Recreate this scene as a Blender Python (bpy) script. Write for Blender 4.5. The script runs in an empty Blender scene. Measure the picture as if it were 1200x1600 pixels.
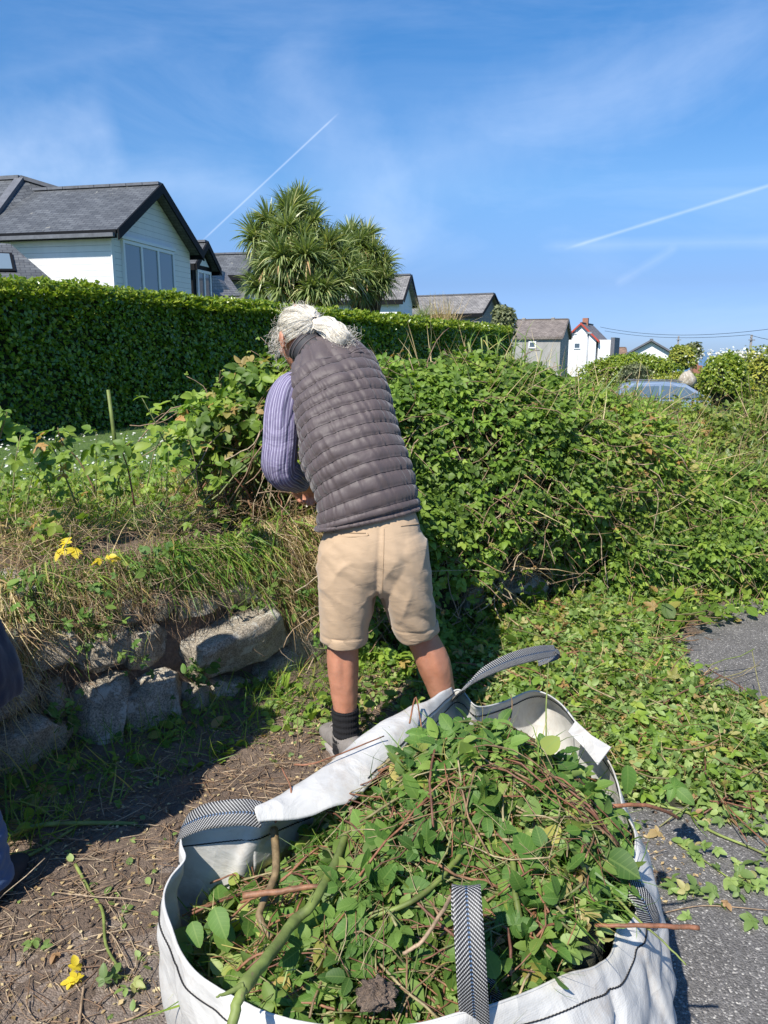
import bpy, math, random
import numpy as np
from mathutils import Vector, Matrix

# ------------------------------------------------------------------ camera, sky, sun, exposure
S = bpy.context.scene
COL = S.collection
PITCH = math.radians(11.9)
CAM_H = 1.5
cd = bpy.data.cameras.new("camera"); cam = bpy.data.objects.new("camera", cd); COL.objects.link(cam)
cam.location = (0, 0, CAM_H); cam.rotation_euler = (math.pi/2 - PITCH, 0, 0)
cd.sensor_fit = 'HORIZONTAL'; cd.sensor_width = 24.0; cd.lens = 24.0
cd.clip_start = 0.02; cd.clip_end = 20000
S.camera = cam

SUN_AZ = np.array([-0.53, -0.85]); SUN_EL = math.radians(49)
SUN_AZ = SUN_AZ/np.linalg.norm(SUN_AZ)
sund = bpy.data.lights.new("sun", 'SUN'); sun = bpy.data.objects.new("sun", sund); COL.objects.link(sun)
sund.energy = 5.0; sund.angle = math.radians(0.53); sund.color = (1.0, 0.95, 0.86)
sd = Vector((SUN_AZ[0]*math.cos(SUN_EL), SUN_AZ[1]*math.cos(SUN_EL), math.sin(SUN_EL)))
sun.rotation_euler = sd.to_track_quat('Z', 'Y').to_euler()
S.view_settings.view_transform = 'Standard'; S.view_settings.look = 'None'
S.view_settings.exposure = 0.5; S.view_settings.gamma = 1.0
S.render.resolution_x = 768; S.render.resolution_y = 1024

def ray(px, py):
    f = np.array([0, math.cos(PITCH), -math.sin(PITCH)]); u = np.array([0, math.sin(PITCH), math.cos(PITCH)])
    return f + (px-600)/1200*np.array([1., 0, 0]) - (py-800)/1200*u
def P(px, py, Y):
    r = ray(px, py); return np.array([0, 0, CAM_H]) + r*(Y/r[1])
def G(px, py, z=0.0):
    r = ray(px, py); return np.array([0, 0, CAM_H]) + r*((z-CAM_H)/r[2])

class NT:
    def __init__(s, tree): s.t = tree; s.n = tree.nodes; s.l = tree.links
    def node(s, typ, **kw):
        n = s.n.new(typ)
        for k, v in kw.items():
            if k.startswith('i_'): s.setin(n, int(k[2:]), v)
            else: setattr(n, k, v)
        return n
    def setin(s, n, key, v):
        if hasattr(v, 'links') or isinstance(v, bpy.types.NodeSocket): s.l.new(v, n.inputs[key])
        else: n.inputs[key].default_value = v
    def math(s, op, a, b=0.0, c=0.0, clamp=False):
        n = s.n.new('ShaderNodeMath'); n.operation = op; n.use_clamp = clamp
        s.setin(n, 0, a); s.setin(n, 1, b); s.setin(n, 2, c); return n.outputs[0]
    def vmath(s, op, a, b=(0, 0, 0)):
        n = s.n.new('ShaderNodeVectorMath'); n.operation = op; s.setin(n, 0, a)
        if op == 'SCALE': s.setin(n, 3, b)
        else: s.setin(n, 1, b)
        return n.outputs['Value'] if op in ('DOT_PRODUCT', 'LENGTH') else n.outputs[0]
    def noise(s, vec, scale, detail=3, rough=0.55, out='Fac', dist=0.0):
        n = s.n.new('ShaderNodeTexNoise')
        if vec is not None: s.l.new(vec, n.inputs['Vector'])
        n.inputs['Scale'].default_value = scale; n.inputs['Detail'].default_value = detail
        n.inputs['Roughness'].default_value = rough; n.inputs['Distortion'].default_value = dist
        return n.outputs[out]
    def ramp(s, fac, stops, interp='LINEAR'):
        n = s.n.new('ShaderNodeValToRGB'); n.color_ramp.interpolation = interp
        e = n.color_ramp.elements
        while len(e) < len(stops): e.new(0.5)
        for i, (p, c) in enumerate(stops):
            e[i].position = p
            e[i].color = (c, c, c, 1) if isinstance(c, (int, float)) else (c[0], c[1], c[2], 1)
        s.setin(n, 0, fac); return n.outputs[0]
    def mix(s, fac, a, b, mode='MIX'):
        n = s.n.new('ShaderNodeMix'); n.data_type = 'RGBA'; n.blend_type = mode
        s.setin(n, 0, fac)
        for k, v in ((6, a), (7, b)):
            if isinstance(v, tuple): v = (v[0], v[1], v[2], 1)
            s.setin(n, k, v)
        return n.outputs[2]
    def vscale(s, vec, sc):
        n = s.n.new('ShaderNodeMapping'); s.l.new(vec, n.inputs[0]); n.inputs['Scale'].default_value = sc; return n.outputs[0]
    def bump(s, h, strength=0.5, dist=0.01, nrm=None):
        n = s.n.new('ShaderNodeBump'); s.setin(n, 'Height', h)
        n.inputs['Strength'].default_value = strength; n.inputs['Distance'].default_value = dist
        if nrm is not None: s.l.new(nrm, n.inputs['Normal'])
        return n.outputs[0]

# world: Nishita sky + thin cirrus + two contrails, all as functions of the direction of the sky
w = bpy.data.worlds.new("World"); S.world = w; w.use_nodes = True
nt = NT(w.node_tree); nt.n.clear()
sky = nt.node('ShaderNodeTexSky', sky_type='NISHITA', sun_disc=False)
sky.sun_elevation = SUN_EL; sky.sun_rotation = math.atan2(SUN_AZ[0], SUN_AZ[1])
sky.air_density = 1.0; sky.dust_density = 0.15; sky.ozone_density = 3.2; sky.altitude = 0
geo = nt.node('ShaderNodeTexCoord'); D = geo.outputs['Generated']
hs = nt.node('ShaderNodeHueSaturation'); nt.l.new(sky.outputs[0], hs.inputs['Color']); hs.inputs['Saturation'].default_value = 1.13; hs.inputs['Value'].default_value = 1.0
elv = nt.node('ShaderNodeSeparateXYZ'); nt.l.new(D, elv.inputs[0])
tint = nt.ramp(elv.outputs[2], [(0.0, (.29, .44, .90)), (.03, (.31, .45, .88)), (.08, (.38, .46, .72)), (.19, (.64, .77, .91)), (.36, (.48, .82, 1.02)), (.7, (.48, .84, 1.1))])
skyc = nt.mix(1.0, hs.outputs[0], tint, 'MULTIPLY')
# cirrus streaks
v1 = nt.node('ShaderNodeMapping'); nt.l.new(D, v1.inputs[0]); v1.inputs['Scale'].default_value = (1.5, 1.5, 4.5); v1.inputs['Rotation'].default_value = (0.2, 0.7, 0.3)
n1 = nt.noise(v1.outputs[0], 1.9, 6, 0.62, dist=0.6)
n2 = nt.noise(D, 1.3, 2, 0.5)
cir = nt.math('MULTIPLY', nt.ramp(n1, [(0.46, 0.0), (0.80, 1.0)]), nt.ramp(n2, [(0.38, 0.0), (0.65, 1.0)]))
sz = nt.node('ShaderNodeSeparateXYZ'); nt.l.new(D, sz.inputs[0])
def unit(v): v = np.array(v, float); return v/np.linalg.norm(v)
def streak(p0, p1, wid, amp, rag=0.0):
    a, b = unit(ray(*p0)), unit(ray(*p1)); n = unit(np.cross(a, b)); m = unit(a+b); t = unit(np.cross(n, m))
    half = math.sin(math.acos(np.clip(a@b, -1, 1))/2)
    dn = nt.math('ABSOLUTE', nt.vmath('DOT_PRODUCT', D, tuple(n)))
    if rag: dn = nt.math('ADD', dn, nt.math('MULTIPLY', nt.math('SUBTRACT', nt.noise(D, 30, 3), 0.5), rag))
    dt = nt.math('DIVIDE', nt.math('ABSOLUTE', nt.vmath('DOT_PRODUCT', D, tuple(t))), half)
    k = nt.math('SUBTRACT', 1.0, nt.math('DIVIDE', dn, wid), clamp=True)
    e = nt.math('MULTIPLY', nt.math('SUBTRACT', 1.0, dt), 6.0, clamp=True)
    fr = nt.math('GREATER_THAN', nt.vmath('DOT_PRODUCT', D, tuple(m)), 0.0)
    return nt.math('MULTIPLY', nt.math('MULTIPLY', nt.math('MULTIPLY', nt.math('POWER', k, 1.2), e), fr), amp)
c = nt.math('MULTIPLY', cir, 0.14)
for a in [((312, 380), (530, 176), 0.0016, 0.30, 0.0005), ((880, 390), (1330, 250), 0.0030, 0.26, 0.0015), ((840, 385), (1300, 375), 0.010, 0.10, 0.004),
          ((560, 300), (1250, 20), 0.075, 0.11, 0.05), ((430, 60), (640, 420), 0.075, 0.12, 0.05), ((960, 445), (1060, 385), 0.008, 0.09, 0.006),
          ((-200, 270), (190, 200), 0.06, 0.17, 0.06), ((-100, 258), (430, 300), 0.035, 0.10, 0.03), ((-40, 130), (260, 60), 0.02, 0.05, 0.02)]:
    c = nt.math('ADD', c, streak(*a), clamp=True)
c = nt.math('MULTIPLY', c, nt.math('GREATER_THAN', sz.outputs[2], 0.0))
skyc2 = nt.mix(c, skyc, (6.6, 7.4, 9.0))
bg = nt.node('ShaderNodeBackground'); nt.l.new(skyc2, bg.inputs[0]); bg.inputs[1].default_value = 0.115
wo = nt.node('ShaderNodeOutputWorld'); nt.l.new(bg.outputs[0], wo.inputs[0])

# ------------------------------------------------------------------ helpers
rng = np.random.default_rng(7)
def U(a, b, n=None): return rng.uniform(a, b, n)
def tag(o, label=None, cat=None, group=None, kind=None):
    if label: o["label"] = label
    if cat: o["category"] = cat
    if group: o["group"] = group
    if kind: o["kind"] = kind
    return o
def empty(name, loc=(0, 0, 0), rz=0.0, **kw):
    o = bpy.data.objects.new(name, None); COL.objects.link(o); o.location = tuple(loc); o.rotation_euler = (0, 0, rz)
    o.empty_display_size = 0.1
    return tag(o, **kw)
def mk(name, V, F, mat=None, parent=None, lp=None, smooth=True, local=None, mats=None, mi=None):
    """V (n,3); F list of int arrays (m,k). local: subtract this origin (parent at that location)"""
    V = np.asarray(V, float).reshape(-1, 3)
    if local is not None: V = V - np.asarray(local, float)
    me = bpy.data.meshes.new(name)
    Fs = [np.asarray(f, np.int64).reshape(-1, np.asarray(f).shape[-1]) for f in F if len(f)]
    me.vertices.add(len(V)); me.vertices.foreach_set('co', V.ravel())
    L = np.concatenate([f.ravel() for f in Fs]); tot = np.concatenate([np.full(len(f), f.shape[1]) for f in Fs])
    st = np.concatenate([[0], np.cumsum(tot)[:-1]])
    me.loops.add(len(L)); me.loops.foreach_set('vertex_index', L.astype(np.int32))
    me.polygons.add(len(tot)); me.polygons.foreach_set('loop_start', st.astype(np.int32))
    try: me.polygons.foreach_set('loop_total', tot.astype(np.int32))
    except Exception: pass
    me.polygons.foreach_set('use_smooth', np.full(len(tot), bool(smooth)))
    if lp is not None:
        at = me.attributes.new('lp', 'FLOAT_VECTOR', 'POINT'); at.data.foreach_set('vector', np.asarray(lp, np.float32).ravel())
    me.update(calc_edges=True); me.validate()
    if mats:
        for m in mats: me.materials.append(m)
        if mi is not None: me.polygons.foreach_set('material_index', np.asarray(mi, np.int32))
    elif mat: me.materials.append(mat)
    o = bpy.data.objects.new(name, me); COL.objects.link(o)
    if parent is not None: o.parent = parent
    return o

class Bag:  # accumulates geometry for one mesh
    def __init__(s): s.V = []; s.F = {}; s.L = []; s.n = 0
    def add(s, V, F, lp=None):
        V = np.asarray(V, float).reshape(-1, 3)
        for f in F:
            f = np.asarray(f, np.int64)
            if len(f): s.F.setdefault(f.shape[-1], []).append(f.reshape(-1, f.shape[-1]) + s.n)
        s.V.append(V); s.L.append(np.zeros_like(V) if lp is None else np.asarray(lp, float).reshape(-1, 3)); s.n += len(V)
        return s
    def quad(s, a, b, c, d):
        a, b, c, d = [np.asarray(x, float) for x in (a, b, c, d)]
        w = np.linalg.norm(b-a); u = (b-a)/max(w, 1e-9)
        lp = []
        for p in (a, b, c, d):
            q = p-a; x = q@u; lp.append((x, np.linalg.norm(q - x*u), 0))
        return s.add([a, b, c, d], [[[0, 1, 2, 3]]], lp)
    def tri(s, a, b, c):
        a, b, c = [np.asarray(x, float) for x in (a, b, c)]
        w = np.linalg.norm(b-a); u = (b-a)/max(w, 1e-9); lp = []
        for p in (a, b, c):
            q = p-a; x = q@u; lp.append((x, np.linalg.norm(q - x*u), 0))
        return s.add([a, b, c], [[[0, 1, 2]]], lp)
    def box(s, lo, hi):
        x0, y0, z0 = lo; x1, y1, z1 = hi
        p = lambda x, y, z: (x, y, z)
        s.quad(p(x0, y0, z0), p(x1, y0, z0), p(x1, y0, z1), p(x0, y0, z1)); s.quad(p(x1, y0, z0), p(x1, y1, z0), p(x1, y1, z1), p(x1, y0, z1))
        s.quad(p(x1, y1, z0), p(x0, y1, z0), p(x0, y1, z1), p(x1, y1, z1)); s.quad(p(x0, y1, z0), p(x0, y0, z0), p(x0, y0, z1), p(x0, y1, z1))
        s.quad(p(x0, y0, z1), p(x1, y0, z1), p(x1, y1, z1), p(x0, y1, z1)); s.quad(p(x0, y1, z0), p(x1, y1, z0), p(x1, y0, z0), p(x0, y0, z0))
        return s
    def slab(s, a, b, c, d, th):   # quad extruded by th along its normal
        a, b, c, d = [np.asarray(x, float) for x in (a, b, c, d)]
        n = unit(np.cross(b-a, d-a))*th
        A, B, C_, D_ = a-n, b-n, c-n, d-n
        s.quad(a, b, c, d); s.quad(D_, C_, B, A); s.quad(A, B, b, a); s.quad(B, C_, c, b); s.quad(C_, D_, d, c); s.quad(D_, A, a, d)
        return s
    def beam(s, a, b, w, h, up=(0, 0, 1)):
        a, b = np.asarray(a, float), np.asarray(b, float); t = unit(b-a); r = unit(np.cross(t, up)); u = np.cross(r, t)
        q = [(-1, -1), (1, -1), (1, 1), (-1, 1)]
        A = [a + r*w/2*i + u*h/2*j for i, j in q]; B = [b + r*w/2*i + u*h/2*j for i, j in q]
        for k in range(4): s.quad(A[k], B[k], B[(k+1) % 4], A[(k+1) % 4])
        s.quad(A[0], A[1], A[2], A[3]); s.quad(B[3], B[2], B[1], B[0]); return s
    def build(s, name, mat, parent=None, smooth=False, local=None):
        return mk(name, np.concatenate(s.V), [np.concatenate(f) for f in s.F.values()], mat, parent, np.concatenate(s.L), smooth, local)

# numpy value noise
def _h(i, j, k, seed):
    n = (i*374761393 + j*668265263 + k*2147483647*3 + seed*974634777) & 0xffffffff
    n = ((n ^ (n >> 13))*1274126177) & 0xffffffff
    n = ((n ^ (n >> 16))*2246822519) & 0xffffffff
    return ((n ^ (n >> 15)) & 0xffffff)/float(0xffffff)
def vnoise(p, seed=0):
    p = np.asarray(p, float); i = np.floor(p).astype(np.int64); f = p-i; f = f*f*(3-2*f); r = 0
    for a in (0, 1):
        for b in (0, 1):
            for c_ in (0, 1):
                wgt = (f[..., 0] if a else 1-f[..., 0])*(f[..., 1] if b else 1-f[..., 1])*(f[..., 2] if c_ else 1-f[..., 2])
                r = r + wgt*_h(i[..., 0]+a, i[..., 1]+b, i[..., 2]+c_, seed)
    return r*2-1
def fbm(p, sc=1.0, oct=3, seed=0, gain=0.5):
    p = np.asarray(p, float)*sc; r = 0; a = 1
    for o in range(oct): r = r + a*vnoise(p, seed+o*17); p = p*2.03+5.1; a *= gain
    return r

def nrmz(v): return v/np.maximum(np.linalg.norm(v, axis=-1, keepdims=True), 1e-9)
def frames(nz, jitter=0.5, head=None, hj=1.0):
    """rotation matrices (n,3,3), columns x,y,z ; z = leaf normal, y = leaf direction"""
    nz = np.asarray(nz, float); n = len(nz)
    z = nrmz(nrmz(nz) + rng.normal(0, jitter, (n, 3)))
    h = rng.normal(0, hj, (n, 3)) if head is None else np.asarray(head, float) + rng.normal(0, hj, (n, 3))
    y = nrmz(h - z*np.sum(h*z, 1, keepdims=True)); x = np.cross(y, z)
    return np.stack([x, y, z], -1)
def inst(bag, tmpls, pos, R, sc, tone=None):
    """scatter templates (list of (V,F,lp)); tone (n,) goes to lp.z"""
    n = len(pos); sc = np.broadcast_to(np.asarray(sc, float), (n,)) if np.ndim(sc) < 2 else sc
    tone = U(0, 1, n) if tone is None else tone
    which = rng.integers(0, len(tmpls), n)
    for k, (TV, TF, TL) in enumerate(tmpls):
        m = np.where(which == k)[0]
        if not len(m): continue
        s_ = sc[m][:, None, None]
        V = np.einsum('nij,kj->nki', R[m], TV)*s_ + pos[m][:, None, :]
        L = np.broadcast_to(TL[None], (len(m),)+TL.shape).copy(); L[..., 2] = tone[m][:, None]
        off = (np.arange(len(m))*len(TV))[:, None, None]
        F = [(np.asarray(f)[None] + off).reshape(-1, len(f[0])) for f in TF if len(f)]
        bag.add(V.reshape(-1, 3), F, L.reshape(-1, 3))

def leaflet(n=6, wid=0.36, fold=0.25, curl=0.2, ser=0.0, L=1.0, peak=0.42, r=None):
    """one leaflet, length L along +y from origin. lp = (across -1..1, along 0..1)"""
    t = np.linspace(0, 1, n+1); V = []; lp = []
    for i, tt in enumerate(t):
        wv = math.sin(math.pi*tt**(math.log(0.5)/math.log(peak)))**0.64 if 0 < tt < 1 else 0.0
        wv = wid*wv*(1 + (ser if i % 2 else -ser))
        if tt == 0: wv = 0.015
        if tt == 1: wv = 0.004
        zc = -curl*tt*tt*L
        for sx in (-1, 0, 1):
            V.append((sx*wv*L, tt*L, zc + abs(sx)*wv*L*fold)); lp.append((sx*0.99*(wv/wid if wid else 0), tt, 0))
    F = []
    for i in range(n):
        for j in (0, 1):
            a = i*3+j; F.append((a, a+1, a+4, a+3))
    return np.array(V), [F], np.array(lp)
def rz(a): c_, s_ = math.cos(a), math.sin(a); return np.array([[c_, -s_, 0], [s_, c_, 0], [0, 0, 1.]])
def rx(a): c_, s_ = math.cos(a), math.sin(a); return np.array([[1., 0, 0], [0, c_, -s_], [0, s_, c_]])
def ry(a): c_, s_ = math.cos(a), math.sin(a); return np.array([[c_, 0, s_], [0, 1., 0], [-s_, 0, c_]])
def merge(parts):
    V = []; F = {}; L = []; n = 0
    for v, f, l in parts:
        for ff in f:
            ff = np.asarray(ff)
            F.setdefault(ff.shape[1], []).append(ff+n)
        V.append(v); L.append(l); n += len(v)
    return np.concatenate(V), [np.concatenate(x).tolist() for x in F.values()], np.concatenate(L)
def compound(k=3, hi=True, small=False):
    """bramble leaf: 3 or 5 leaflets on a petiole; overall size ~1"""
    ps = []; n = 8 if hi else 3; ser = 0.055 if hi else 0.0
    angs = {3: [0, 1.25, -1.25], 5: [0, 1.0, -1.0, 2.05, -2.05]}[k]
    for i, a in enumerate(angs):
        v, f, l = leaflet(n, U(0.27, 0.36), U(0.15, 0.45), U(0.05, 0.35), ser, L=(0.58 if i == 0 else 0.46 if i < 3 else 0.34)*U(0.9, 1.1))
        v = v @ (rz(a+U(-.15, .15)) @ rx(U(-.35, .2)) @ ry(U(-.3, .3))).T + np.array([0, 0.30 if i else 0.40, 0]); ps.append((v, f, l))
    if hi:
        pet = np.array([(-.008, 0, 0), (.008, 0, 0), (.008, .4, 0), (-.008, .4, 0)]); ps.append((pet, [[(0, 1, 2, 3)]], np.array([(0, .5, 0)]*4)))
    return merge(ps)
T_BR_HI = [compound(3) for _ in range(5)] + [compound(5) for _ in range(3)]
T_BR_LO = [compound(3, False) for _ in range(6)]
T_LEAF = [leaflet(6, U(.28, .40), U(.1, .35), U(-.1, .35)) for _ in range(6)]
T_LEAFLO = [leaflet(2, U(.30, .42), U(.1, .4), U(-.1, .3)) for _ in range(5)]
def blade(bend, n=4, wid=0.02, kink=0.0):
    V = []; lp = []; y = z = 0.0; a = math.pi/2*0.95
    for i in range(n+1):
        t = i/n; wv = wid*(1-t**1.6)*0.5 + 0.0008
        V += [(-wv, y, z), (wv, y, z)]; lp += [(-1, t, 0), (1, t, 0)]
        a -= bend/n + (kink if i == 1 else 0); y += math.cos(a)/n; z += math.sin(a)/n
    return np.array(V), [[(2*i, 2*i+1, 2*i+3, 2*i+2) for i in range(n)]], np.array(lp)
T_BLADE = [blade(b, 4, wd) for b, wd in ((.4, .03), (.9, .035), (1.4, .03), (1.9, .03), (2.4, .025), (.15, .02))]
T_STRAW = [blade(b, 3, wd) for b, wd in ((.2, .014), (.8, .016), (1.4, .014), (0.05, .012))]
def bladeframes(n, tilt=0.5, dirs=None):
    """frames whose z is roughly up with lean; y random heading"""
    up = np.tile([0, 0, 1.], (n, 1)) if dirs is None else dirs
    return frames(up, tilt)

def tubes(bag, pts, rad, sides=5, tone=None, ref=None):
    """pts (n,m,3) rad (n,m)"""
    pts = np.asarray(pts, float); n, m, _ = pts.shape; rad = np.broadcast_to(np.asarray(rad, float), (n, m))
    t = np.empty_like(pts); t[:, 1:-1] = pts[:, 2:]-pts[:, :-2]; t[:, 0] = pts[:, 1]-pts[:, 0]; t[:, -1] = pts[:, -1]-pts[:, -2]; t = nrmz(t)
    avg = nrmz(t.mean(1)); ref = np.where(np.abs(avg[:, 2:3]) > .8, [[1., 0, 0]], [[0, 0, 1.]])[:, None, :] if ref is None else np.asarray(ref, float)[None, None, :]
    x = nrmz(np.cross(t, np.broadcast_to(ref, t.shape))); y = np.cross(t, x)
    a = np.arange(sides)/sides*2*math.pi
    V = pts[:, :, None, :] + rad[:, :, None, None]*(x[:, :, None, :]*np.cos(a)[None, None, :, None] + y[:, :, None, :]*np.sin(a)[None, None, :, None])
    i = np.arange(m-1)[:, None]; j = np.arange(sides)[None]; j2 = (j+1) % sides
    f = np.stack([i*sides+j, i*sides+j2, (i+1)*sides+j2, (i+1)*sides+j], -1).reshape(-1, 4)
    F = (f[None] + (np.arange(n)*m*sides)[:, None, None]).reshape(-1, 4)
    c0 = (np.arange(sides)[::-1][None] + (np.arange(n)*m*sides)[:, None]); c1 = (np.arange(sides)[None] + (m-1)*sides + (np.arange(n)*m*sides)[:, None])
    tone = U(0, 1, n) if tone is None else np.broadcast_to(tone, (n,))
    L = np.zeros(V.shape); L[..., 0] = (a/(2*math.pi))[None, None]; L[..., 1] = np.linspace(0, 1, m)[None, :, None]; L[..., 2] = tone[:, None, None]
    bag.add(V.reshape(-1, 3), [F, c0, c1], L.reshape(-1, 3))
def wander(start, dirs, length, m=6, wig=0.25, droop=0.0):
    """random polylines (n,m,3)"""
    n = len(start); d = nrmz(np.asarray(dirs, float)); P_ = [np.asarray(start, float)]
    st = np.broadcast_to(np.asarray(length, float), (n,))[:, None]/(m-1)
    for i in range(m-1):
        P_.append(P_[-1] + d*st); d = nrmz(d + rng.normal(0, wig, (n, 3)) + np.array([0, 0, -droop]))
    return np.stack(P_, 1)

# ------------------------------------------------------------------ materials
def newmat(name):
    m = bpy.data.materials.new(name); m.use_nodes = True; t = NT(m.node_tree); t.n.clear()
    out = t.node('ShaderNodeOutputMaterial'); b = t.node('ShaderNodeBsdfPrincipled'); t.l.new(b.outputs[0], out.inputs[0])
    return m, t, b, out
def lpn(t):
    a = t.node('ShaderNodeAttribute', attribute_name='lp'); s = t.node('ShaderNodeSeparateXYZ'); t.l.new(a.outputs['Vector'], s.inputs[0]); return a.outputs['Vector'], s.outputs[0], s.outputs[1], s.outputs[2]
def obj_co(t): return t.node('ShaderNodeTexCoord').outputs['Object']
def simple(name, col, rough=0.6, nscale=None, namp=0.25, bscale=None, bstr=0.3, bdist=0.005, metal=0.0, spec=0.5):
    m, t, b, o = newmat(name); b.inputs['Roughness'].default_value = rough; b.inputs['Metallic'].default_value = metal
    b.inputs['Specular IOR Level'].default_value = spec
    if nscale:
        f = t.noise(obj_co(t), nscale, 5, 0.6); cc = t.ramp(f, [(0.25, tuple(np.array(col)*(1-namp))), (0.75, tuple(np.array(col)*(1+namp)))])
        t.l.new(cc, b.inputs['Base Color'])
    else: b.inputs['Base Color'].default_value = (*col, 1)
    if bscale: t.l.new(t.bump(t.noise(obj_co(t), bscale, 4, 0.6), bstr, bdist), b.inputs['Normal'])
    return m
def leafmat(name, stops, rough=0.45, trans=0.35, vein=0.25, spec=0.5, patch=None, tc=(1.5, 1.6, 0.6)):
    m, t, b, out = newmat(name); vec, u, v, tone = lpn(t)
    colr = t.ramp(tone, stops)
    if vein:
        mid = t.math('LESS_THAN', t.math('ABSOLUTE', u), 0.07)
        side = t.math('SINE', t.math('MULTIPLY', t.math('SUBTRACT', v, t.math('MULTIPLY', t.math('ABSOLUTE', u), 0.22)), 46.0))
        side = t.math('GREATER_THAN', side, 0.86)
        vv = t.math('MAXIMUM', mid, t.math('MULTIPLY', side, 0.5))
        colr = t.mix(t.math('MULTIPLY', vv, vein), colr, (0.22, 0.32, 0.08))
    if patch:
        nn = t.ramp(t.noise(obj_co(t), patch, 3), [(0.3, 0.72), (0.7, 1.25)])
        colr = t.mix(1.0, colr, nn, 'MULTIPLY')
    t.l.new(colr, b.inputs['Base Color']); b.inputs['Roughness'].default_value = rough; b.inputs['Specular IOR Level'].default_value = spec
    tr = t.node('ShaderNodeBsdfTranslucent'); t.l.new(t.mix(1.0, colr, tc, 'MULTIPLY'), tr.inputs[0])
    mx = t.node('ShaderNodeMixShader'); mx.inputs[0].default_value = trans; t.l.new(b.outputs[0], mx.inputs[1]); t.l.new(tr.outputs[0], mx.inputs[2]); t.l.new(mx.outputs[0], out.inputs[0])
    return m
M = {}
M['bramble'] = leafmat('bramble_leaf', [(0, (0.078, 0.136, 0.021)), (.3, (0.127, 0.219, 0.028)), (.6, (0.195, 0.295, 0.039)), (.86, (0.293, 0.378, 0.057)), (.94, (0.390, 0.302, 0.103)), (1, (0.448, 0.242, 0.092))], .52, .34, spec=.38, patch=3.0)
M['bramble_far'] = leafmat('bramble_bank_leaf', [(0, (0.079, 0.120, 0.023)), (.3, (0.135, 0.197, 0.032)), (.6, (0.203, 0.269, 0.046)), (.82, (0.290, 0.335, 0.067)), (.92, (0.319, 0.218, 0.086)), (1, (0.356, 0.175, 0.081))], .45, .30, vein=.15, patch=2.2)
M['bag_leaf'] = leafmat('fresh_cut_leaf', [(0, (0.058, 0.128, 0.024)), (.4, (0.101, 0.200, 0.037)), (.75, (0.185, 0.273, 0.055)), (.93, (0.319, 0.351, 0.077)), (1, (0.437, 0.327, 0.088))], .56, .30, vein=.4, spec=.32, patch=9.0)
M['wilt_leaf'] = leafmat('wilting_leaf', [(0, (0.121, 0.190, 0.051)), (.5, (0.211, 0.315, 0.079)), (.85, (0.324, 0.410, 0.129)), (.95, (0.421, 0.322, 0.143)), (1, (0.356, 0.190, 0.100))], .55, .30, vein=.2)
M['hedge'] = leafmat('glossy_hedge_leaf', [(0, (0.092, 0.172, 0.019)), (.5, (0.154, 0.269, 0.025)), (.85, (0.268, 0.374, 0.037)), (1, (0.458, 0.472, 0.063))], .27, .36, vein=0, spec=.75)
M['hedge_top'] = leafmat('yellow_green_leaf', [(0, (0.122, 0.200, 0.022)), (.5, (0.216, 0.295, 0.033)), (1, (0.346, 0.389, 0.055))], .34, .35, vein=0, spec=.55)
M['grass'] = leafmat('green_grass', [(0, (0.082, 0.173, 0.021)), (.5, (0.155, 0.273, 0.040)), (.85, (0.292, 0.374, 0.066)), (1, (0.583, 0.431, 0.158))], .45, .35, vein=0)
M['lawn_grass'] = leafmat('lawn_grass', [(0, (0.078, 0.161, 0.022)), (.6, (0.156, 0.253, 0.039)), (1, (0.260, 0.310, 0.066))], .5, .35, vein=0)
M['straw'] = leafmat('dry_grass', [(0, (0.230, 0.151, 0.072)), (.4, (0.437, 0.314, 0.154)), (.8, (0.621, 0.482, 0.253)), (1, (0.713, 0.605, 0.352))], .6, .25, vein=0)
M['yellow'] = leafmat('yellow_leaf', [(0, (.55, .42, .02)), (1, (.75, .60, .05))], .5, .35, vein=.1)
M['palm'] = leafmat('sword_leaf', [(0, (0.112, 0.165, 0.051)), (.4, (0.198, 0.260, 0.089)), (.8, (0.329, 0.368, 0.145)), (.93, (0.518, 0.471, 0.220)), (1, (0.622, 0.392, 0.204))], .38, .2, vein=0, spec=.6)
M['bush'] = leafmat('bush_leaf', [(0, (0.124, 0.173, 0.030)), (.5, (0.246, 0.288, 0.042)), (1, (0.474, 0.446, 0.072))], .5, .3, vein=0)
M['greybush'] = leafmat('grey_green_leaf', [(0, (0.096, 0.115, 0.052)), (.5, (0.156, 0.178, 0.081)), (1, (0.252, 0.265, 0.127))], .55, .25, vein=0)
M['petal'] = leafmat('white_petal', [(0, (.6, .6, .5)), (1, (.85, .85, .8))], .6, .3, vein=0, tc=(1, 1, .95))
def stemmat(name, stops, sc=60):
    m, t, b, o = newmat(name); vec, u, v, tone = lpn(t)
    cc = t.mix(1.0, t.ramp(tone, stops), t.ramp(t.noise(obj_co(t), sc, 4), [(0.3, 0.5), (0.7, 1.4)]), 'MULTIPLY'); cc = t.mix(t.ramp(t.noise(obj_co(t), sc*1.7, 5, .7), [(.58, 0), (.66, .7)]), cc, (.19, .13, .075))
    t.l.new(cc, b.inputs['Base Color']); b.inputs['Roughness'].default_value = .6
    t.l.new(t.bump(t.noise(obj_co(t), sc*3, 3), .4, .002), b.inputs['Normal']); return m
M['stem'] = stemmat('bramble_stem', [(0, (.13, .055, .035)), (.3, (.24, .10, .05)), (.55, (.20, .14, .07)), (.75, (.13, .17, .045)), (1, (.35, .27, .15))])
M['deadstem'] = stemmat('dry_stem', [(0, (.16, .09, .05)), (.5, (.30, .20, .12)), (1, (.42, .33, .22))])
M['greenstem'] = stemmat('green_cut_stem', [(0, (.13, .17, .035)), (1, (.22, .27, .07))], 18)
M['bark'] = simple('brown_bark', (.13, .09, .055), .85, 25, .4, 60, .6, .01)
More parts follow.
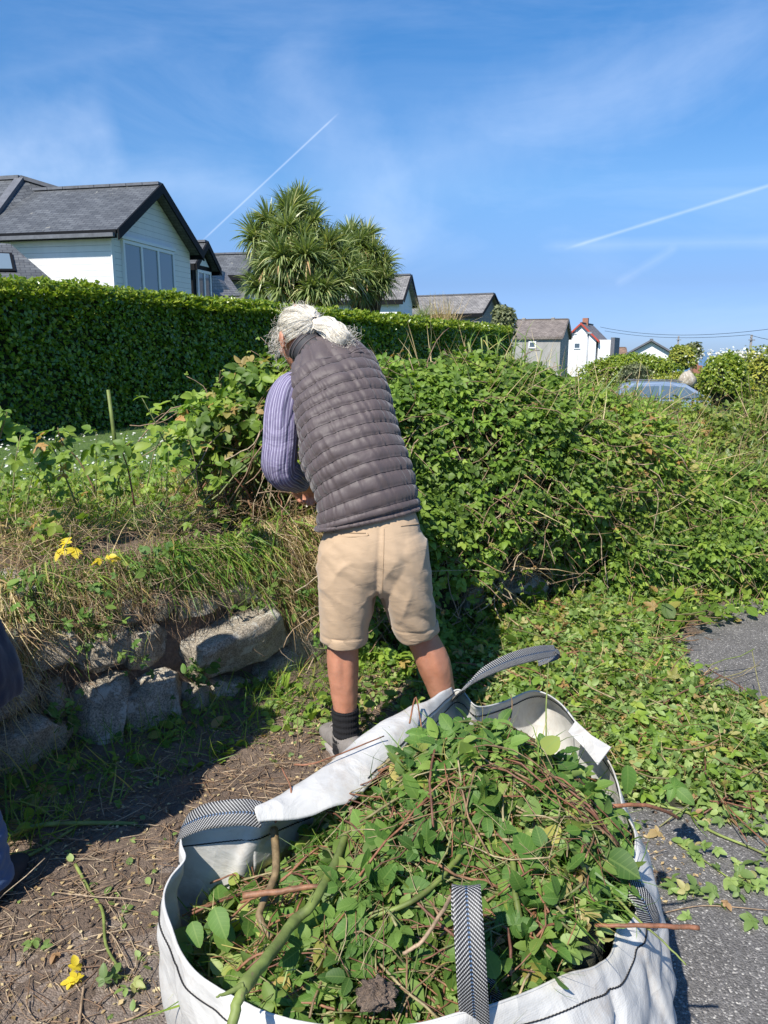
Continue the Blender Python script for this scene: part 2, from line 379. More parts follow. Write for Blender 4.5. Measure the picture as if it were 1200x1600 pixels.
# ------------------------------------------------------------------ setting: ground, road, verge, lawn, sea
WF = np.array([(-4.2, -.3), (-3.0, 0.9), (-2.2, 1.60), (-1.12, 2.48), (-.42, 3.14), (.0, 3.48), (.93, 4.15), (2.5, 4.95), (4.6, 5.7), (8, 6.8), (14, 8.9), (24, 13)])
_sl = np.concatenate([[0], np.cumsum(np.linalg.norm(np.diff(WF, axis=0), axis=1))])
def foot(s):
    s = np.asarray(s, float)
    f = lambda q: np.stack([np.interp(q, _sl, WF[:, 0]), np.interp(q, _sl, WF[:, 1])], -1)
    return (f(s-.3)+f(s-.15)+f(s)+f(s+.15)+f(s+.3))/5
def inward(s):
    d = nrmz(foot(np.asarray(s)+.25)-foot(np.asarray(s)-.25)); return np.stack([-d[..., 1], d[..., 0]], -1)
def s_of_x(x): return np.interp(x, WF[:, 0], _sl)
def footy(x): return np.interp(x, WF[:, 0], WF[:, 1])
def gz(x, y): return -0.045*np.maximum(0, np.asarray(y, float)-9) - 0.05*np.maximum(0, np.asarray(y, float)-200)
def lz(x, y): return 0.70 - 0.045*np.maximum(0, np.asarray(y, float)-23)
def grid(xs, ys, zf):
    X, Y = np.meshgrid(xs, ys); V = np.stack([X, Y, zf(X, Y)], -1).reshape(-1, 3); n = len(xs); k = len(ys)
    i = np.arange(k-1)[:, None]; j = np.arange(n-1)[None]; a = i*n+j
    return V, np.stack([a, a+1, a+n+1, a+n], -1).reshape(-1, 4)

m, t, b, o = newmat('earth'); oc = obj_co(t)
cc = t.ramp(t.noise(oc, 3, 6, .7), [(0.2, (.14, .097, .07)), (.5, (.22, .158, .115)), (.8, (.30, .225, .165))])
gr = t.ramp(t.noise(oc, 60, 4, .7), [(.3, .65), (.7, 1.3)])
t.l.new(t.mix(1.0, cc, gr, 'MULTIPLY'), b.inputs['Base Color']); b.inputs['Roughness'].default_value = .95
t.l.new(t.bump(t.math('ADD', t.noise(oc, 45, 6, .75), t.noise(oc, 190, 3, .7)), .9, .02), b.inputs['Normal']); M['soil'] = m
m, t, b, o = newmat('weathered_tarmac'); oc = obj_co(t)
vo = t.node('ShaderNodeTexVoronoi'); t.l.new(oc, vo.inputs['Vector']); vo.inputs['Scale'].default_value = 210
vs = t.node('ShaderNodeSeparateXYZ'); t.l.new(vo.outputs['Color'], vs.inputs[0])
base = t.ramp(vs.outputs[0], [(0, (.085, .08, .075)), (.6, (.145, .137, .13)), (.90, (.19, .18, .17)), (.95, (.33, .31, .29)), (1, (.46, .44, .40))])
base = t.mix(1.0, base, t.ramp(t.noise(oc, 5, 5, .7), [(.25, .74), (.75, 1.22)]), 'MULTIPLY')
sp = t.node('ShaderNodeSeparateXYZ'); t.l.new(oc, sp.inputs[0])
# dirt trodden onto the tarmac along the left of the road
dirt = t.math('ADD', t.math('MULTIPLY', t.math('SUBTRACT', -0.15, sp.outputs[0]), 1.6), t.math('MULTIPLY', t.math('SUBTRACT', t.noise(oc, 4, 6, .7), .5), 2.2))
dirt = t.ramp(dirt, [(0.0, 0.0), (.9, .75)])
base = t.mix(dirt, base, t.ramp(t.noise(oc, 80, 4, .7), [(.3, (.12, .085, .06)), (.7, (.26, .19, .14))]))
t.l.new(base, b.inputs['Base Color']); b.inputs['Roughness'].default_value = .85
t.l.new(t.bump(t.math('ADD', t.math('MULTIPLY', vo.outputs['Distance'], -1.0), t.math('MULTIPLY', t.noise(oc, 30, 4), .6)), .8, .004), b.inputs['Normal']); M['tarmac'] = m
M['field'] = simple('grassy_earth', (.07, .105, .03), .9, 1.5, .4, 20, .6, .05)
M['lawn'] = simple('mown_lawn', (.075, .13, .028), .9, 6, .4, 60, .8, .02)
M['sea'] = simple('sea_water', (.10, .17, .24), .35, .05, .2)

axis = np.concatenate([-np.geomspace(3000, 14, 26), np.linspace(-12, 12, 33), np.geomspace(14, 3000, 26)])
ayy = np.concatenate([[-3000, -800, -200, -60, -25, -10], np.linspace(-6, 30, 40), np.geomspace(33, 420, 26)])
V, F = grid(axis, ayy, lambda x, y: gz(x, y)); mk('ground', V, [F], M['field']); tag(bpy.data.objects['ground'], kind='structure')
V, F = grid(np.array([-9000, -500, 0, 500, 9000.]), np.array([150, 1000, 9000.]), lambda x, y: x*0-18.0)
tag(mk('sea', V, [F], M['sea']), kind='structure')
# road: follows the foot of the bank
s = np.linspace(0, _sl[-1], 120); f0 = foot(s); inw = inward(s); rows = []
for wd in (-.25, 0, 1, 2.5, 5, 9): rows.append(np.concatenate([f0 - inw*wd, np.full((len(s), 1), .004)], 1))
V = np.array(rows); V[..., 2] += gz(V[..., 0], V[..., 1]); k, n = V.shape[:2]; i = np.arange(k-1)[:, None]; j = np.arange(n-1)[None]; a = i*n+j
tag(mk('road', V.reshape(-1, 3), [np.stack([a, a+n, a+n+1, a+1], -1).reshape(-1, 4)], M['tarmac']), kind='structure')
# earth verge, lumpy, dipping under the tarmac at a ragged edge
s = np.linspace(1.0, s_of_x(9.0), 620); wv = np.linspace(-.4, 1.3, 110); f0 = foot(s); inw = inward(s)
XY = f0[None] - inw[None]*wv[:, None, None]
def edge_w(x): return np.interp(x, [-2.2, -1.2, -.6, 0, .6, 1.4, 2.5, 4, 8], [.55, .72, .92, 1.0, 1.02, .50, .22, .12, .1])
def verge_z(x, y, w_):
    p = np.stack([x, y, x*0], -1); ew = edge_w(x) + .16*fbm(p, 3.2, 3, 5)
    return .035*(1-np.clip(w_, 0, 3)/ew) + .014*fbm(p, 14, 3, 9) + .006*fbm(p, 50, 2, 11) + .006 + np.where(w_ < .25, (.25-w_)*.12, 0)
Z = verge_z(XY[..., 0], XY[..., 1], np.broadcast_to(wv[:, None], XY.shape[:2]))
V = np.concatenate([XY, Z[..., None]], -1); k, n = V.shape[:2]; i = np.arange(k-1)[:, None]; j = np.arange(n-1)[None]; a = i*n+j
tag(mk('verge', V.reshape(-1, 3), [np.stack([a, a+n, a+n+1, a+1], -1).reshape(-1, 4)], M['soil']), kind='structure')
# earth bank behind the stones (face + top) and the lawn sheet behind
s = np.linspace(.5, _sl[-1]-.5, 420); f0 = foot(s); inw = inward(s)
prof = [(.10, -.1), (.16, .15), (.20, .35), (.24, .50), (.33, .60), (.46, .66), (.62, .69), (.85, .70), (1.1, .695), (1.3, .68)]
V = np.array([np.concatenate([f0+inw*a_, np.full((len(s), 1), z_)], 1) for a_, z_ in prof]); q = V.copy()
V[..., 2] += .05*fbm(q, 4, 3, 3)*((q[..., 2] > 0) & (q[..., 2] < .62)) + .012*fbm(q, 4, 3, 3) - .02 + gz(V[..., 0], V[..., 1]); V[..., :2] += (.05*fbm(q, 5, 3, 4))[..., None]*inw[None]
k, n = V.shape[:2]; i = np.arange(k-1)[:, None]; j = np.arange(n-1)[None]; a = i*n+j
tag(mk('earth_bank', V.reshape(-1, 3), [np.stack([a, a+n, a+n+1, a+1], -1)[:, ::-1].reshape(-1, 4)], M['soil']), kind='structure')
xs = np.linspace(-30, 4.0, 110); tt = np.linspace(0, 1, 90)
yb = footy(np.maximum(xs, -4.2))+1.15; V = np.array([[(x, y0+(60-y0)*tv**2, 0) for x, y0 in zip(xs, yb)] for tv in tt]); V[..., 2] = np.maximum(lz(V[..., 0], V[..., 1]), gz(V[..., 0], V[..., 1])+.02)
V[..., 2] += .015*fbm(V, 1.5, 2, 8); k, n = V.shape[:2]; i = np.arange(k-1)[:, None]; j = np.arange(n-1)[None]; a = i*n+j
tag(mk('lawn', V.reshape(-1, 3), [np.stack([a, a+1, a+n+1, a+n], -1).reshape(-1, 4)], M['lawn']), kind='structure')

# ------------------------------------------------------------------ houses
m, t, b, o = newmat('slate'); vec, u, v, tone = lpn(t)
br = t.node('ShaderNodeTexBrick'); t.l.new(vec, br.inputs['Vector']); br.inputs['Scale'].default_value = 1; br.inputs['Brick Width'].default_value = .22; br.inputs['Row Height'].default_value = .115
br.inputs['Mortar Size'].default_value = .008; br.inputs['Color1'].default_value = (.068, .073, .078, 1); br.inputs['Color2'].default_value = (.115, .122, .128, 1); br.inputs['Mortar'].default_value = (.03, .03, .035, 1)
lich = t.math('MULTIPLY', t.ramp(t.noise(vec, 5.5, 5, .7), [(.60, 0), (.66, 1)]), t.ramp(t.noise(vec, .7, 2), [(.52, 0), (.60, 1)]))
cc = t.mix(t.math('MULTIPLY', lich, .7), br.outputs[0], (.42, .40, .33)); cc = t.mix(1.0, cc, t.ramp(t.noise(vec, 1.2, 5, .6), [(.3, .75), (.7, 1.25)]), 'MULTIPLY')
t.l.new(cc, b.inputs['Base Color']); b.inputs['Roughness'].default_value = .55; t.l.new(t.bump(br.outputs['Fac'], -.6, .01), b.inputs['Normal']); M['slate'] = m
def slatevar(name, c1, c2):
    mm = M['slate'].copy(); mm.name = name
    for n_ in mm.node_tree.nodes:
        if n_.type == 'TEX_BRICK': n_.inputs['Color1'].default_value = (*c1, 1); n_.inputs['Color2'].default_value = (*c2, 1)
    return mm
M['oldslate'] = slatevar('old_slate', (.17, .16, .15), (.27, .255, .24)); M['brownslate'] = slatevar('brown_slate', (.16, .13, .11), (.25, .21, .18)); M['brownroof'] = slatevar('brown_tile', (.20, .12, .08), (.30, .19, .12))
def clap(name, colr, pitch=.15, dirt_=.12):
    m, t, b, o = newmat(name); oc = obj_co(t); sp = t.node('ShaderNodeSeparateXYZ'); t.l.new(oc, sp.inputs[0])
    fr = t.math('FRACT', t.math('DIVIDE', sp.outputs[2], pitch)); ln = t.math('LESS_THAN', fr, .10)
    st = t.noise(t.vscale(oc, (1, 1, .25)), 2.5, 5, .65); cc = t.ramp(st, [(.25, tuple(np.array(colr)*(1-dirt_))), (.7, colr)])
    t.l.new(t.mix(t.math('MULTIPLY', ln, .45), cc, tuple(np.array(colr)*.25)), b.inputs['Base Color']); b.inputs['Roughness'].default_value = .55
    t.l.new(t.bump(fr, .5, .015), b.inputs['Normal']); return m
M['clap'] = clap('white_boards', (.80, .80, .80)); M['greyboard'] = clap('grey_boards', (.20, .20, .19), .12, .2)
M['render'] = simple('white_render', (.78, .79, .79), .8, 1.5, .06, 40, .2, .005); M['greyrender'] = simple('grey_render', (.33, .32, .30), .9, 2, .15, 40, .3, .01)
M['black'] = simple('black_paint', (.008, .0085, .010), .6, 3, .2, spec=.15); M['frame'] = simple('white_window_frame', (.75, .76, .77), .4)
M['lead'] = simple('ridge_tile', (.12, .125, .14), .6, 6, .3); M['red'] = simple('red_paint', (.42, .06, .035), .6); M['brick'] = simple('brick_red', (.32, .14, .09), .85, 8, .3)
m, t, b, o = newmat('window_glass'); b.inputs['Base Color'].default_value = (.09, .13, .17, 1); b.inputs['Roughness'].default_value = .06; b.inputs['Specular IOR Level'].default_value = 1.0; M['glass'] = m
m, t, b, o = newmat('sky_glass'); b.inputs['Base Color'].default_value = (.15, .20, .24, 1); b.inputs['Roughness'].default_value = .08; b.inputs['Specular IOR Level'].default_value = 1.0; M['paleglass'] = m

def part(bagf, name, mat, parent, **k):
    return bagf.build(name, mat, parent, **k)
def window(root, x0, x1, z0, z1, n=2, y=-.02, fw=.06, axis='x', glass='glass'):
    """framed window on the plane y (or on the plane x=y when axis='y')"""
    sw = (lambda p: p) if axis == 'x' else (lambda p: (p[1], p[0], p[2]))
    def bx(B, lo, hi):
        a, c_ = sw(lo), sw(hi); B.box(tuple(np.minimum(a, c_)), tuple(np.maximum(a, c_)))
    B = Bag(); bx(B, (x0, y-.05, z0), (x1, y+.02, z0+fw)); bx(B, (x0, y-.05, z1-fw), (x1, y+.02, z1))
    for k in range(n+1):
        xx = x0 + (x1-x0-fw)*k/n; bx(B, (xx, y-.048, z0+fw), (xx+fw, y+.02, z1-fw))
    wn = part(B, 'window', M['frame'], root)
    B = Bag(); bx(B, (x0+fw*.5, y-.02, z0+fw*.5), (x1-fw*.5, y+.03, z1-fw*.5)); part(B, 'pane', M[glass], wn)
    return wn
def gable_house(name, label, loc, ang, W, L, zb, ze, zr, wall='render', roof='slate', oh=.25, trim='black', trimw=.22, front_oh=.2, wins=(), cat='house', group=None, back=True):
    """local x along the gable wall, local y along the ridge; z relative to loc.z"""
    r = empty(name, loc, ang, label=label, cat=cat, group=group)
    B = Bag(); cx = W/2
    B.quad((0, 0, zb), (W, 0, zb), (W, 0, ze), (0, 0, ze)); B.tri((0, 0, ze), (W, 0, ze), (cx, 0, zr))
    B.quad((W, L, zb), (0, L, zb), (0, L, ze), (W, L, ze)); B.tri((W, L, ze), (0, L, ze), (cx, L, zr))
    B.quad((0, L, zb), (0, 0, zb), (0, 0, ze), (0, L, ze)); B.quad((W, 0, zb), (W, L, zb), (W, L, ze), (W, 0, ze))
    part(B, 'wall', M[wall], r)
    sl = (zr-ze)/cx; th = .10; up = .05; B = Bag()
    e0 = (-oh, ze-sl*oh+up+th); 
    B.slab((-oh, L+.1, ze-sl*oh+up+th), (-oh, -front_oh, ze-sl*oh+up+th), (cx, -front_oh, zr+up+th), (cx, L+.1, zr+up+th), th)
    B.slab((W+oh, -front_oh, ze-sl*oh+up+th), (W+oh, L+.1, ze-sl*oh+up+th), (cx, L+.1, zr+up+th), (cx, -front_oh, zr+up+th), th)
    rf = part(B, 'roof', M[roof], r)
    B = Bag(); n = max(3, int((L+front_oh)/.45))
    for k in range(n):
        y0 = -front_oh + (L+front_oh+.1)*k/n; B.beam((cx, y0+.008, zr+up+th+.012), (cx, y0+(L+front_oh+.1)/n-.008, zr+up+th+.012), .2, .07)
    part(B, 'ridge_tile', M['lead' if roof in ('slate', 'oldslate') else roof], rf)
    B = Bag(); yy = -front_oh-.03
    for sg, x0 in ((1, -oh-.02), (-1, W+oh+.02)):
        a_ = np.array((x0, yy, ze-sl*oh+up+th+.015)); c_ = np.array((cx, yy, zr+up+th+.015)); dz = np.array((0, 0, -trimw))
        if sg > 0: B.slab(a_+dz, c_+dz, c_, a_, -.045)
        else: B.slab(c_+dz, a_+dz, a_, c_, -.045)
    part(B, 'bargeboard', M[trim], r)
    for x0 in (-oh-.02, W+oh+.02): B = Bag(); B.beam((x0, -front_oh, ze-sl*oh+up), (x0, L+.1, ze-sl*oh+up), .05, .20); part(B, 'fascia', M[trim], r)
    for wn in wins: window(r, *wn)
    return r
A1 = math.atan2(.975, .22)
# nearest house, white weatherboard, big gable window
c1 = P(172, 362, 20.0); W1 = 4.25
def proj(p):
    d = np.asarray(p, float)-np.array([0, 0, CAM_H]); zc = d[1]*math.cos(PITCH)-d[2]*math.sin(PITCH); uc = d[1]*math.sin(PITCH)+d[2]*math.cos(PITCH)
    return 600+1200*d[0]/zc, 800-1200*uc/zc
h = gable_house('boarded_house', 'white weatherboarded house with slate roof and black bargeboards, nearest house behind the hedge', (c1[0], c1[1], 0), A1, W1, 3.95, .5, 4.36, 5.72, 'clap', oh=.20, trimw=.26, front_oh=.30)
window(h, .45, 3.15, 2.3, 4.25, 3, fw=.085, glass='paleglass')
B = Bag(); B.box((.38, -.10, 4.26), (3.22, .0, 4.34)); part(B, 'window_head', M['frame'], h)
B = Bag(); B.box((-.03, -.03, .5), (.09, .0, 4.30)); part(B, 'corner_trim', M['render'], h)
B = Bag(); B.beam((-.30, -.28, 4.25), (-.30, 3.9, 4.25), .1, .09); part(B, 'gutter', M['lead'], h)
B = Bag(); B.beam((-.3, 4.1, .6), (-.3, 4.1, 4.2), .07, .07, up=(0, 1, 0)); part(B, 'downpipe', M['black'], h)
# hipped main roof behind
B = Bag(); ap = (W1/2, 3.95, 6.22); hw = 4.2; ez = 4.25; cxx, cyy = W1/2, 4.75
cs = [(-.24, 3.72, ez-.02), (3.6, 1.25, 5.42), (cxx+hw*.8, cyy+hw*2, ez), (-.36, cyy+hw*2, ez-.02)]
rb = (cxx, cyy+3.5, 6.22); B.tri(cs[0], cs[1], ap); B.quad(cs[1], cs[2], rb, ap); B.tri(cs[2], cs[3], rb); B.quad(cs[3], cs[0], ap, rb); B.quad(cs[3], cs[2], cs[1], cs[0])
hr = part(B, 'hipped_roof', M['slate'], h)
B = Bag(); B.beam(cs[0], ap, .24, .10); B.beam(cs[1], ap, .24, .10); B.beam(ap, rb, .24, .10); part(B, 'hip_tile', M['lead'], hr)
B = Bag(); B.box((.02, cyy-.2, .5), (cxx+hw*.8-.4, cyy+hw*2-.4, ez-.02)); part(B, 'main_wall', M['clap'], h)
# lean-to roof with skylight in front of the left wall
q0, q1, q2, q3 = P(-90, 372, 19.6), P(16, 381, 19.9), P(92, 446, 18.9), P(-90, 450, 17.9)
lo = empty('lean_to', (q3[0], q3[1], 0), label='low slate lean-to roof with a skylight, at the left edge behind the hedge', cat='outbuilding')
B = Bag(); B.slab(q3, q2, q1, q0, .12); lr = part(B, 'roof', M['slate'], lo, local=(q3[0], q3[1], 0))
B = Bag(); dz = np.array([0, 0, -.14]); B.quad(*(x*np.array([1, 1, 0])+np.array([0, 0, .5]) for x in (q3, q2)), q2+dz, q3+dz); B.quad(*(x*np.array([1, 1, 0])+np.array([0, 0, .5]) for x in (q2, q1)), q1+dz, q2+dz); part(B, 'wall', M['clap'], lo, local=(q3[0], q3[1], 0))
def onq(a_, b_): return (q3*(1-a_)+q2*a_)*(1-b_) + (q0*(1-a_)+q1*a_)*b_ 
nq = unit(np.cross(q2-q3, q0-q3)); B = Bag(); sk = [onq(.30, .30)+nq*.05, onq(.72, .30)+nq*.05, onq(.86, .72)+nq*.05, onq(.40, .72)+nq*.05]; B.slab(*sk, .06); so = part(B, 'skylight', M['black'], lr, local=(q3[0], q3[1], 0))
B = Bag(); ctr = sum(sk)/4; sk2 = [ctr+(x-ctr)*.84+nq*.012 for x in sk]; B.slab(*sk2, .02); part(B, 'pane', M['paleglass'], so, local=(q3[0], q3[1], 0))

# black-clad dormer house
c2 = P(300, 412, 26.0); h2 = gable_house('dormer_house', 'small black-clad gable with a white window, right behind the boarded house', (c2[0], c2[1], 0), A1, 1.45, 3.5, .3, c2[2], c2[2]+.62, 'black', oh=.2, trimw=.22, wins=[(.22, 1.25, c2[2]-1.25, c2[2]-.15, 2, -.03, .09)])
B = Bag(); B.tri((.25, -.03, c2[2]+.0), (1.2, -.03, c2[2]+.0), (.725, -.03, c2[2]+.42)); part(B, 'gable_panel', M['render'], h2)
a_, b_, c_, d_ = P(322, 412, 28), P(352, 425, 31), P(378, 462, 30), P(322, 462, 27)
B = Bag(); B.slab(d_, c_, b_, a_, .15); o_ = part(B, 'side_roof', M['oldslate'], None); tag(o_, 'weathered slate side roof sloping down beside the black-clad gable', 'roof')
c3 = P(381, 427, 33.0); h3 = gable_house('slate_house', 'grey boarded house with dark slate roof between the black gable and the palms', (c3[0], c3[1], 0), A1, 1.9, 5.2, .0, c3[2], c3[2]+.75, 'greyboard', oh=.3, trimw=.2, wins=[(.3, 1.5, c3[2]-1.0, c3[2]-.15, 2, -.03, .08)])
B = Bag(); B.tri((.2, -.03, c3[2]+.02), (1.7, -.03, c3[2]+.02), (.95, -.03, c3[2]+.55)); part(B, 'gable_panel', M['render'], h3)
c3b = P(350, 408, 40.0); gable_house('brown_roofed_house', 'house with brown tiled ridges showing above the slate house', (c3b[0], c3b[1], 0), math.radians(35), 5.2, 5.0, .0, c3b[2]-1.2, c3b[2]+.55, 'greyrender', roof='brownroof', oh=.2, trim='brownroof', trimw=.15)
# gable house right of the palms
c4 = P(624, 469, 34.0); gable_house('pale_gabled_house', 'pale rendered gable house just right of the cabbage palms', (c4[0], c4[1], 0), A1, 3.0, 5.5, -.3, c4[2], c4[2]+1.02, 'render', roof='oldslate', oh=.2, trimw=.14, wins=[(1.0, 2.4, c4[2]-.95, c4[2]-.45, 1, -.03, .07)])
c5 = P(750, 488, 44.0); h5 = gable_house('long_slate_house', 'house with a long pale slate roof above the far end of the hedge', (c5[0], c5[1], 0), math.radians(62), 3.2, 4.6, -1, c5[2]-.1, c5[2]+.95, 'greyboard', roof='oldslate', oh=.15, trimw=.14)
B = Bag(); q_ = P(662, 466, 46); B.box((-.35, 4.9, c5[2]-.2), (.55, 5.6, c5[2]+.75)); part(B, 'chimney', M['render'], h5)
c5b = P(768, 500, 47.0); h5b = gable_house('glazed_dormer', 'small flat grey-blue dormer block at the end of the long slate roof', (c5b[0], c5b[1], 0), math.radians(60), .9, 1.2, -1, c5b[2]+.75, c5b[2]+.95, 'greyrender', roof='slate', oh=.08, trimw=.1, trim='frame', wins=[(.1, .8, c5b[2]-.2, c5b[2]+.6, 1, -.03, .05)], cat='dormer')
# far houses
c6 = P(876, 527, 62.0); h6 = gable_house('grey_house', 'grey rendered house with old slate roof and one small window, farther along', (c6[0], c6[1], 0), math.radians(68), 4.2, 3.9, -3, c6[2], c6[2]+1.32, 'greyrender', roof='brownslate', oh=.15, trim='brownslate', trimw=.12)
window(h6, 1.9, 2.5, c6[2]-.85, c6[2]-.3, 1, y=-.03, fw=.1, axis='y')
for y0_ in (.9, 3.3): B = Bag(); B.box((2.0, y0_, c6[2]+1.2), (2.25, y0_+.25, c6[2]+1.6)); part(B, 'chimney', M['greyrender'], h6)
c7 = P(884, 518, 72.0); h7 = gable_house('red_trimmed_house', 'far white house with red bargeboards and a brick chimney', (c7[0], c7[1], 0), math.radians(-24), 2.75, 6, -4, c7[2]-.7, c7[2]+.62, 'render', roof='brownslate', oh=.25, trim='red', trimw=.2, wins=[(.55, 1.0, c7[2]-.25, c7[2]+.1, 1, -.03, .08), (.8, 1.4, c7[2]-1.55, c7[2]-1.0, 1, -.03, .08)])
B = Bag(); B.box((1.1, 2.0, c7[2]+.5), (1.6, 2.5, c7[2]+1.25)); part(B, 'chimney', M['brick'], h7)
B = Bag(); B.box((2.9, .3, -4), (4.0, 3.5, c7[2]-.75)); part(B, 'side_block', M['render'], h7)
B = Bag(); B.box((4.005, .2, -4), (4.35, 3.6, c7[2]-.55)); part(B, 'side_wall', M['lead'], h7)
c8 = P(974, 557, 50.0); gable_house('low_white_gable', 'low white gable with grey roof edges beyond the far hedge', (c8[0], c8[1], 0), math.radians(-19), 3.25, 6, -4, c8[2]-.05, c8[2]+.90, 'render', roof='slate', oh=.2, trim='lead', trimw=.12)
c9 = P(952, 556, 80.0); gable_house('brown_roof_bungalow', 'tiny brown roofed building between the red trimmed house and the low white gable', (c9[0], c9[1], 0), math.radians(80), 3, 2.0, -5, c9[2], c9[2]+.7, 'greyrender', roof='brownroof', oh=.1, trim='brownroof', trimw=.1).location.x += 1.6
# tiny pale buildings on the far shore
q_ = P(1088, 571, 160); B = Bag(); B.box((-.9, -.9, -5), (.9, .9, 0)); B.box((-.5, -.5, 0), (.2, .2, .6)); o_ = part(B, 'coast_building', M['brick'], None); o_.location = q_; tag(o_, 'tiny reddish building far off by the sea, left of the flowering bush', 'building')

# utility poles, wires, lamp post
M['wood'] = simple('pole_wood', (.20, .19, .18), .9, 10, .3); M['steel'] = simple('galvanised_steel', (.35, .36, .37), .5, 10, .1)
def upole(px, ptop, pbot, Y, label):
    a_, b_ = P(px, ptop, Y), P(px, pbot+8, Y); r = empty('utility_pole', (b_[0], b_[1], gz(b_[0], b_[1])), label=label, cat='utility pole', group='utility poles against the sky')
    B = Bag(); h_ = a_[2]-gz(b_[0], b_[1]); tubes(B, [[(0, 0, 0), (0, 0, h_*.5), (0, 0, h_)]], [[.13, .12, .10]], 8); part(B, 'pole', M['wood'], r, smooth=True)
    B = Bag(); B.box((-.28, -.16, h_-.5), (.28, -.09, h_-.42)); part(B, 'crossarm', M['wood'], r); return a_
p1 = upole(1171, 523, 552, 70, 'tall wooden utility pole above the white-flowered bush, nearest the right edge')
p2 = upole(1058, 525, 548, 95, 'thinner wooden utility pole above the green bush, left of the other pole')
def wire(a_, b_, sag, label):
    t_ = np.linspace(0, 1, 16)[:, None]; pts = np.array(a_)*(1-t_)+np.array(b_)*t_; pts[:, 2] -= sag*4*(t_*(1-t_))[:, 0]
    B = Bag(); tubes(B, pts[None], .018, 4); tag(B.build('overhead_wire', M['black'], smooth=True), label, 'wire', 'overhead wires')
wire(P(938, 511, 90), P(1290, 500, 60), 1.0, 'upper overhead wire crossing the sky at the right'); wire(P(945, 517, 95), p1, .5, 'lower overhead wire running to the right-hand pole'); wire(p1, P(1290, 528, 60), .4, 'overhead wire leaving the right-hand pole to the right edge')
a_, b_ = P(916, 521, 45), P(917, 560, 45); lam = empty('street_lamp', (b_[0], b_[1], gz(0, 45)), label='slim grey street lamp in front of the far white house', cat='street lamp')
B = Bag(); h_ = a_[2]-gz(0, 45); tubes(B, [[(0, 0, 0), (0, 0, h_*.5), (0, 0, h_)]], .05, 8); part(B, 'pole', M['steel'], lam, smooth=True)
B = Bag(); B.box((-.1, -.35, h_-.02), (.1, .12, h_+.08)); part(B, 'lamp_head', M['steel'], lam)

# ------------------------------------------------------------------ parked car (only its roof and windows show over the brambles)
def loftmesh(B, rings, cap=True):
    R = np.asarray(rings, float); k, n = R.shape[:2]; i = np.arange(k-1)[:, None]; j = np.arange(n)[None]; j2 = (j+1) % n
    F = [np.stack([i*n+j, i*n+j2, (i+1)*n+j2, (i+1)*n+j], -1).reshape(-1, 4)]
    if cap: F += [np.arange(n)[::-1][None], (np.arange(n)+(k-1)*n)[None]]
    L = np.zeros(R.shape); L[..., 0] = np.arange(n)/n; L[..., 1] = (np.arange(k)/(k-1))[:, None]
    B.add(R.reshape(-1, 3), F, L.reshape(-1, 3)); return B
cp = P(1044, 599, 27.0); gzc = cp[2]-1.44
car = empty('parked_car', (cp[0]+.2, 27.0, gzc), math.radians(-14), label='silver-blue hatchback parked beyond the brambles', cat='car')
M['carpaint'] = simple('silver_blue_paint', (.27, .34, .44), .25, metal=.4, spec=.8); M['tyre'] = simple('rubber', (.02, .02, .02), .8)
prof = [(-2.05, .35), (-2.08, .75), (-1.98, .98), (-1.75, 1.36), (-1.35, 1.45), (-.3, 1.48), (.35, 1.40), (1.05, 1.0), (1.9, .86), (2.1, .6), (2.1, .35)]
B = Bag(); rings = []
for yy, sc_, dz in ((-.86, 1, 0), (-.84, 1, .02), (-.55, 1, .03), (0, 1, .04), (.55, 1, .03), (.84, 1, .02), (.86, 1, 0)):
    rings.append([(x, yy*(1-.20*max(0, z-.9)/.55), z+dz*(z > 1)) for x, z in prof])
loftmesh(B, rings); cb = part(B, 'body', M['carpaint'], car)
for sg in (-1, 1):
    B = Bag(); yo = lambda z: sg*(.87*(1-.20*max(0, z-.9)/.55)+.012)
    q = [(-1.72, .98), (-.55, .98), (-.55, 1.38), (-1.45, 1.34)]; B.quad(*[(x, yo(z), z) for x, z in q]); q = [(-.48, .98), (.85, 1.0), (.30, 1.34), (-.48, 1.39)]; B.quad(*[(x, yo(z), z) for x, z in q]); part(B, 'side_window', M['glass'], car)
B = Bag(); B.quad((.42, -.68, 1.42), (1.06, -.76, 1.06), (1.06, .76, 1.06), (.42, .68, 1.42)); part(B, 'windscreen', M['paleglass'], car)
for x in (-1.3, 1.3):
    for sg in (-1, 1):
        a = np.linspace(0, 2*math.pi, 25)[:-1]; B = Bag(); loftmesh(B, [[(x+rr*math.cos(q), yy, .32+rr*math.sin(q)) for q in a] for rr, yy in ((.27, sg*.66), (.32, sg*.68), (.32, sg*.86), (.27, sg*.88))])
        wo_ = part(B, 'wheel', M['tyre'], car); B = Bag(); loftmesh(B, [[(x+rr*math.cos(q), yy, .32+rr*math.sin(q)) for q in a] for rr, yy in ((.2, sg*.86), (.2, sg*.89))]); part(B, 'rim', M['steel'], wo_)
B = Bag()
for sg in (-1, 1): B.beam((-1.5, sg*.62, 1.54), (.2, sg*.62, 1.53), .03, .03)
part(B, 'roof_rail', M['lead'], car)
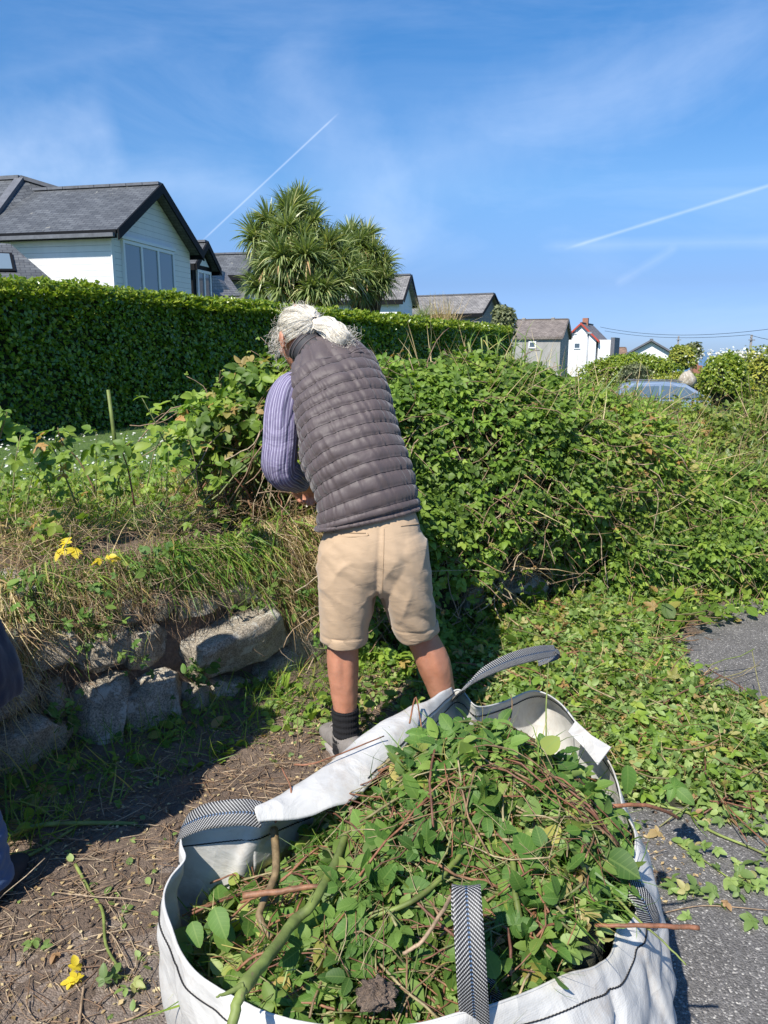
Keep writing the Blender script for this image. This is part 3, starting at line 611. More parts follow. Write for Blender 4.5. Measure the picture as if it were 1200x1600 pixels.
# ------------------------------------------------------------------ granite wall, stone by stone
m, t, b, o = newmat('granite'); oc = obj_co(t)
cc = t.ramp(t.noise(oc, 6, 6, .7), [(.25, (.20, .165, .12)), (.5, (.39, .335, .26)), (.75, (.56, .49, .39))])
cc = t.mix(1.0, cc, t.ramp(t.noise(oc, 160, 3, .8), [(.38, .45), (.62, 1.5)]), 'MULTIPLY')
cc = t.mix(t.ramp(t.noise(oc, 11, 6, .75), [(.52, 0), (.60, .8)]), cc, (.60, .58, .51))
cc = t.mix(t.ramp(t.noise(oc, 4.3, 4, .7, dist=.5), [(.66, 0), (.70, .8)]), cc, (.36, .25, .05))
cc = t.mix(t.ramp(t.noise(oc, 5.1, 5, .7, dist=.3), [(.54, 0), (.66, .55)]), cc, (.07, .075, .04))
t.l.new(cc, b.inputs['Base Color']); b.inputs['Roughness'].default_value = .9
t.l.new(t.bump(t.math('ADD', t.noise(oc, 28, 8, .75), t.math('MULTIPLY', t.noise(oc, 150, 3, .7), .35)), 1.0, .02), b.inputs['Normal']); M['granite'] = m
wall = empty('stone_wall', (0, 3.3, 0), label='low dry wall of rough lichened granite boulders under the grassy bank, behind the man', cat='wall')
_S = np.linspace(.5, 12, 500); _Z = np.linspace(0, .75, 60)
def wpt(s, z, off=0.0):
    f = foot(np.array([s]))[0]; i_ = inward(np.array([s]))[0]; a = .13+.14*z/.7+off; return np.array([f[0]+i_[0]*a, f[1]+i_[1]*a, z])
_tab = [(s, z, *proj(wpt(s, z))) for s in _S for z in _Z]; _tab = np.array(_tab)
def wall_at(px, py):
    k = np.argmin((_tab[:, 2]-px)**2 + (_tab[:, 3]-py)**2); return _tab[k, 0], _tab[k, 1]
_sid = [0]
def stone(x0, y0, x1, y1, rot=0.0, off=0.0, name='stone', taper=0.0):
    s, z = wall_at((x0+x1)/2, (y0+y1)/2); c_ = wpt(s, z, off); d = c_-np.array([0, 0, CAM_H]); zc = d[1]*math.cos(PITCH)-d[2]*math.sin(PITCH)
    n2 = inward(np.array([s]))[0]; along = np.array([n2[1], -n2[0], 0]); inn = np.array([n2[0], n2[1], 0])
    hx = 1.06*(x1-x0)/2*zc/1200/max(.5, abs(along[0])) * .96; hz = (y1-y0)/2*zc/1200/.96
    nu, nv = 56, 40; th = np.linspace(0, 2*math.pi, nu+1)[:-1]; ph = np.linspace(-math.pi/2, math.pi/2, nv); e = .5
    T, Ph = np.meshgrid(th, ph); sp_ = lambda v: np.sign(v)*np.abs(v)**e
    q = np.stack([sp_(np.cos(Ph))*sp_(np.cos(T)), sp_(np.cos(Ph))*sp_(np.sin(T)), sp_(np.sin(Ph))], -1)
    _sid[0] += 1; sd_ = _sid[0]
    q[..., 0] *= 1 + taper*q[..., 2]
    rad = 1 + .16*fbm(q+sd_*7.3, 1.1, 2, sd_) + .07*fbm(q+sd_, 3, 3, sd_+50)
    q = q*rad[..., None]
    rs_ = np.random.default_rng(sd_*13+5)
    for _k in range(11):
        ax_ = np.eye(3)[_k % 3]*(1 if _k % 2 else -1); nn_ = nrmz(ax_+rs_.normal(0, .33, 3)); dd_ = rs_.uniform(.70, .90); ex = np.maximum(0, q@nn_-dd_); q = q-ex[..., None]*nn_*.93
    L = np.stack([q[..., 0]*hx, q[..., 1]*.17, q[..., 2]*hz], -1)
    cr, sr = math.cos(rot), math.sin(rot); L = np.stack([L[..., 0]*cr - L[..., 2]*sr, L[..., 1], L[..., 0]*sr+L[..., 2]*cr], -1)
    W_ = L[..., :1]*along + L[..., 1:2]*inn + L[..., 2:]*np.array([0, 0, 1.]) ; 
    pw = W_+c_; W_ = W_ + (.012*fbm(pw, 16, 4, sd_)+.010*np.round(fbm(pw, 7, 2, sd_+9)*2)/2)[..., None]*nrmz(W_)
    V = (W_ + c_ + inn*.08); k, n = V.shape[:2]; i = np.arange(k-1)[:, None]; j = np.arange(n)[None]; j2 = (j+1) % n
    F = np.stack([i*n+j, i*n+j2, (i+1)*n+j2, (i+1)*n+j], -1).reshape(-1, 4)
    return mk(name, V.reshape(-1, 3), [F], M['granite'], wall, local=(0, 3.3, 0))
for a in [(178, 932, 214, 978), (218, 922, 268, 974, .1), (268, 918, 324, 966, .12), (330, 905, 400, 952, .1), (200, 972, 272, 1048, .05), (282, 952, 446, 1046, .20, -.07, 'stone', -.12), (374, 1030, 492, 1110, .28, 0), (322, 1052, 382, 1118, -.1, -.05), (180, 1048, 290, 1168, .04, -.06), (112, 1060, 184, 1170, -.05, -.05), (284, 1056, 332, 1150, .1, -.03),
          (-60, 1118, 78, 1194, .10, -.08), (-70, 1078, 60, 1122, .2, -.03), (-30, 1192, 40, 1232), (60, 1172, 120, 1222), (42, 985, 118, 1056, 0, .02), (120, 980, 196, 1046, .08, .0), (-40, 980, 40, 1062), (60, 920, 120, 980, 0, .03), (120, 915, 178, 975, 0, .03), (-20, 915, 55, 975, .1, .03), (64, 1060, 112, 1120, 0, .0),
          (405, 920, 460, 960, .1, .03), (450, 945, 520, 1030, 0, .02), (494, 1032, 560, 1085, .1, .0), (545, 930, 600, 1005, .1, .0), (600, 935, 650, 1000, 0, .0), (560, 1005, 640, 1050, .1, .02), (650, 930, 705, 1005, 0, .0), (700, 905, 765, 980, .1, -.02), (765, 880, 852, 962, .12, -.07), (852, 885, 930, 945, 0, .02), (700, 840, 780, 900, 0, .03), (785, 825, 860, 880, 0, .03)]:
    stone(*a)

# ------------------------------------------------------------------ clipped hedge
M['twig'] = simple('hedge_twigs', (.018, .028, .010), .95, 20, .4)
hA = np.array([-3.42, 6.6]); hd = unit([7.0, 15.4]); hn = np.array([hd[1], -hd[0]]); HL = 16.9
hedge = empty('clipped_hedge', (hA[0], hA[1], .7), label='long tall clipped glossy-leaved hedge running away in front of the houses', cat='hedge')
def hp(s, a, z): return np.stack([hA[0]+hd[0]*s-hn[0]*a, hA[1]+hd[1]*s-hn[1]*a, z], -1)
htop = lambda s: 2.095 - .001*s
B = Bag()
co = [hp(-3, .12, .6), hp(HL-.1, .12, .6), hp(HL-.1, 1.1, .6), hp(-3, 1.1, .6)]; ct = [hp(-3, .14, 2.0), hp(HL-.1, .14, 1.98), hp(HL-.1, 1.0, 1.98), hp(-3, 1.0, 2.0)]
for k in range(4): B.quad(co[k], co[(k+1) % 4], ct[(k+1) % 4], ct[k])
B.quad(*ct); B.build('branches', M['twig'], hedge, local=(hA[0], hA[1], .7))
B = Bag(); B2 = Bag()
for s0, s1, dens, sz_ in ((-1.6, 2.5, 3100, .050), (2.5, 6.5, 2100, .060), (6.5, HL, 1150, .080)):
    n = int((s1-s0)*1.40*dens); s = U(s0, s1, n); z = .68+1.43*U(0, 1, n)
    q = np.stack([s*1.1, z*1.1, z*0], -1); dep = .03+.06*fbm(q, 1.6, 3, 21) + rng.exponential(.035, n)
    pos = hp(s, dep, z); nz = np.tile([hn[0], hn[1], .75], (n, 1))
    tip = (z > 2.0) & (U(0, 1, n) < .8)
    R = frames(nz, .55, head=np.tile([0, 0, .8], (n, 1)), hj=.8); tone = np.clip(U(0, 1, n)**1.4, 0, 1)
    inst(B, T_LEAFLO, pos[~tip], R[~tip], (sz_*U(.7, 1.25, n))[~tip], tone[~tip]); inst(B2, T_LEAFLO, pos[tip], R[tip], (sz_*U(.7, 1.2, n))[tip])
    n = int((s1-s0)*1.1*dens*.8); s = U(s0, s1, n); a_ = 1.1*U(0, 1, n)**1.3; q = np.stack([s, a_, s*0], -1)
    z = htop(s) + .035*fbm(q, 2.2, 3, 31) + .05*U(-1, 1, n)**3 - .08*(a_ < .06)
    pos = hp(s, a_-.02, z); inst(B2, T_LEAFLO, pos, frames(np.tile([0, 0, 1.], (n, 1)), .6, np.tile([0, 0, 1.2], (n, 1)), 1.0), sz_*U(.7, 1.3, n), U(0, 1, n))
# end face
n = 3500; a_ = U(0, 1.1, n); z = U(.7, 2.07, n); inst(B, T_LEAFLO, hp(HL+U(-.08, .04, n), a_, z), frames(np.tile([hd[0], hd[1], .5], (n, 1)), .6), .08*U(.8, 1.2, n))
B.build('foliage', M['hedge'], hedge, local=(hA[0], hA[1], .7)); B2.build('top_foliage', M['hedge_top'], hedge, local=(hA[0], hA[1], .7))  # leaves along the top are paler and yellower than the face

# ------------------------------------------------------------------ cabbage palms
def palm(heads, base, label, zj):
    r = empty('cabbage_palm', (base[0], base[1], .7), label=label, cat='palm tree'); rows = []
    Bl = Bag(); Bd = Bag()
    for (px, py, Y) in heads:
        c_ = P(px, py, Y); b0 = np.array([base[0], base[1], .7]); mid = (b0*.45+c_*.55); mid[:2] = b0[:2]*.62+c_[:2]*.38; mid[2] = .7+(c_[2]-.7)*.55
        rows.append([b0, (b0+mid)/2, mid, (mid+c_)/2+np.array([0, 0, -.05]), c_])
        n = 200; up = unit(c_-mid + np.array([0, 0, .35])); d = nrmz(rng.normal(0, 1, (n, 3)) + up*.75)
        L_ = U(.34, .60, n)
        # arcs: start along d, droop by gravity
        k = 5; pts = [np.repeat(c_[None], n, 0)+d*.03]; dd = d.copy(); 
        for i in range(k):
            pts.append(pts[-1]+dd*(L_/k)[:, None]); dd = nrmz(dd+np.array([0, 0, -1.])*(.16+.26*(1-np.abs(d[:, 2:3])))*(.6+.8*U(0, 1, n)[:, None])*(i > 0))
        pts = np.stack(pts, 1); w0 = .019*U(.8, 1.2, n)
        side = nrmz(np.cross(pts[:, 2]-pts[:, 0], rng.normal(0, .4, (n, 3))+np.array([0, 0, 1.])))
        wp = np.array([.6, 1, .95, .75, .45, .04]); Vl = pts - side[:, None]*(w0[:, None]*wp)[..., None]; Vr = pts + side[:, None]*(w0[:, None]*wp)[..., None]
        V = np.stack([Vl, Vr], 2).reshape(n, -1, 3); ii = np.arange(k)[:, None]*2; f = np.concatenate([ii, ii+1, ii+3, ii+2], 1)
        F = (f[None]+(np.arange(n)*2*(k+1))[:, None, None]).reshape(-1, 4); lp = np.zeros(V.shape); lp[..., 2] = np.clip(U(0, .9, n) + .35*(d[:, 2] < -.45), 0, 1)[:, None]
        Bl.add(V.reshape(-1, 3), [F], lp.reshape(-1, 3))
    B = Bag(); tubes(B, rows, [[.16, .12, .09, .07, .06]], 8); B.build('trunk', M['bark'], r, True, local=(base[0], base[1], .7))
    Bl.build('crown', M['palm'], r, True, local=(base[0], base[1], .7)); return r
b1 = P(470, 470, 16.2); palm([(452, 334, 16), (420, 350, 16), (487, 352, 16.1), (432, 384, 15.6), (470, 378, 15.6), (512, 388, 16), (418, 418, 15.7), (455, 420, 15.3), (500, 422, 15.5), (532, 412, 16), (440, 452, 15.4), (485, 455, 15.2), (525, 448, 15.6), (465, 345, 16.8), (500, 385, 16.8), (412, 388, 16.4), (520, 430, 16.5), (448, 362, 15.6), (478, 400, 15.2), (400, 375, 16.0), (405, 450, 15.8), (530, 392, 16.3), (545, 432, 15.9), (468, 322, 16.4), (440, 405, 15.2), (505, 460, 15.2)], b1, 'big bushy cabbage palm with sword leaves, the taller one beside the slate house', .5)
b2 = P(572, 470, 18.2); palm([(560, 386, 18), (583, 402, 18), (550, 412, 17.8), (590, 425, 18), (570, 436, 17.6), (588, 452, 17.9), (546, 442, 17.6), (565, 460, 17.5), (575, 412, 18.6), (545, 392, 18.4), (598, 418, 18.0), (598, 442, 17.8), (572, 376, 18.3), (548, 372, 18.4)], b2, 'smaller cabbage palm on the right, next to the pale gabled house', .5)

# ------------------------------------------------------------------ distant bushes and shrubs
def bush(name, label, c_, rad, n, size, mat, zb=None, core=True, cat='bush', tm=None, lump=.22, group=None):
    c_ = np.asarray(c_, float); rad = np.asarray(rad, float); zb = gz(*c_[:2]) if zb is None else zb
    r = empty(name, (c_[0], c_[1], float(zb)), label=label, cat=cat, group=group); lo = (c_[0], c_[1], float(zb))
    d = nrmz(rng.normal(0, 1, (n, 3))); d[:, 2] = np.where(d[:, 2] < -.5, -d[:, 2], d[:, 2]); d = nrmz(d)
    rr = 1 + lump*fbm(d*2.2+c_, 1, 3, 77) - np.minimum(rng.exponential(.08, n), .45) + .05*rng.normal(0, 1, n)
    pos = c_ + d*rad*rr[:, None]; B = Bag(); inst(B, tm or T_LEAFLO, pos, frames(d/rad*rad.mean()+np.array([0, 0, .4]), .6), size*U(.7, 1.3, n)); B.build('crown', mat, r, True, local=lo)
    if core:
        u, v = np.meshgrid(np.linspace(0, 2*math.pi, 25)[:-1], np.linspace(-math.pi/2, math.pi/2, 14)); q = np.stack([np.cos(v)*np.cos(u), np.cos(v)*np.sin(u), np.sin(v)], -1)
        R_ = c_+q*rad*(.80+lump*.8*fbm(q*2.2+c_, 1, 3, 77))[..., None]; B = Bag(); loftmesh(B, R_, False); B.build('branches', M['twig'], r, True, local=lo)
    B = Bag(); tubes(B, [[(c_[0], c_[1], zb-.1), (c_[0]+.02, c_[1], zb+.3), (c_[0], c_[1], c_[2])]], [[.10, .08, .05]], 6); B.build('trunk', M['bark'], r, True, local=lo); return r
def pc(px, py, Y): return P(px, py, Y)
bush('shrub', 'dull grey-green shrub at the far end of the clipped hedge', pc(786, 508, 25), (.42, .4, .62), 1300, .10, M['greybush'])
c_ = pc(985, 588, 32); fh = bush('far_hedge', 'short bright green clipped hedge beyond the brambles, in front of the low white gable', c_+np.array([0, 0, -.15]), (2.15, .6, 1.05), 8000, .11, M['hedge_top'], cat='hedge', lump=.06)
bush('shrub', 'greyish twiggy shrub in front of the short green hedge', pc(990, 590, 30), (.6, .4, .6), 1100, .08, M['greybush'])
bush('bush', 'rounded mid-green bush left of the thin utility pole', pc(1066, 562, 36), (.62, .5, .62), 1900, .13, M['bush'])
bush('bush', 'smaller paler bush behind the rounded green bush', pc(1082, 552, 38), (.45, .5, .5), 900, .13, M['greybush'])
bush('shrub', 'low olive shrubs behind the parked car', pc(1060, 604, 31), (1.9, .5, .5), 3500, .09, M['bush'])
c_ = pc(1075, 584, 30); B = Bag(); u, v = np.meshgrid(np.linspace(0, 2*math.pi, 25)[:-1], np.linspace(-math.pi/2, math.pi/2, 14)); q = np.stack([np.cos(v)*np.cos(u)*.3, np.cos(v)*np.sin(u)*.3, np.sin(v)*.36], -1)*(1+.2*fbm(np.stack([u, v, u*0], -1), 1, 2, 3))[..., None]
loftmesh(B, q, False); o_ = B.build('standing_stone', M['granite'], None, True); o_.location = (c_[0], c_[1], c_[2]-.25); tag(o_, 'small pale standing stone between the bushes behind the car', 'stone')
fb = bush('flowering_bush', 'large yellow-green bush with white blossom on top, at the right edge', pc(1172, 602, 13.2)+np.array([.25, 0, -.15]), (1.02, .8, .70), 11000, .055, M['bush'], lump=.18, core=True)
n = 900; fc = pc(1140, 566, 13.4); pos = fc+np.array([.18, 0, .10])+np.stack([rng.normal(0, .30, n), rng.normal(0, .3, n), rng.normal(0, .055, n)], -1); B = Bag(); inst(B, T_LEAFLO, pos, frames(np.tile([0, -.4, 1.], (n, 1)), .7), .05*U(.6, 1.3, n))
B.build('blossom', M['petal'], fb, True, local=tuple(fb.location))
bush('bush', 'rounded yellow-green bush against the left of the flowering bush', pc(1132, 596, 12.4), (.38, .35, .42), 3800, .05, M['hedge_top'], lump=.2)
# pampas and spiky tuft behind the hedge
c_ = pc(690, 492, 27); B = Bag(); n = 260; inst(B, T_STRAW, c_+np.stack([rng.normal(0, .3, n), rng.normal(0, .2, n), np.full(n, -.6)], -1), bladeframes(n, .22), 1.2*U(.7, 1.2, n)); o_ = B.build('dry_plumes', M['straw'], None, True, local=tuple(c_)); o_.location = tuple(c_); tag(o_, 'tuft of dry brown plumes over the hedge before the long slate roof', 'plant')
c_ = pc(662, 492, 26); B = Bag(); n = 120; inst(B, T_BLADE, c_+np.stack([rng.normal(0, .05, n), rng.normal(0, .05, n), np.full(n, -.1)], -1), bladeframes(n, .7), .55*U(.7, 1.2, n)); o_ = B.build('spiky_plant', M['palm'], None, True, local=tuple(c_)); o_.location = tuple(c_); tag(o_, 'small spiky plant above the hedge beside the dry plumes', 'plant')

# ------------------------------------------------------------------ bramble thickets on the bank
def zr(x): return np.interp(x, [-.7, -.3, .15, .5, .9, 1.4, 2.05, 2.7, 3.4, 8], [1.15, 1.26, 1.34, 1.36, 1.29, 1.18, 1.03, .94, .93, .8])
PV = np.linspace(0, 1, 8)
def thick(s, v, dep):
    """point on the thicket surface; s along the bank foot, v from the foot (0) over the top (1)"""
    f = foot(s); i_ = inward(s); zt = zr(f[:, 0]+.0)
    a = np.interp(v, PV, [-.02, -.10, -.06, .06, .28, .62, 1.05, 1.6]); zz = np.interp(v, PV, [.05, .32, .58, .79, .93, 1.0, .985, .86])*zt
    a = a + .10*np.clip((f[:, 0]-1.2), 0, 1)*(1-v)*-1.5
    k = np.stack([s, v*2.6, s*0], -1); lump = .17*fbm(k, 1.35, 3, 41)
    na = np.interp(v, PV, [-1, -1, -.95, -.8, -.55, -.2, 0, .3]); nz_ = np.interp(v, PV, [.1, .15, .35, .6, .85, 1, 1, .95])
    N = nrmz(np.stack([i_[:, 0]*na, i_[:, 1]*na, nz_], -1))
    p = np.stack([f[:, 0]+i_[:, 0]*a, f[:, 1]+i_[:, 1]*a, zz], -1) + N*(lump-dep)[:, None]; return p, N
def thicket(name, label, x0, x1, n_hi, n_lo, size, mat, canes, zmin=0.0, local=(1.5, 5, .7)):
    r = empty(name, local, label=label, cat='brambles'); s0, s1 = s_of_x(x0), s_of_x(x1)
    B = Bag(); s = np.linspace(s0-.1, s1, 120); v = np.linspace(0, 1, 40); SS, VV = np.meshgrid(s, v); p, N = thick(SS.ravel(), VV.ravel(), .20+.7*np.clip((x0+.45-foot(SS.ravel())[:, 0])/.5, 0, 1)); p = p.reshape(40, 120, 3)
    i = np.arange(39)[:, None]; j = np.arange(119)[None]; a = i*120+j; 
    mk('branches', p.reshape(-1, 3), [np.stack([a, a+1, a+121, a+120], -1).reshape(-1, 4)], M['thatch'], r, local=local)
    B = Bag(); pts = []
    for cnt, tm, hi in ((n_hi, T_BR_HI, 1), (n_lo, T_BR_LO, 0)):
        s = U(s0, s1, cnt); v = U(0, 1, cnt)**.85; dep = rng.exponential(.05, cnt)-.05
        k = np.stack([s*1.5, v*3, s*0], -1); gap = fbm(k, 2.3, 3, 91); keep = (gap > -.40+.9*np.exp(-(v/.16)**2)*(foot(s)[:, 0] < 1.25)) | (U(0, 1, cnt) < .25)
        edge_ = np.clip((foot(s)[:, 0]-x0)/.25, 0, 1); keep &= U(0, 1, cnt) < edge_
        p, N = thick(s, v, dep); PX = np.array([proj(q_) for q_ in p]); bare = (((PX[:, 0]-815)/52)**2+((PX[:, 1]-915)/58)**2 < 1)*.9+(((PX[:, 0]-738)/36)**2+((PX[:, 1]-945)/40)**2 < 1)*.7+(((PX[:, 0]-605)/26)**2+((PX[:, 1]-965)/40)**2 < 1)*.9; keep &= U(0, 1, cnt) > bare
        p = p[keep]; N = N[keep]; k_ = len(p)
        inst(B, tm, p, frames(N*.6+np.array([-.15, -.25, .65]), .45, head=np.tile([0, -.35, -.35], (k_, 1)), hj=.8), size*U(.65, 1.3, k_), np.clip(U(0, 1, k_)*.86 + .22*fbm(k[keep]*.8, 1, 2, 12), 0, 1))
    # canes: arching stems with leaves along them
    s = U(s0+.1, s1, canes); v = U(.12, 1, canes); p, N = thick(s, v, np.full(canes, .10)); L_ = U(.18, .42, canes)
    ln = wander(p, N*.75+rng.normal(0, .42, (canes, 3))+np.array([0, -.1, .25]), L_, 7, .16, .20); Bs = Bag(); tubes(Bs, ln, np.linspace(.0032, .0013, 7)[None]*U(.8, 1.5, canes)[:, None], 5, U(0, .75, canes))
    for q in range(2, 7):
        m_ = U(0, 1, canes) < .85; pp = ln[m_, q]; k_ = len(pp); dr = nrmz(ln[m_, q]-ln[m_, q-1]); inst(B, T_BR_HI, pp, frames(np.tile([0, -.3, 1.], (k_, 1)), .5, dr*.6, .7), size*U(.55, 1.0, k_)*(1-.07*q), np.clip(U(.25, .75, k_) + (.33 if q == 6 else 0), 0, 1))
    # dry loose stems lying over the leaves
    nd = int(canes*3.2); s = U(s0, s1, nd); v = U(0, .95, nd); p, N = thick(s, v, U(-.04, .08, nd)); i_ = inward(s); al = np.stack([i_[:, 1], -i_[:, 0], s*0], -1)
    ln = wander(p, al*rng.normal(0, .8, (nd, 1))+np.array([0, -.05, -.6])*np.abs(rng.normal(.5, .7, (nd, 1))), U(.15, .6, nd), 8, .22, .05); tubes(Bs, ln, U(.0012, .0034, nd)[:, None], 5, U(0, 1, nd))
    Bs.build('stems', M['deadstem'], r, True, local=local); B.build('foliage', mat, r, True, local=local); return r
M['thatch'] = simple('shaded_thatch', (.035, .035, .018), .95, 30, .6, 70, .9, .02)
thicket('bramble_thicket', 'dense green bramble thicket rising over the wall right behind the man', -.30, 2.35, 12500, 30000, .066, M['bramble'], 380)
thicket('bramble_bank', 'browner bramble and scrub bank at the right, in front of the parked car', 2.30, 7.6, 3000, 30000, .072, M['bramble_far'], 300, local=(4, 6, .7))
# grass and dry stalks growing through the right-hand bank
n = 5200; s = U(s_of_x(1.1), s_of_x(6.5), n); v = U(.05, .95, n); p, N = thick(s, v, np.full(n, .06)); B = Bag(); inst(B, T_BLADE, p, frames(N*.6+np.array([0, -.1, .6]), .45), U(.14, .32, n)); tag(B.build('bank_grass', M['grass'], None, True), kind='stuff')
n = 2600; s = U(s_of_x(.5), s_of_x(6.5), n); v = U(.05, .95, n); p, N = thick(s, v, np.full(n, .03)); B = Bag(); inst(B, T_STRAW, p, frames(N*.6+np.array([0, -.1, .5]), .6), U(.15, .4, n)); tag(B.build('dry_bank_grass', M['straw'], None, True), kind='stuff')
# tall pale cut stalks standing in the thicket (right of the man)
st = empty('stalks', tuple(P(790, 640, 4.6)), label='clump of tall pale green grassy stalks standing out of the brambles', cat='plant'); B = Bag(); l0 = np.array(st.location)
n = 24; p = l0+np.stack([rng.normal(0, .07, n), rng.normal(0, .08, n), rng.normal(-.05, .05, n)], -1); ln = wander(p, np.array([0, 0, 1.])+rng.normal(0, .13, (n, 3)), U(.25, .45, n), 6, .05); tubes(B, ln, U(.003, .006, n)[:, None], 5); B.build('stem', M['greenstem'], st, True, local=tuple(l0))
B = Bag(); k_ = 130; q = ln[rng.integers(0, n, k_), rng.integers(2, 6, k_)]; inst(B, T_BLADE, q, bladeframes(k_, .7), U(.08, .2, k_)); B.build('leaf_blades', M['grass'], st, True, local=tuple(l0))

# bramble bush left of the man, open at the bottom
def openbush(name, label, clumps, stems, base, cat='brambles', size=.095, mat='bramble'):
    r = empty(name, tuple(base), label=label, cat=cat); B = Bag(); Bs = Bag(); base = np.asarray(base, float)
    for c_, rad, n in clumps:
        d = nrmz(rng.normal(0, 1, (n, 3))); rr = U(.25, 1, n)**.5*(1+.25*fbm(d*2+c_[0], 1, 2, 5)); p = np.asarray(c_)+d*np.asarray(rad)*rr[:, None]
        inst(B, T_BR_HI, p, frames(d*.5+np.array([-.1, -.4, .8]), .5, hj=1), size*U(.6, 1.25, n), U(0, 1, n)**1.1)
    for k in range(stems):
        c_, rad, n = clumps[rng.integers(0, len(clumps))]; e_ = np.asarray(c_)+rng.normal(0, .6, 3)*np.asarray(rad); b_ = base+np.array([rng.normal(0, .28), rng.normal(0, .12), 0]); m_ = (b_+e_)/2+rng.normal(0, .10, 3)+np.array([0, 0, .05]); t_ = np.linspace(0, 1, 9)[:, None]
        tubes(Bs, ((1-t_)**2*b_+2*t_*(1-t_)*m_+t_**2*e_+rng.normal(0, .012, (9, 3)))[None], np.linspace(.0045, .0015, 9)[None]*U(.6, 1.5), 5)
    Bs.build('stem', M['stem'], r, True, local=tuple(base)); B.build('foliage', M[mat], r, True, local=tuple(base)); return r
b0 = P(385, 770, 3.75); openbush('bramble_bush', 'loose bramble bush with bare tangled stems, left of the man by the hedge', [(P(420, 600, 3.9), (.20, .16, .13), 210), (P(385, 650, 3.8), (.24, .18, .13), 240), (P(330, 650, 3.7), (.15, .15, .10), 90), (P(400, 700, 3.8), (.25, .2, .10), 190), (P(440, 730, 3.9), (.2, .2, .16), 130), (P(300, 690, 3.6), (.14, .12, .07), 45), (P(470, 620, 4.0), (.15, .15, .2), 150), (P(345, 720, 3.7), (.16, .15, .07), 70)], 85, (b0[0], b0[1], .70))
# separate long shoots rising against the hedge
def shoot(pts, label, leaves=6, size=.10, r0=.004, tone=(0.2, .8), group=None, mat='bramble', stem='stem'):
    pts = np.array([P(*q) for q in pts]); r = empty('bramble_shoot', tuple(pts[0]), label=label, cat='plant shoot', group=group); B = Bag(); t_ = np.linspace(0, 1, 12); tt_ = np.linspace(0, 1, len(pts))
    q = np.stack([np.interp(t_, tt_, pts[:, k]) for k in range(3)], -1); q[1:-1] = (q[:-2]+q[1:-1]*2+q[2:])/4; tubes(B, q[None], np.linspace(r0, r0*.4, 12)[None], 6); B.build('stem', M[stem], r, True, local=tuple(pts[0]))
    B = Bag(); k_ = leaves; idx = np.linspace(4, 11, k_).astype(int); inst(B, T_BR_HI, q[idx], frames(np.tile([-.1, -.5, .8], (k_, 1)), .4, hj=1), size*U(.8, 1.15, k_), U(*tone, k_)); B.build('leaves', M[mat], r, True, local=tuple(pts[0])); return r
shoot([(290, 760, 3.3), (262, 700, 3.3), (240, 655, 3.3), (222, 622, 3.3)], 'slender bramble shoot with leafy tip left of the loose bush, against the hedge', 7)
shoot([(120, 790, 3.1), (100, 740, 3.1), (84, 700, 3.1), (62, 680, 3.1)], 'shoot with withered drooping grey-brown tip, left of the cut stub', 5, .08, tone=(.93, 1))
shoot([(150, 770, 3.1), (125, 720, 3.1), (95, 690, 3.1), (90, 668, 3.1)], 'leaning bramble shoot with fresh leaves just left of the cut stub', 8, .10)
shoot([(-20, 760, 2.9), (-5, 700, 2.9), (5, 665, 2.9), (12, 640, 2.9)], 'bramble shoot with large leaves at the left edge against the hedge', 9, .11)
shoot([(210, 790, 3.1), (200, 730, 3.1), (190, 705, 3.1), (205, 690, 3.1)], 'bushy pale-leaved shoot at the foot of the cut stub', 9, .105)
for k, (px, py, hh) in enumerate(((40, 770, 60), (150, 745, 70), (260, 755, 50), (310, 740, 60), (20, 740, 60), (230, 730, 60), (85, 775, 55), (180, 780, 50), (340, 780, 45))):
    Y_ = U(2.95, 3.4); dx = U(-30, 30); shoot([(px, py+30, Y_), (px+dx*.3, py-hh*.3, Y_), (px+dx*.7, py-hh*.7, Y_), (px+dx, py-hh, Y_)], ['low leafy shoot on the wall top, at the left edge', 'leafy shoot on the wall top just below the cut stub', 'short shoot right of the cut stub before the lawn', 'short shoot beside the loose bramble bush', 'small shoot under the large-leaved one at the left edge', 'leafy shoot leaning in front of the daisies', 'shoot rising behind the yellow leaf', 'low shoot in the grass between the yellow leaves and the lawn', 'small shoot in front of the bare tangled stems'][k], 7, .085, r0=.0025)
a_ = np.array([P(183, 720, 3.1), P(177, 670, 3.1), P(169, 609, 3.1)]); B = Bag(); tubes(B, a_[None]-a_[0], [[.0085, .0078, .0070]], 10); o_ = B.build('green_stub', M['greenstem'], None, True); o_.location = tuple(a_[0]); tag(o_, 'upright thick cut green stub standing against the dark hedge', 'cut stem')

# ------------------------------------------------------------------ grasses
n = 30000; yy = 3.3+5.2*U(0, 1, n)**1.5; xx = U(-.58, .05, n)*yy; m_ = yy > footy(xx)+1.0; p = np.stack([xx, yy, np.full(n, .695)], -1)[m_]; B = Bag(); inst(B, T_BLADE, p, bladeframes(len(p), .6), U(.03, .075, len(p))); tag(B.build('lawn_blades', M['lawn_grass'], None, True), kind='stuff')
daisy = merge([(np.array([(math.cos(a), math.sin(a), 0) for a in np.linspace(0, 2*math.pi, 9)[:-1]]), [[tuple(range(8))]], np.zeros((8, 3)))])
n = 900; yy = U(3.7, 7.2, n); xx = U(-.56, .0, n)*yy; B = Bag(); inst(B, [daisy], np.stack([xx, yy, U(.725, .75, n)], -1), frames(np.tile([0, -.3, 1.], (n, 1)), .3), U(.007, .012, n)); tag(B.build('lawn_daisies', M['petal'], None, True), kind='stuff')
def bankxy(s, a): f = foot(s); i_ = inward(s); return f[:, 0]+i_[:, 0]*a, f[:, 1]+i_[:, 1]*a
def btop(a): return np.interp(a, [.1, .24, .33, .46, .62, .85, 1.3], [.35, .50, .60, .67, .70, .70, .69])
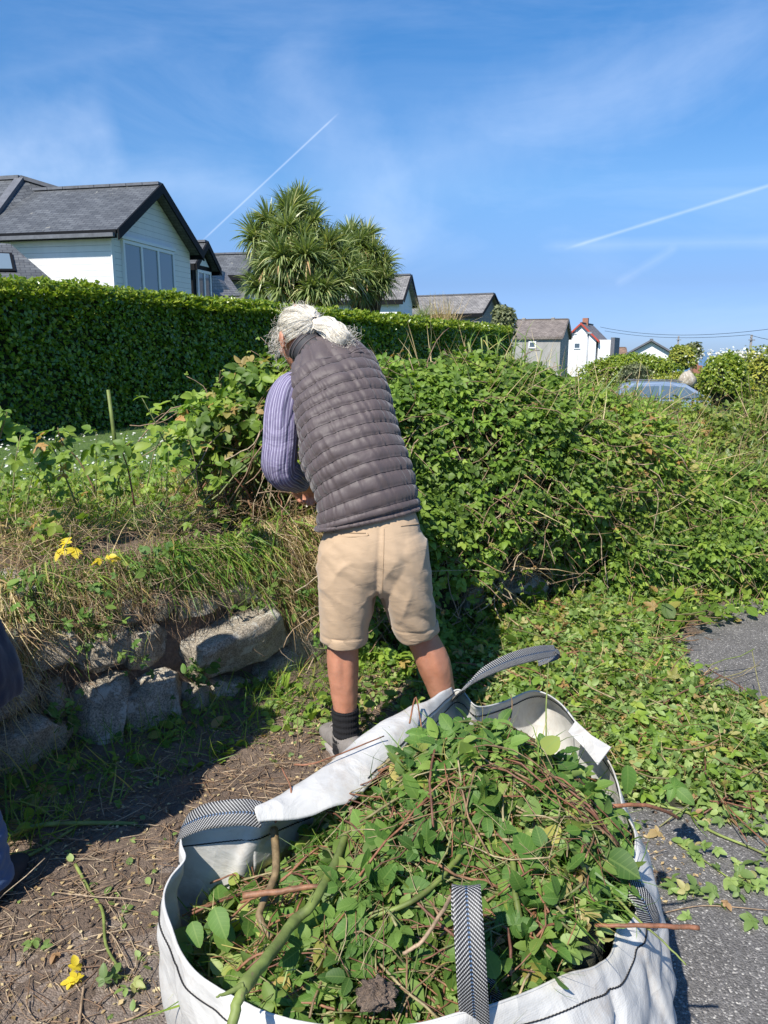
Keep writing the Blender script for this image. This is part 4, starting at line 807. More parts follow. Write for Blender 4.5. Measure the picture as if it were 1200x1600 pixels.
B = Bag(); n = 7000; s = U(s_of_x(-3.3), s_of_x(.3), n); a_ = U(.9, 2.2, n); x, y = bankxy(s, a_); k = np.stack([x, y, x*0], -1); m_ = fbm(k, 2, 2, 88) > -.2; inst(B, T_BLADE, np.stack([x, y, x*0+.69], -1)[m_], bladeframes(m_.sum(), .7), U(.08, .26, m_.sum())); tag(B.build('rough_grass', M['grass'], None, True), kind='stuff')
for nm, mt, tm, n, l0, l1, tl in (('wall_top_grass', 'grass', T_BLADE, 15000, .06, .21, .85), ('wall_top_dry_grass', 'straw', T_STRAW, 17000, .07, .26, 1.0)):
    s = U(s_of_x(-3.4), s_of_x(.6), n); a_ = U(.22, 1.6, n); k = np.stack([s, a_, s*0], -1); msk = fbm(k, 2.5, 3, 61 if mt == 'grass' else 62) > -.35; s = s[msk]; a_ = a_[msk]
    x, y = bankxy(s, a_); B = Bag(); inst(B, tm, np.stack([x, y, btop(a_)-.01], -1), bladeframes(len(x), tl), U(l0, l1, len(x))); tag(B.build(nm, M[mt], None, True), kind='stuff')
# dry grass hanging over the stones, thick at the far left and beside the man
def hang(n, x0, x1, zlo, zhi, l0, l1, tm=None, out=.5):
    s = U(s_of_x(x0), s_of_x(x1), n); z = U(zlo, zhi, n); f = foot(s); i_ = inward(s); a_ = .16+.14*z/.7-.05*U(0, 1, n)
    p = np.stack([f[:, 0]+i_[:, 0]*a_, f[:, 1]+i_[:, 1]*a_, z], -1); up = np.stack([-i_[:, 0]*out, -i_[:, 1]*out, np.full(n, -.35)], -1)+rng.normal(0, .3, (n, 3))
    y_ = np.tile([0, 0, -1.], (n, 1))+rng.normal(0, .38, (n, 3)); zz = nrmz(up); y2 = nrmz(y_-zz*np.sum(y_*zz, 1, keepdims=True)); R = np.stack([np.cross(y2, zz), y2, zz], -1); return p, R, U(l0, l1, n)
B = Bag()
for a in ((9000, -2.6, -1.15, .25, .72, .12, .32, T_STRAW), (1300, -1.1, -.80, .50, .70, .08, .18, T_STRAW), (700, -.75, -.45, .52, .70, .08, .20, T_STRAW), (2600, -.40, .02, .36, .74, .10, .28, T_STRAW), (900, .0, .5, .3, .7, .1, .25, T_STRAW)): inst(B, a[7], *hang(*a[:7], a[7]))
tag(B.build('hanging_dry_grass', M['straw'], None, True), kind='stuff')
B = Bag()
for a in ((900, -2.6, -.9, .4, .72, .1, .25, T_BLADE), (650, -.75, -.35, .6, .72, .12, .30, T_BLADE), (1300, -.5, .5, .4, .74, .1, .30, T_BLADE), (700, -1.2, -.5, .62, .74, .1, .22, T_BLADE)): inst(B, a[7], *hang(*a[:7], a[7]))
tag(B.build('hanging_green_grass', M['grass'], None, True), kind='stuff')
# tangled dry stalks and grass stems over the top of the wall and down its face
B = Bag(); n = 4200; s = U(s_of_x(-3.2), s_of_x(.45), n); a_ = .2+1.2*U(0, 1, n)**1.3; x, y = bankxy(s, a_); p = np.stack([x, y, btop(a_)+U(.0, .10, n)], -1); i_ = inward(s)
tubes(B, wander(p, np.stack([rng.normal(0, 1, n), rng.normal(0, 1, n), rng.normal(.05, .35, n)], -1), U(.05, .30, n), 7, .22, .06), U(.0005, .0014, n)[:, None], 4)
for cnt, xa, xb, zl in ((3600, -2.6, -.95, .25), (900, -1.0, -.55, .5), (1500, -.48, .05, .3)):
    p, R_, l_ = hang(cnt, xa, xb, zl, .74, .08, .3, None, .6); tubes(B, wander(p, -R_[:, :, 1]*-1*.6+rng.normal(0, .5, (cnt, 3))+R_[:, :, 2]*.35, l_, 8, .28, .12), U(.0005, .0012, cnt)[:, None], 4)
tag(B.build('tangled_dry_stalks', M['deadstem'], None, True), kind='stuff')
# broad-leaved weeds over the top of the wall and down its face
B = Bag(); n = 1900; s = U(s_of_x(-3.2), s_of_x(.1), n); a_ = U(.2, 1.6, n); k = np.stack([s, a_, s*0], -1); m_ = fbm(k, 3, 2, 71) > -.15; s = s[m_]; a_ = a_[m_]; x, y = bankxy(s, a_); n = len(x)
inst(B, T_BR_HI, np.stack([x, y, btop(a_)+U(.03, .17, n)], -1), frames(np.tile([-.1, -.3, 1.], (n, 1)), .5), U(.035, .085, n)); n = 1500; s = U(s_of_x(-3.2), s_of_x(.0), n); a_ = U(.8, 2.0, n); k = np.stack([s, a_, s*0], -1); m_ = fbm(k, 2.2, 2, 73) > -.25; s = s[m_]; a_ = a_[m_]; x, y = bankxy(s, a_); n = len(x); inst(B, T_BR_HI, np.stack([x, y, .70+U(.02, .22, n)], -1), frames(np.tile([-.1, -.4, 1.], (n, 1)), .5), U(.04, .085, n), U(.2, .85, n))
tag(B.build('wall_top_weeds', M['bramble'], None, True), kind='stuff')
B = Bag(); Bs = Bag()
for px, py, cnt, spr in ((285, 1035, 26, 16), (120, 960, 22, 22), (85, 1090, 18, 20), (255, 1125, 20, 24), (395, 905, 22, 26), (170, 1130, 10, 16), (490, 990, 16, 22), (200, 870, 20, 26), (30, 920, 16, 24), (290, 1120, 14, 20), (560, 1010, 14, 30), (130, 905, 10, 14), (440, 930, 10, 20), (190, 1010, 8, 20)):
    n = cnt; q = np.array([wpt(*wall_at(px+dx, py+dy), -.12-.03*U(0, 1)) for dx, dy in rng.normal(0, spr, (n, 2))]); inst(B, T_LEAF[:2]+T_BR_HI, q, frames(np.tile([.1, -.8, .7], (n, 1)), .4), U(.022, .055, n), U(.05, .7, n))
    c_ = q.mean(0); ln = np.stack([np.repeat(c_[None]+np.array([0, .05, -.03]), n, 0), (q+c_)/2+rng.normal(0, .008, (n, 3)), q], 1); tubes(Bs, ln, .0012, 4)
tag(B.build('wall_weeds', M['bag_leaf'], None, True), kind='stuff'); tag(Bs.build('weed_stems', M['greenstem'], None, True), kind='stuff')
# yellow wilting leaves
for (px, py, z, sz, lb) in ((103, 852, .76, .075, 'large bright yellow dying leaf on top of the wall at the left'), (160, 873, .72, .05, 'smaller yellow leaf on the wall top, right of the large yellow one'), (115, 1527, .02, .045, 'yellow leaf lying on the trodden earth at the lower left'), (1025, 912, .05, .05, 'yellow leaf in the weeds at the foot of the bank, far right')):
    c_ = G(px, py, z); B = Bag(); inst(B, [compound(5) for _ in range(2)], c_+rng.normal(0, sz*.3, (3, 3))*np.array([1, 1, .3]), frames(np.tile([0, -.6, 1.], (3, 1)), .3), np.full(3, sz)); o_ = B.build('yellow_leaf', M['yellow'], None, True, local=tuple(c_)); o_.location = tuple(c_); tag(o_, lb, 'leaf')
# ------------------------------------------------------------------ people
def catmull(A, k):
    A = np.asarray(A, float); n = len(A); out = []
    for i in range(n-1):
        p0, p1, p2, p3 = A[max(i-1, 0)], A[i], A[i+1], A[min(i+2, n-1)]
        for t_ in np.arange(k)/k: out.append(.5*((2*p1)+(-p0+p2)*t_+(2*p0-5*p1+4*p2-p3)*t_**2+(-p0+3*p1-3*p2+p3)*t_**3))
    out.append(A[-1]); return np.array(out)
def loft(B, pts, ra, rb=None, side=(1, 0, 0), n=32, k=5, ends=(True, True), e=1.0, rot=None):
    """smooth limb through pts; ra = half-width along side, rb = half-depth"""
    rb = ra if rb is None else rb; A = catmull(np.concatenate([np.asarray(pts, float), np.asarray(ra, float)[:, None], np.asarray(rb, float)[:, None]], 1), k)
    p, ra, rb = A[:, :3], A[:, 3], A[:, 4]; t = nrmz(np.gradient(p, axis=0)); s_ = np.asarray(side, float); x = nrmz(s_ - t*(t@s_)[:, None]); y = np.cross(t, x)
    th = np.linspace(0, 2*math.pi, n+1)[:-1]; sp_ = lambda v: np.sign(v)*np.abs(v)**e
    rings = [p[i]+x[i]*ra[i]*sp_(np.cos(th))[:, None]+y[i]*rb[i]*sp_(np.sin(th))[:, None] for i in range(len(p))]
    def cap(i, sg):
        c_ = p[i]; m_ = min(ra[i], rb[i]); return [c_+sg*t[i]*m_*math.sin(q)*.8+(rings[i]-c_)*math.cos(q) for q in (.5, 1.0, 1.4)]
    if ends[0]: rings = cap(0, -1)[::-1]+rings
    if ends[1]: rings = rings+cap(len(p)-1, 1)
    return loftmesh(B, rings)
def fused(B, name, mat, parent, voxel=.006, smooth=4, disp=None, lp=None, local=(0, 0, 0)):
    """voxel-fuse overlapping lofts into one continuous skin, smooth, then displace"""
    o_ = B.build(name, mat, None, True); md = o_.modifiers.new('r', 'REMESH'); md.mode = 'VOXEL'; md.voxel_size = voxel
    if smooth: md = o_.modifiers.new('s', 'SMOOTH'); md.iterations = smooth; md.factor = .5
    me = bpy.data.meshes.new_from_object(o_.evaluated_get(bpy.context.evaluated_depsgraph_get())); bpy.data.objects.remove(o_)
    n = len(me.vertices); co = np.empty(n*3); me.vertices.foreach_get('co', co); co = co.reshape(-1, 3)
    if disp is not None:
        nr = np.empty(n*3); me.vertices.foreach_get('normal', nr); co = co + nr.reshape(-1, 3)*disp(co, nr.reshape(-1, 3))[:, None]
    if lp is not None:
        if 'lp' in me.attributes: me.attributes.remove(me.attributes['lp'])
        at = me.attributes.new('lp', 'FLOAT_VECTOR', 'POINT'); at.data.foreach_set('vector', np.asarray(lp(co), np.float32).ravel())
    me.vertices.foreach_set('co', (co-np.asarray(local)).ravel()); me.polygons.foreach_set('use_smooth', np.full(len(me.polygons), True)); me.update()
    if not me.materials: me.materials.append(mat)
    me.materials[0] = mat; me.name = name; r = bpy.data.objects.new(name, me); COL.objects.link(r); r.parent = parent; return r

def skinmat(name, c0, c1):
    m, t, b, o = newmat(name); oc = obj_co(t)
    cc = t.mix(t.ramp(t.noise(oc, 55, 5, .7), [(.55, 0), (.75, .35)]), t.ramp(t.noise(oc, 10, 5, .65), [(.3, c0), (.7, c1)]), tuple(np.array(c0)*np.array([.95, .6, .55]))); t.l.new(cc, b.inputs['Base Color']); b.inputs['Roughness'].default_value = .5
    b.inputs['Subsurface Weight'].default_value = .12; b.inputs['Subsurface Radius'].default_value = (.012, .005, .003); b.inputs['Subsurface Scale'].default_value = 1.0
    t.l.new(t.bump(t.math('ADD', t.noise(oc, 260, 3, .6), t.math('MULTIPLY', t.noise(oc, 40, 3), 1.2)), .25, .003), b.inputs['Normal']); return m
M['skin'] = skinmat('tanned_skin', (.42, .175, .10), (.58, .27, .17)); M['scalp'] = skinmat('pink_scalp', (.50, .24, .19), (.66, .36, .29))
def cloth(name, col, sc=420, var=.1, rough=.85, wrinkle=0.5, wdist=.006, wscale=(16, 16, 16), sheen=.2):
    m, t, b, o = newmat(name); oc = obj_co(t)
    cc = t.ramp(t.noise(oc, 14, 5, .6), [(.25, tuple(np.array(col)*(1-var))), (.75, tuple(np.array(col)*(1+var)))])
    t.l.new(cc, b.inputs['Base Color']); b.inputs['Roughness'].default_value = rough; b.inputs['Sheen Weight'].default_value = sheen
    wv = t.noise(t.vscale(oc, wscale), 1.0, 5, .55, dist=.8); f = t.math('ABSOLUTE', t.math('SUBTRACT', wv, .5))
    nb = t.bump(f, wrinkle, wdist); t.l.new(t.bump(t.noise(oc, sc, 2), .25, .001, nb), b.inputs['Normal']); return m
M['khaki'] = cloth('khaki_cotton', (.46, .325, .205), var=.06, wscale=(10, 10, 30), wrinkle=.4, wdist=.006)
M['vest'] = cloth('quilted_nylon', (.078, .057, .056), var=.10, rough=.6, wscale=(30, 30, 14), wrinkle=.35, wdist=.006, sheen=.25)
M['thread0'] = simple('dark_seam', (.018, .014, .016), .8); M['vestdark'] = simple('dark_collar', (.035, .034, .038), .7, 30, .2); M['sock'] = simple('black_sock_wool', (.008, .008, .010), .95, 60, .3, 240, .8, .003)
M['shoe'] = simple('grey_suede', (.20, .18, .165), .9, 30, .2, 150, .5, .002); M['sole'] = simple('shoe_sole', (.30, .27, .25), .8, 30, .2)
m, t, b, o = newmat('striped_shirt'); vec, u, v, tone = lpn(t); oc = obj_co(t)
st = t.math('FRACT', t.math('MULTIPLY', u, 38)); s1_ = t.math('LESS_THAN', st, .17); s2_ = t.math('MULTIPLY', t.math('GREATER_THAN', st, .45), t.math('LESS_THAN', st, .56))
cc = t.mix(s1_, (.175, .150, .245), (.42, .40, .50)); cc = t.mix(s2_, cc, (.075, .055, .13)); t.l.new(cc, b.inputs['Base Color']); b.inputs['Roughness'].default_value = .75
f = t.math('ABSOLUTE', t.math('SUBTRACT', t.noise(t.vscale(oc, (7, 7, 8)), 1, 3, .5, dist=1.5), .5)); t.l.new(t.bump(f, .7, .02), b.inputs['Normal']); M['shirt'] = m
M['hair'] = leafmat('white_hair', [(0, (.84, .77, .64)), (.5, (.93, .88, .78)), (1, (.97, .95, .90))], .5, .25, vein=0, tc=(1, .97, .9))
M['hairbase'] = simple('white_hair_mass', (.84, .77, .65), .8, 90, .10, 200, .8, .004)
M['denim'] = cloth('blue_denim', (.045, .10, .22), rough=.9); M['navy'] = cloth('navy_fleece', (.010, .014, .032), rough=.95)

man0 = G(590, 1178, 0); man0 = np.array([man0[0], 2.62, .02])
man = empty('person', tuple(man0), label='man with white ponytail, quilted gilet and khaki shorts leaning towards the wall', cat='person')
ML = tuple(man0)
# --- skeleton (metres)
hipL, kneeL, calfL, ankL = P(552, 868, 2.60), P(536, 985, 2.585), P(536, 1040, 2.60), P(541, 1150, 2.61)
hipR, kneeR, calfR, ankR = P(625, 868, 2.62), P(655, 985, 2.65), P(677, 1035, 2.67), P(706, 1135, 2.70)
pel = P(588, 840, 2.60)
spine = [P(576, 803, 2.61), P(568, 765, 2.62), P(550, 702, 2.67), P(534, 640, 2.74), P(523, 602, 2.79), P(514, 577, 2.83), P(503, 560, 2.86)]
nk0, nk1 = P(488, 552, 2.88), P(474, 537, 2.92)
head_c = P(468, 525, 2.95)
shL, shR = P(452, 622, 2.76), P(572, 602, 2.86)
elL = P(437, 732, 2.70); wrL = P(474, 757, 2.93); elR = P(520, 735, 3.05); wrR = P(488, 748, 3.10)
tors_s = unit(P(597, 584, 2.84)-P(470, 614, 2.77))      # across the shoulders
B = Bag()
loft(B, [hipL+np.array([0, 0, .06]), hipL*.5+kneeL*.5, kneeL, calfL, calfL*.5+ankL*.5, ankL, ankL+np.array([0, 0, -.04])], [.086, .076, .056, .0575, .046, .036, .038], [.10, .085, .058, .062, .047, .040, .044])
loft(B, [hipR+np.array([0, 0, .06]), hipR*.5+kneeR*.5, kneeR, calfR, calfR*.5+ankR*.5, ankR, ankR+np.array([0, 0, -.04])], [.082, .072, .056, .0615, .048, .036, .038], [.10, .085, .058, .064, .050, .040, .044])
fd = lambda a, d: np.array([[*(a-unit(d)*.05)], [*a], [*(a+unit(d)*.08)], [*(a+unit(d)*.15)]])+np.array([0, 0, -.05])
dL = np.array([-.42, .9, 0]); dR = np.array([.28, .95, 0])
for a_, d_ in ((ankL, dL), (ankR, dR)): q = fd(a_, d_); q[:, 2] = [.06, .06, .05, .045]; loft(B, q, [.03, .037, .043, .036], [.035, .045, .03, .018], side=np.cross(unit(d_), [0, 0, 1]))
loft(B, [pel+np.array([0, 0, -.05]), spine[0], spine[2], spine[4], spine[5]], [.128, .128, .14, .145, .11], [.08, .082, .09, .085, .07], side=tors_s)
loft(B, [spine[5], nk0, nk1, head_c], [.06, .056, .056, .05], [.06, .056, .058, .05], side=tors_s)
loft(B, [shL, shL*.5+elL*.5, elL, elL*.5+wrL*.5, wrL], [.05, .046, .040, .034, .028])
loft(B, [shR, shR*.5+elR*.5, elR, elR*.5+wrR*.5, wrR], [.05, .046, .040, .034, .028])
# head: local frame x = right ear, y = face, z = crown
fdir = unit([-.50, .72, -.34]); up0 = unit(np.array([-.10, .12, 1.0])-fdir*np.dot(fdir, [-.10, .12, 1.0])); hx_ = np.cross(fdir, up0)
HR = np.stack([hx_, fdir, up0], 1); HW = lambda p: head_c + np.asarray(p, float)@HR.T
def ell(B, c_, r_, n=28, R=None, W=HW):
    u, v = np.meshgrid(np.linspace(0, 2*math.pi, n+1)[:-1], np.linspace(-math.pi/2, math.pi/2, n//2+1)[1:-1]); q = np.stack([np.cos(v)*np.cos(u), np.cos(v)*np.sin(u), np.sin(v)], -1)*np.array(r_)
    if R is not None: q = q@R.T
    loftmesh(B, W(q+np.array(c_)))
ell(B, (0, -.008, .012), (.074, .094, .090)); ell(B, (0, .03, -.045), (.058, .062, .075)); ell(B, (0, .055, -.095), (.034, .034, .026)); ell(B, (0, .078, .018), (.05, .02, .016))
ell(B, (0, .105, -.030), (.013, .020, .015)); ell(B, (0, .094, -.008), (.009, .016, .030)); ell(B, (0, .088, -.072), (.024, .012, .008)); ell(B, (0, .086, -.082), (.020, .012, .007))
for sg in (-1, 1): ell(B, (sg*.030, .078, -.002), (.014, .012, .010)); ell(B, (sg*.040, .062, -.035), (.022, .022, .02)); ell(B, (sg*.078, -.002, -.018), (.008, .018, .032)); ell(B, (sg*.084, -.012, -.010), (.006, .016, .024))
# hands: palm + four curled fingers + thumb gripping stems
def hand(B, wr, d, nrm, sg):
    d = unit(d); nrm = unit(np.asarray(nrm)-d*np.dot(nrm, d)); x = np.cross(d, nrm)*sg; w_ = lambda a, b, c_: wr+x*a+d*b+nrm*c_
    loft(B, [w_(0, -.02, 0), w_(0, .02, 0), w_(0, .055, 0), w_(0, .088, .003)], [.027, .034, .040, .038], [.020, .017, .015, .012], side=x, n=20)
    for k, (ox, ln_) in enumerate(((-.028, .072), (-.009, .082), (.010, .077), (.027, .060))):
        b_ = np.array([ox, .085, 0]); pts = [w_(*b_)]; a = .35+.06*k; y_, z_ = .085, 0.0
        for seg in (.45, .32, .23): y_ += ln_*seg*math.cos(a); z_ -= ln_*seg*math.sin(a); pts.append(w_(ox*1.1, y_, z_)); a += .75
        loft(B, pts, [.0098, .0092, .0086, .0072], n=12, k=3)
    loft(B, [w_(-.028, .015, 0), w_(-.050, .040, -.012), w_(-.052, .066, -.028), w_(-.040, .084, -.040)], [.014, .0125, .011, .0085], n=12, k=3)
hand(B, wrL, wrL-elL+np.array([.02, .1, -.06]), (0, -.3, 1), 1); hand(B, wrR, wrR-elR+np.array([-.05, .1, -.1]), (0, -.3, 1), -1)
def legdisp(p, n_):
    r = .0012*fbm(p, 22, 3, 2)
    for kn_, an_ in ((kneeL, ankL), (kneeR, ankR)):
        t_ = (kn_[2]-p[:, 2])/(kn_[2]-an_[2]); c_ = kn_[None]+(an_-kn_)[None]*t_[:, None]; dx = p[:, 0]-c_[:, 0]; near = (np.abs(dx) < .09) & (t_ > -.3) & (t_ < 1.1); back = np.clip(-n_[:, 1], 0, 1)
        bel = np.exp(-((t_-.30)/.20)**2); r += near*back*(.0060*bel*(np.exp(-((dx-.026)/.017)**2)+np.exp(-((dx+.026)/.017)**2)*.9)-.0018*np.exp(-(dx/.009)**2)*np.exp(-((t_-.25)/.25)**2)+.006*np.exp(-(dx/.010)**2)*np.clip((t_-.6)*3, 0, 1)-.004*(np.exp(-((np.abs(dx)-.020)/.007)**2))*np.clip((t_-.65)*3, 0, 1)-.006*np.exp(-(dx/.015)**2)*np.exp(-((t_+.02)/.07)**2)+.004*np.exp(-((np.abs(dx)-.034)/.008)**2)*np.exp(-((t_+.02)/.10)**2))
    return r
body = fused(B, 'body', M['skin'], man, .0045, 3, local=ML, disp=legdisp)
# eyes
for sg in (-1, 1):
    B = Bag(); ell(B, (sg*.030, .084, 0), (.012, .010, .010), 16); e_ = B.build('eye', M['petal'], man, True, local=ML)
# --- hair
kn = np.array([.006, -.100, .012]); hr0 = np.array([.078, .100, .096])
def onskull(d, lift): d = nrmz(d); return d*hr0*(1+lift[..., None]) + np.array([0, -.008, .010])
B = Bag(); u, v = np.meshgrid(np.linspace(0, 2*math.pi, 49)[:-1], np.linspace(-1.0, math.pi/2-.02, 30)); q = np.stack([np.cos(v)*np.cos(u), np.cos(v)*np.sin(u), np.sin(v)], -1)
bald = lambda d: np.clip(1-np.linalg.norm((d-np.array([-.05, -.52, .85]))*np.array([1, .85, 1]), axis=-1)/.50, 0, 1)
front = lambda d: np.clip((d[..., 1]-.42-.25*np.clip(d[..., 2], 0, 1))/.15, 0, 1)
lift = .018 - .13*front(q) - .10*(bald(q) > .12) - .13*np.clip((-.35-q[..., 2])/.2, 0, 1)*(q[..., 1] > -.55) + .012*fbm(q, 6, 2, 3); loftmesh(B, HW(onskull(q, lift)), False)
hairb = B.build('hair', M['hairbase'], man, True, local=ML)
B = Bag(); n = 6500; ncl = 260; cl = nrmz(rng.normal(0, 1, (ncl, 3))); ci = rng.integers(0, ncl, n*3); rd = nrmz(cl[ci]+rng.normal(0, .055, (n*3, 3))); cl_l = U(-.01, .05, ncl); ok = (rd[:, 2] > -.45) & (rd[:, 1] < .52) & ((bald(rd) < .15) | (U(0, 1, n*3) < .10)) & ~((rd[:, 1] > .10) & (rd[:, 2] < -.10)); rd = rd[ok]; ci = ci[ok]; thin = (rd[:, 1] > -.80) & (rd[:, 2] > .35) & (np.abs(rd[:, 0]+.05) < .46); kp = ~thin | (U(0, 1, len(rd)) < .06); rd = rd[kp][:n]; ci = ci[kp][:n]; n = len(rd)
kd = nrmz((kn-np.array([0, -.008, .010]))/hr0); T_ = np.linspace(0, 1, 8)[None, :, None]; ph = fbm(rd, 3, 2, 6)
om = np.arccos(np.clip(rd@kd, -1, .9999))[:, None, None]; pth = (np.sin((1-T_)*om)*rd[:, None]+np.sin(T_*om)*kd)/np.sin(om)
lf = (.030+cl_l[ci][:, None]+.016*U(0, 1, n)[:, None]+.02*np.sin(T_[..., 0]*5+ci[:, None])*np.clip(T_[..., 0]*(1-T_[..., 0])*4, 0, 1)+.035*np.sin(T_[..., 0]*math.pi)*ph[:, None]+.015*rng.normal(0, 1, (n, 1))*np.sin(T_[..., 0]*6)); pts = HW(onskull(pth, lf)); pts += rng.normal(0, .0008, pts.shape)
tubes(B, pts, .0009, 3)
# pink scalp showing at the crown
uu, vv_ = np.meshgrid(np.linspace(0, 2*math.pi, 33)[:-1], np.linspace(.0, .50, 12)); bc_ = nrmz(np.array([-.10, -.30, .95])); b1_ = nrmz(np.cross(bc_, [0, 1, 0])); b2_ = np.cross(bc_, b1_)
qd = bc_*np.cos(vv_)[..., None]+(b1_*np.cos(uu)[..., None]+b2_*np.sin(uu)[..., None])*(np.sin(vv_)*(1+.25*np.sin(uu*2+1)))[..., None]; Bs_ = Bag(); loftmesh(Bs_, HW(onskull(qd, .045-.16*(vv_/.5)**4)), False); Bs_.build('bald_patch', M['scalp'], man, True, local=ML)
# flyaway wisps
n = 260; rd = nrmz(rng.normal(0, 1, (n*3, 3))+np.array([0, 0, .3])); rd = rd[(rd[:, 1] < .6) & (rd[:, 2] > -.5)][:n]; n = len(rd); st_ = HW(onskull(rd, np.full(n, .05))); ln = wander(st_, rd@HR.T+rng.normal(0, .7, (n, 3)), U(.012, .045, n), 7, .38); tubes(B, ln, .00030, 3)
# wisps at the left cheek
n = 130; st_ = HW(np.stack([-.082+rng.normal(0, .006, n), rng.normal(.02, .025, n), rng.normal(-.01, .03, n)], -1)); ln = wander(st_, np.array([-.35, -.1, -.85])+rng.normal(0, .35, (n, 3)), U(.02, .07, n), 7, .30); tubes(B, ln, .00036, 3)
B.build('hair_strands', M['hair'], hairb, True, local=ML)
# ponytail
knw = HW(kn*1.03); te = P(538, 536, 2.80); tm_ = P(514, 512, 2.83)
B = Bag(); loft(B, [knw, knw*.65+tm_*.35, tm_, (tm_+te)/2+np.array([.004, 0, .004]), te], [.010, .020, .028, .027, .013], [.010, .018, .024, .023, .012], side=(.3, 0, 1))
pt = fused(B, 'ponytail', M['hairbase'], man, .004, 2, local=ML, disp=lambda p, n_: .005*fbm(p, 45, 3, 8))
B = Bag(); n = 4200; ncl = 60; ci = rng.integers(0, ncl, n); a = U(0, 2*math.pi, ncl)[ci]+rng.normal(0, .12, n); rr = (U(.3, 1.12, ncl)[ci])+rng.normal(0, .04, n); tw_ = U(-1.3, 1.3, ncl)[ci]; fq_ = U(4, 13, ncl)[ci]; T_ = np.linspace(0, 1, 9); cen = catmull([knw, knw*.6+tm_*.4, tm_, (tm_+te)/2, te+np.array([.008, 0, -.006])], 2); rad_ = np.interp(T_, [0, .25, .5, .75, 1], [.009, .024, .034, .037, .030])
ax1 = unit(np.cross(te-knw, [0, 1, 0])); ax2 = unit(np.cross(te-knw, ax1)); tw = T_[None]*tw_[:, None]; ang_ = a[:, None]+tw
pts = cen[None]+(ax1*np.cos(ang_)[..., None]+ax2*.8*np.sin(ang_)[..., None])*(rr[:, None]*rad_[None])[..., None]; pts += .0055*np.sin(T_*fq_[:, None]+ci[:, None])[..., None]*ax1*T_[None, :, None]**.5; pts += rng.normal(0, .0016, pts.shape)*T_[None, :, None]
tubes(B, pts, .0009, 3); n = 260; st_ = te+rng.normal(0, .024, (n, 3)); ln = wander(st_, np.array([.5, -.1, .1])+rng.normal(0, .8, (n, 3)), U(.02, .06, n), 8, .55); tubes(B, ln, .0004, 3)
B.build('ponytail_strands', M['hair'], pt, True, local=ML)
B = Bag(); a = np.linspace(0, 2*math.pi, 17)[:-1]; tk = unit(tm_-knw); e1 = unit(np.cross(tk, [0, 0, 1])); e2 = np.cross(tk, e1); ctr = knw+tk*.006; ring = np.array([ctr+(e1*math.cos(q)+e2*math.sin(q))*.0175 for q in list(a)+[0]]); tubes(B, ring[None], .0035, 6); B.build('hair_tie', M['vestdark'], man, True, local=ML)
# --- gilet
rows = [(spine[0]+(spine[0]-spine[1])*.14, .192, .130), (spine[1], .176, .126), (spine[2], .175, .126), (spine[3], .174, .123), (spine[4], .166, .113), (P(518, 586, 2.82), .164, .106), (spine[5], .157, .096), (P(509, 567, 2.845), .138, .084), (spine[6], .122, .075), (P(499, 556, 2.87), .090, .066), (P(490, 549, 2.885), .061, .058), (P(484, 544, 2.895), .060, .057)]
A = catmull([[*r[0], r[1], r[2]] for r in rows], 26); p = A[:, :3]; t = nrmz(np.gradient(p, axis=0))
for _ in range(30): t[1:-1] = nrmz(t[:-2]+t[1:-1]*2+t[2:])
L_ = np.concatenate([[0], np.cumsum(np.linalg.norm(np.diff(p, axis=0), axis=1))]); Lt = L_/L_[-1]; x = nrmz(tors_s-t*(t@tors_s)[:, None]); y = np.cross(t, x); nn_ = 240; th = np.linspace(0, 2*math.pi, nn_+1)[:-1]
sp_ = lambda v, e: np.sign(v)*np.abs(v)**e
A[:, 3] -= .012*np.clip((.545-L_)/.1, 0, 1); base = p[:, None]+x[:, None]*(A[:, 3:4]*sp_(np.cos(th), .86)[None])[..., None]+y[:, None]*(A[:, 4:5]*sp_(np.sin(th), .86)[None])[..., None]
nr = nrmz(base-p[:, None]); S_ = np.broadcast_to(L_[:, None], base.shape[:2]); TH = np.broadcast_to(th[None], base.shape[:2])
yk = .545                                                     # arc length where the yoke starts
Sx = S_ - .020*np.cos(TH)*(.3+.7*S_/.5) + .014*np.sin(TH)*np.sign(np.sum(y*np.array([0, -1, 0]), 1))[:, None]*-1 + .003*fbm(base, 5, 2, 9)
nb = 13; fr = np.where(Sx < .024, Sx/.024, ((Sx-.024)/((yk-.024)/nb)) % 1.0); puff = np.abs(np.sin(math.pi*np.clip(fr, 0, 1)))**.32
wr_ = fbm(np.stack([TH*16+Sx*22, Sx*9, TH*0+3], -1), 1, 3, 21)*(1-.45*puff)
dsp = .012*puff + .0052*wr_ + .011*fbm(base*np.array([1, 1, 1.2])+base[..., [2, 0, 1]]*.6, 5.5, 3, 33)
yoke = np.clip((S_-yk)/.01, 0, 1); fr2 = np.abs(np.sin((TH-1.6)*9+ .6*fbm(base, 9, 2, 4)))**.5; dsp = dsp*(1-yoke)+yoke*(.011*fr2+.003*fbm(base, 20, 2, 5))
dsp *= np.clip((L_[-1]-S_)/.05+.4, .3, 1); V = base+nr*dsp[..., None]
B = Bag(); loftmesh(B, V, False); vest = B.build('gilet', M['vest'], man, True, local=ML)
B = Bag(); cols_ = np.arange(nn_)
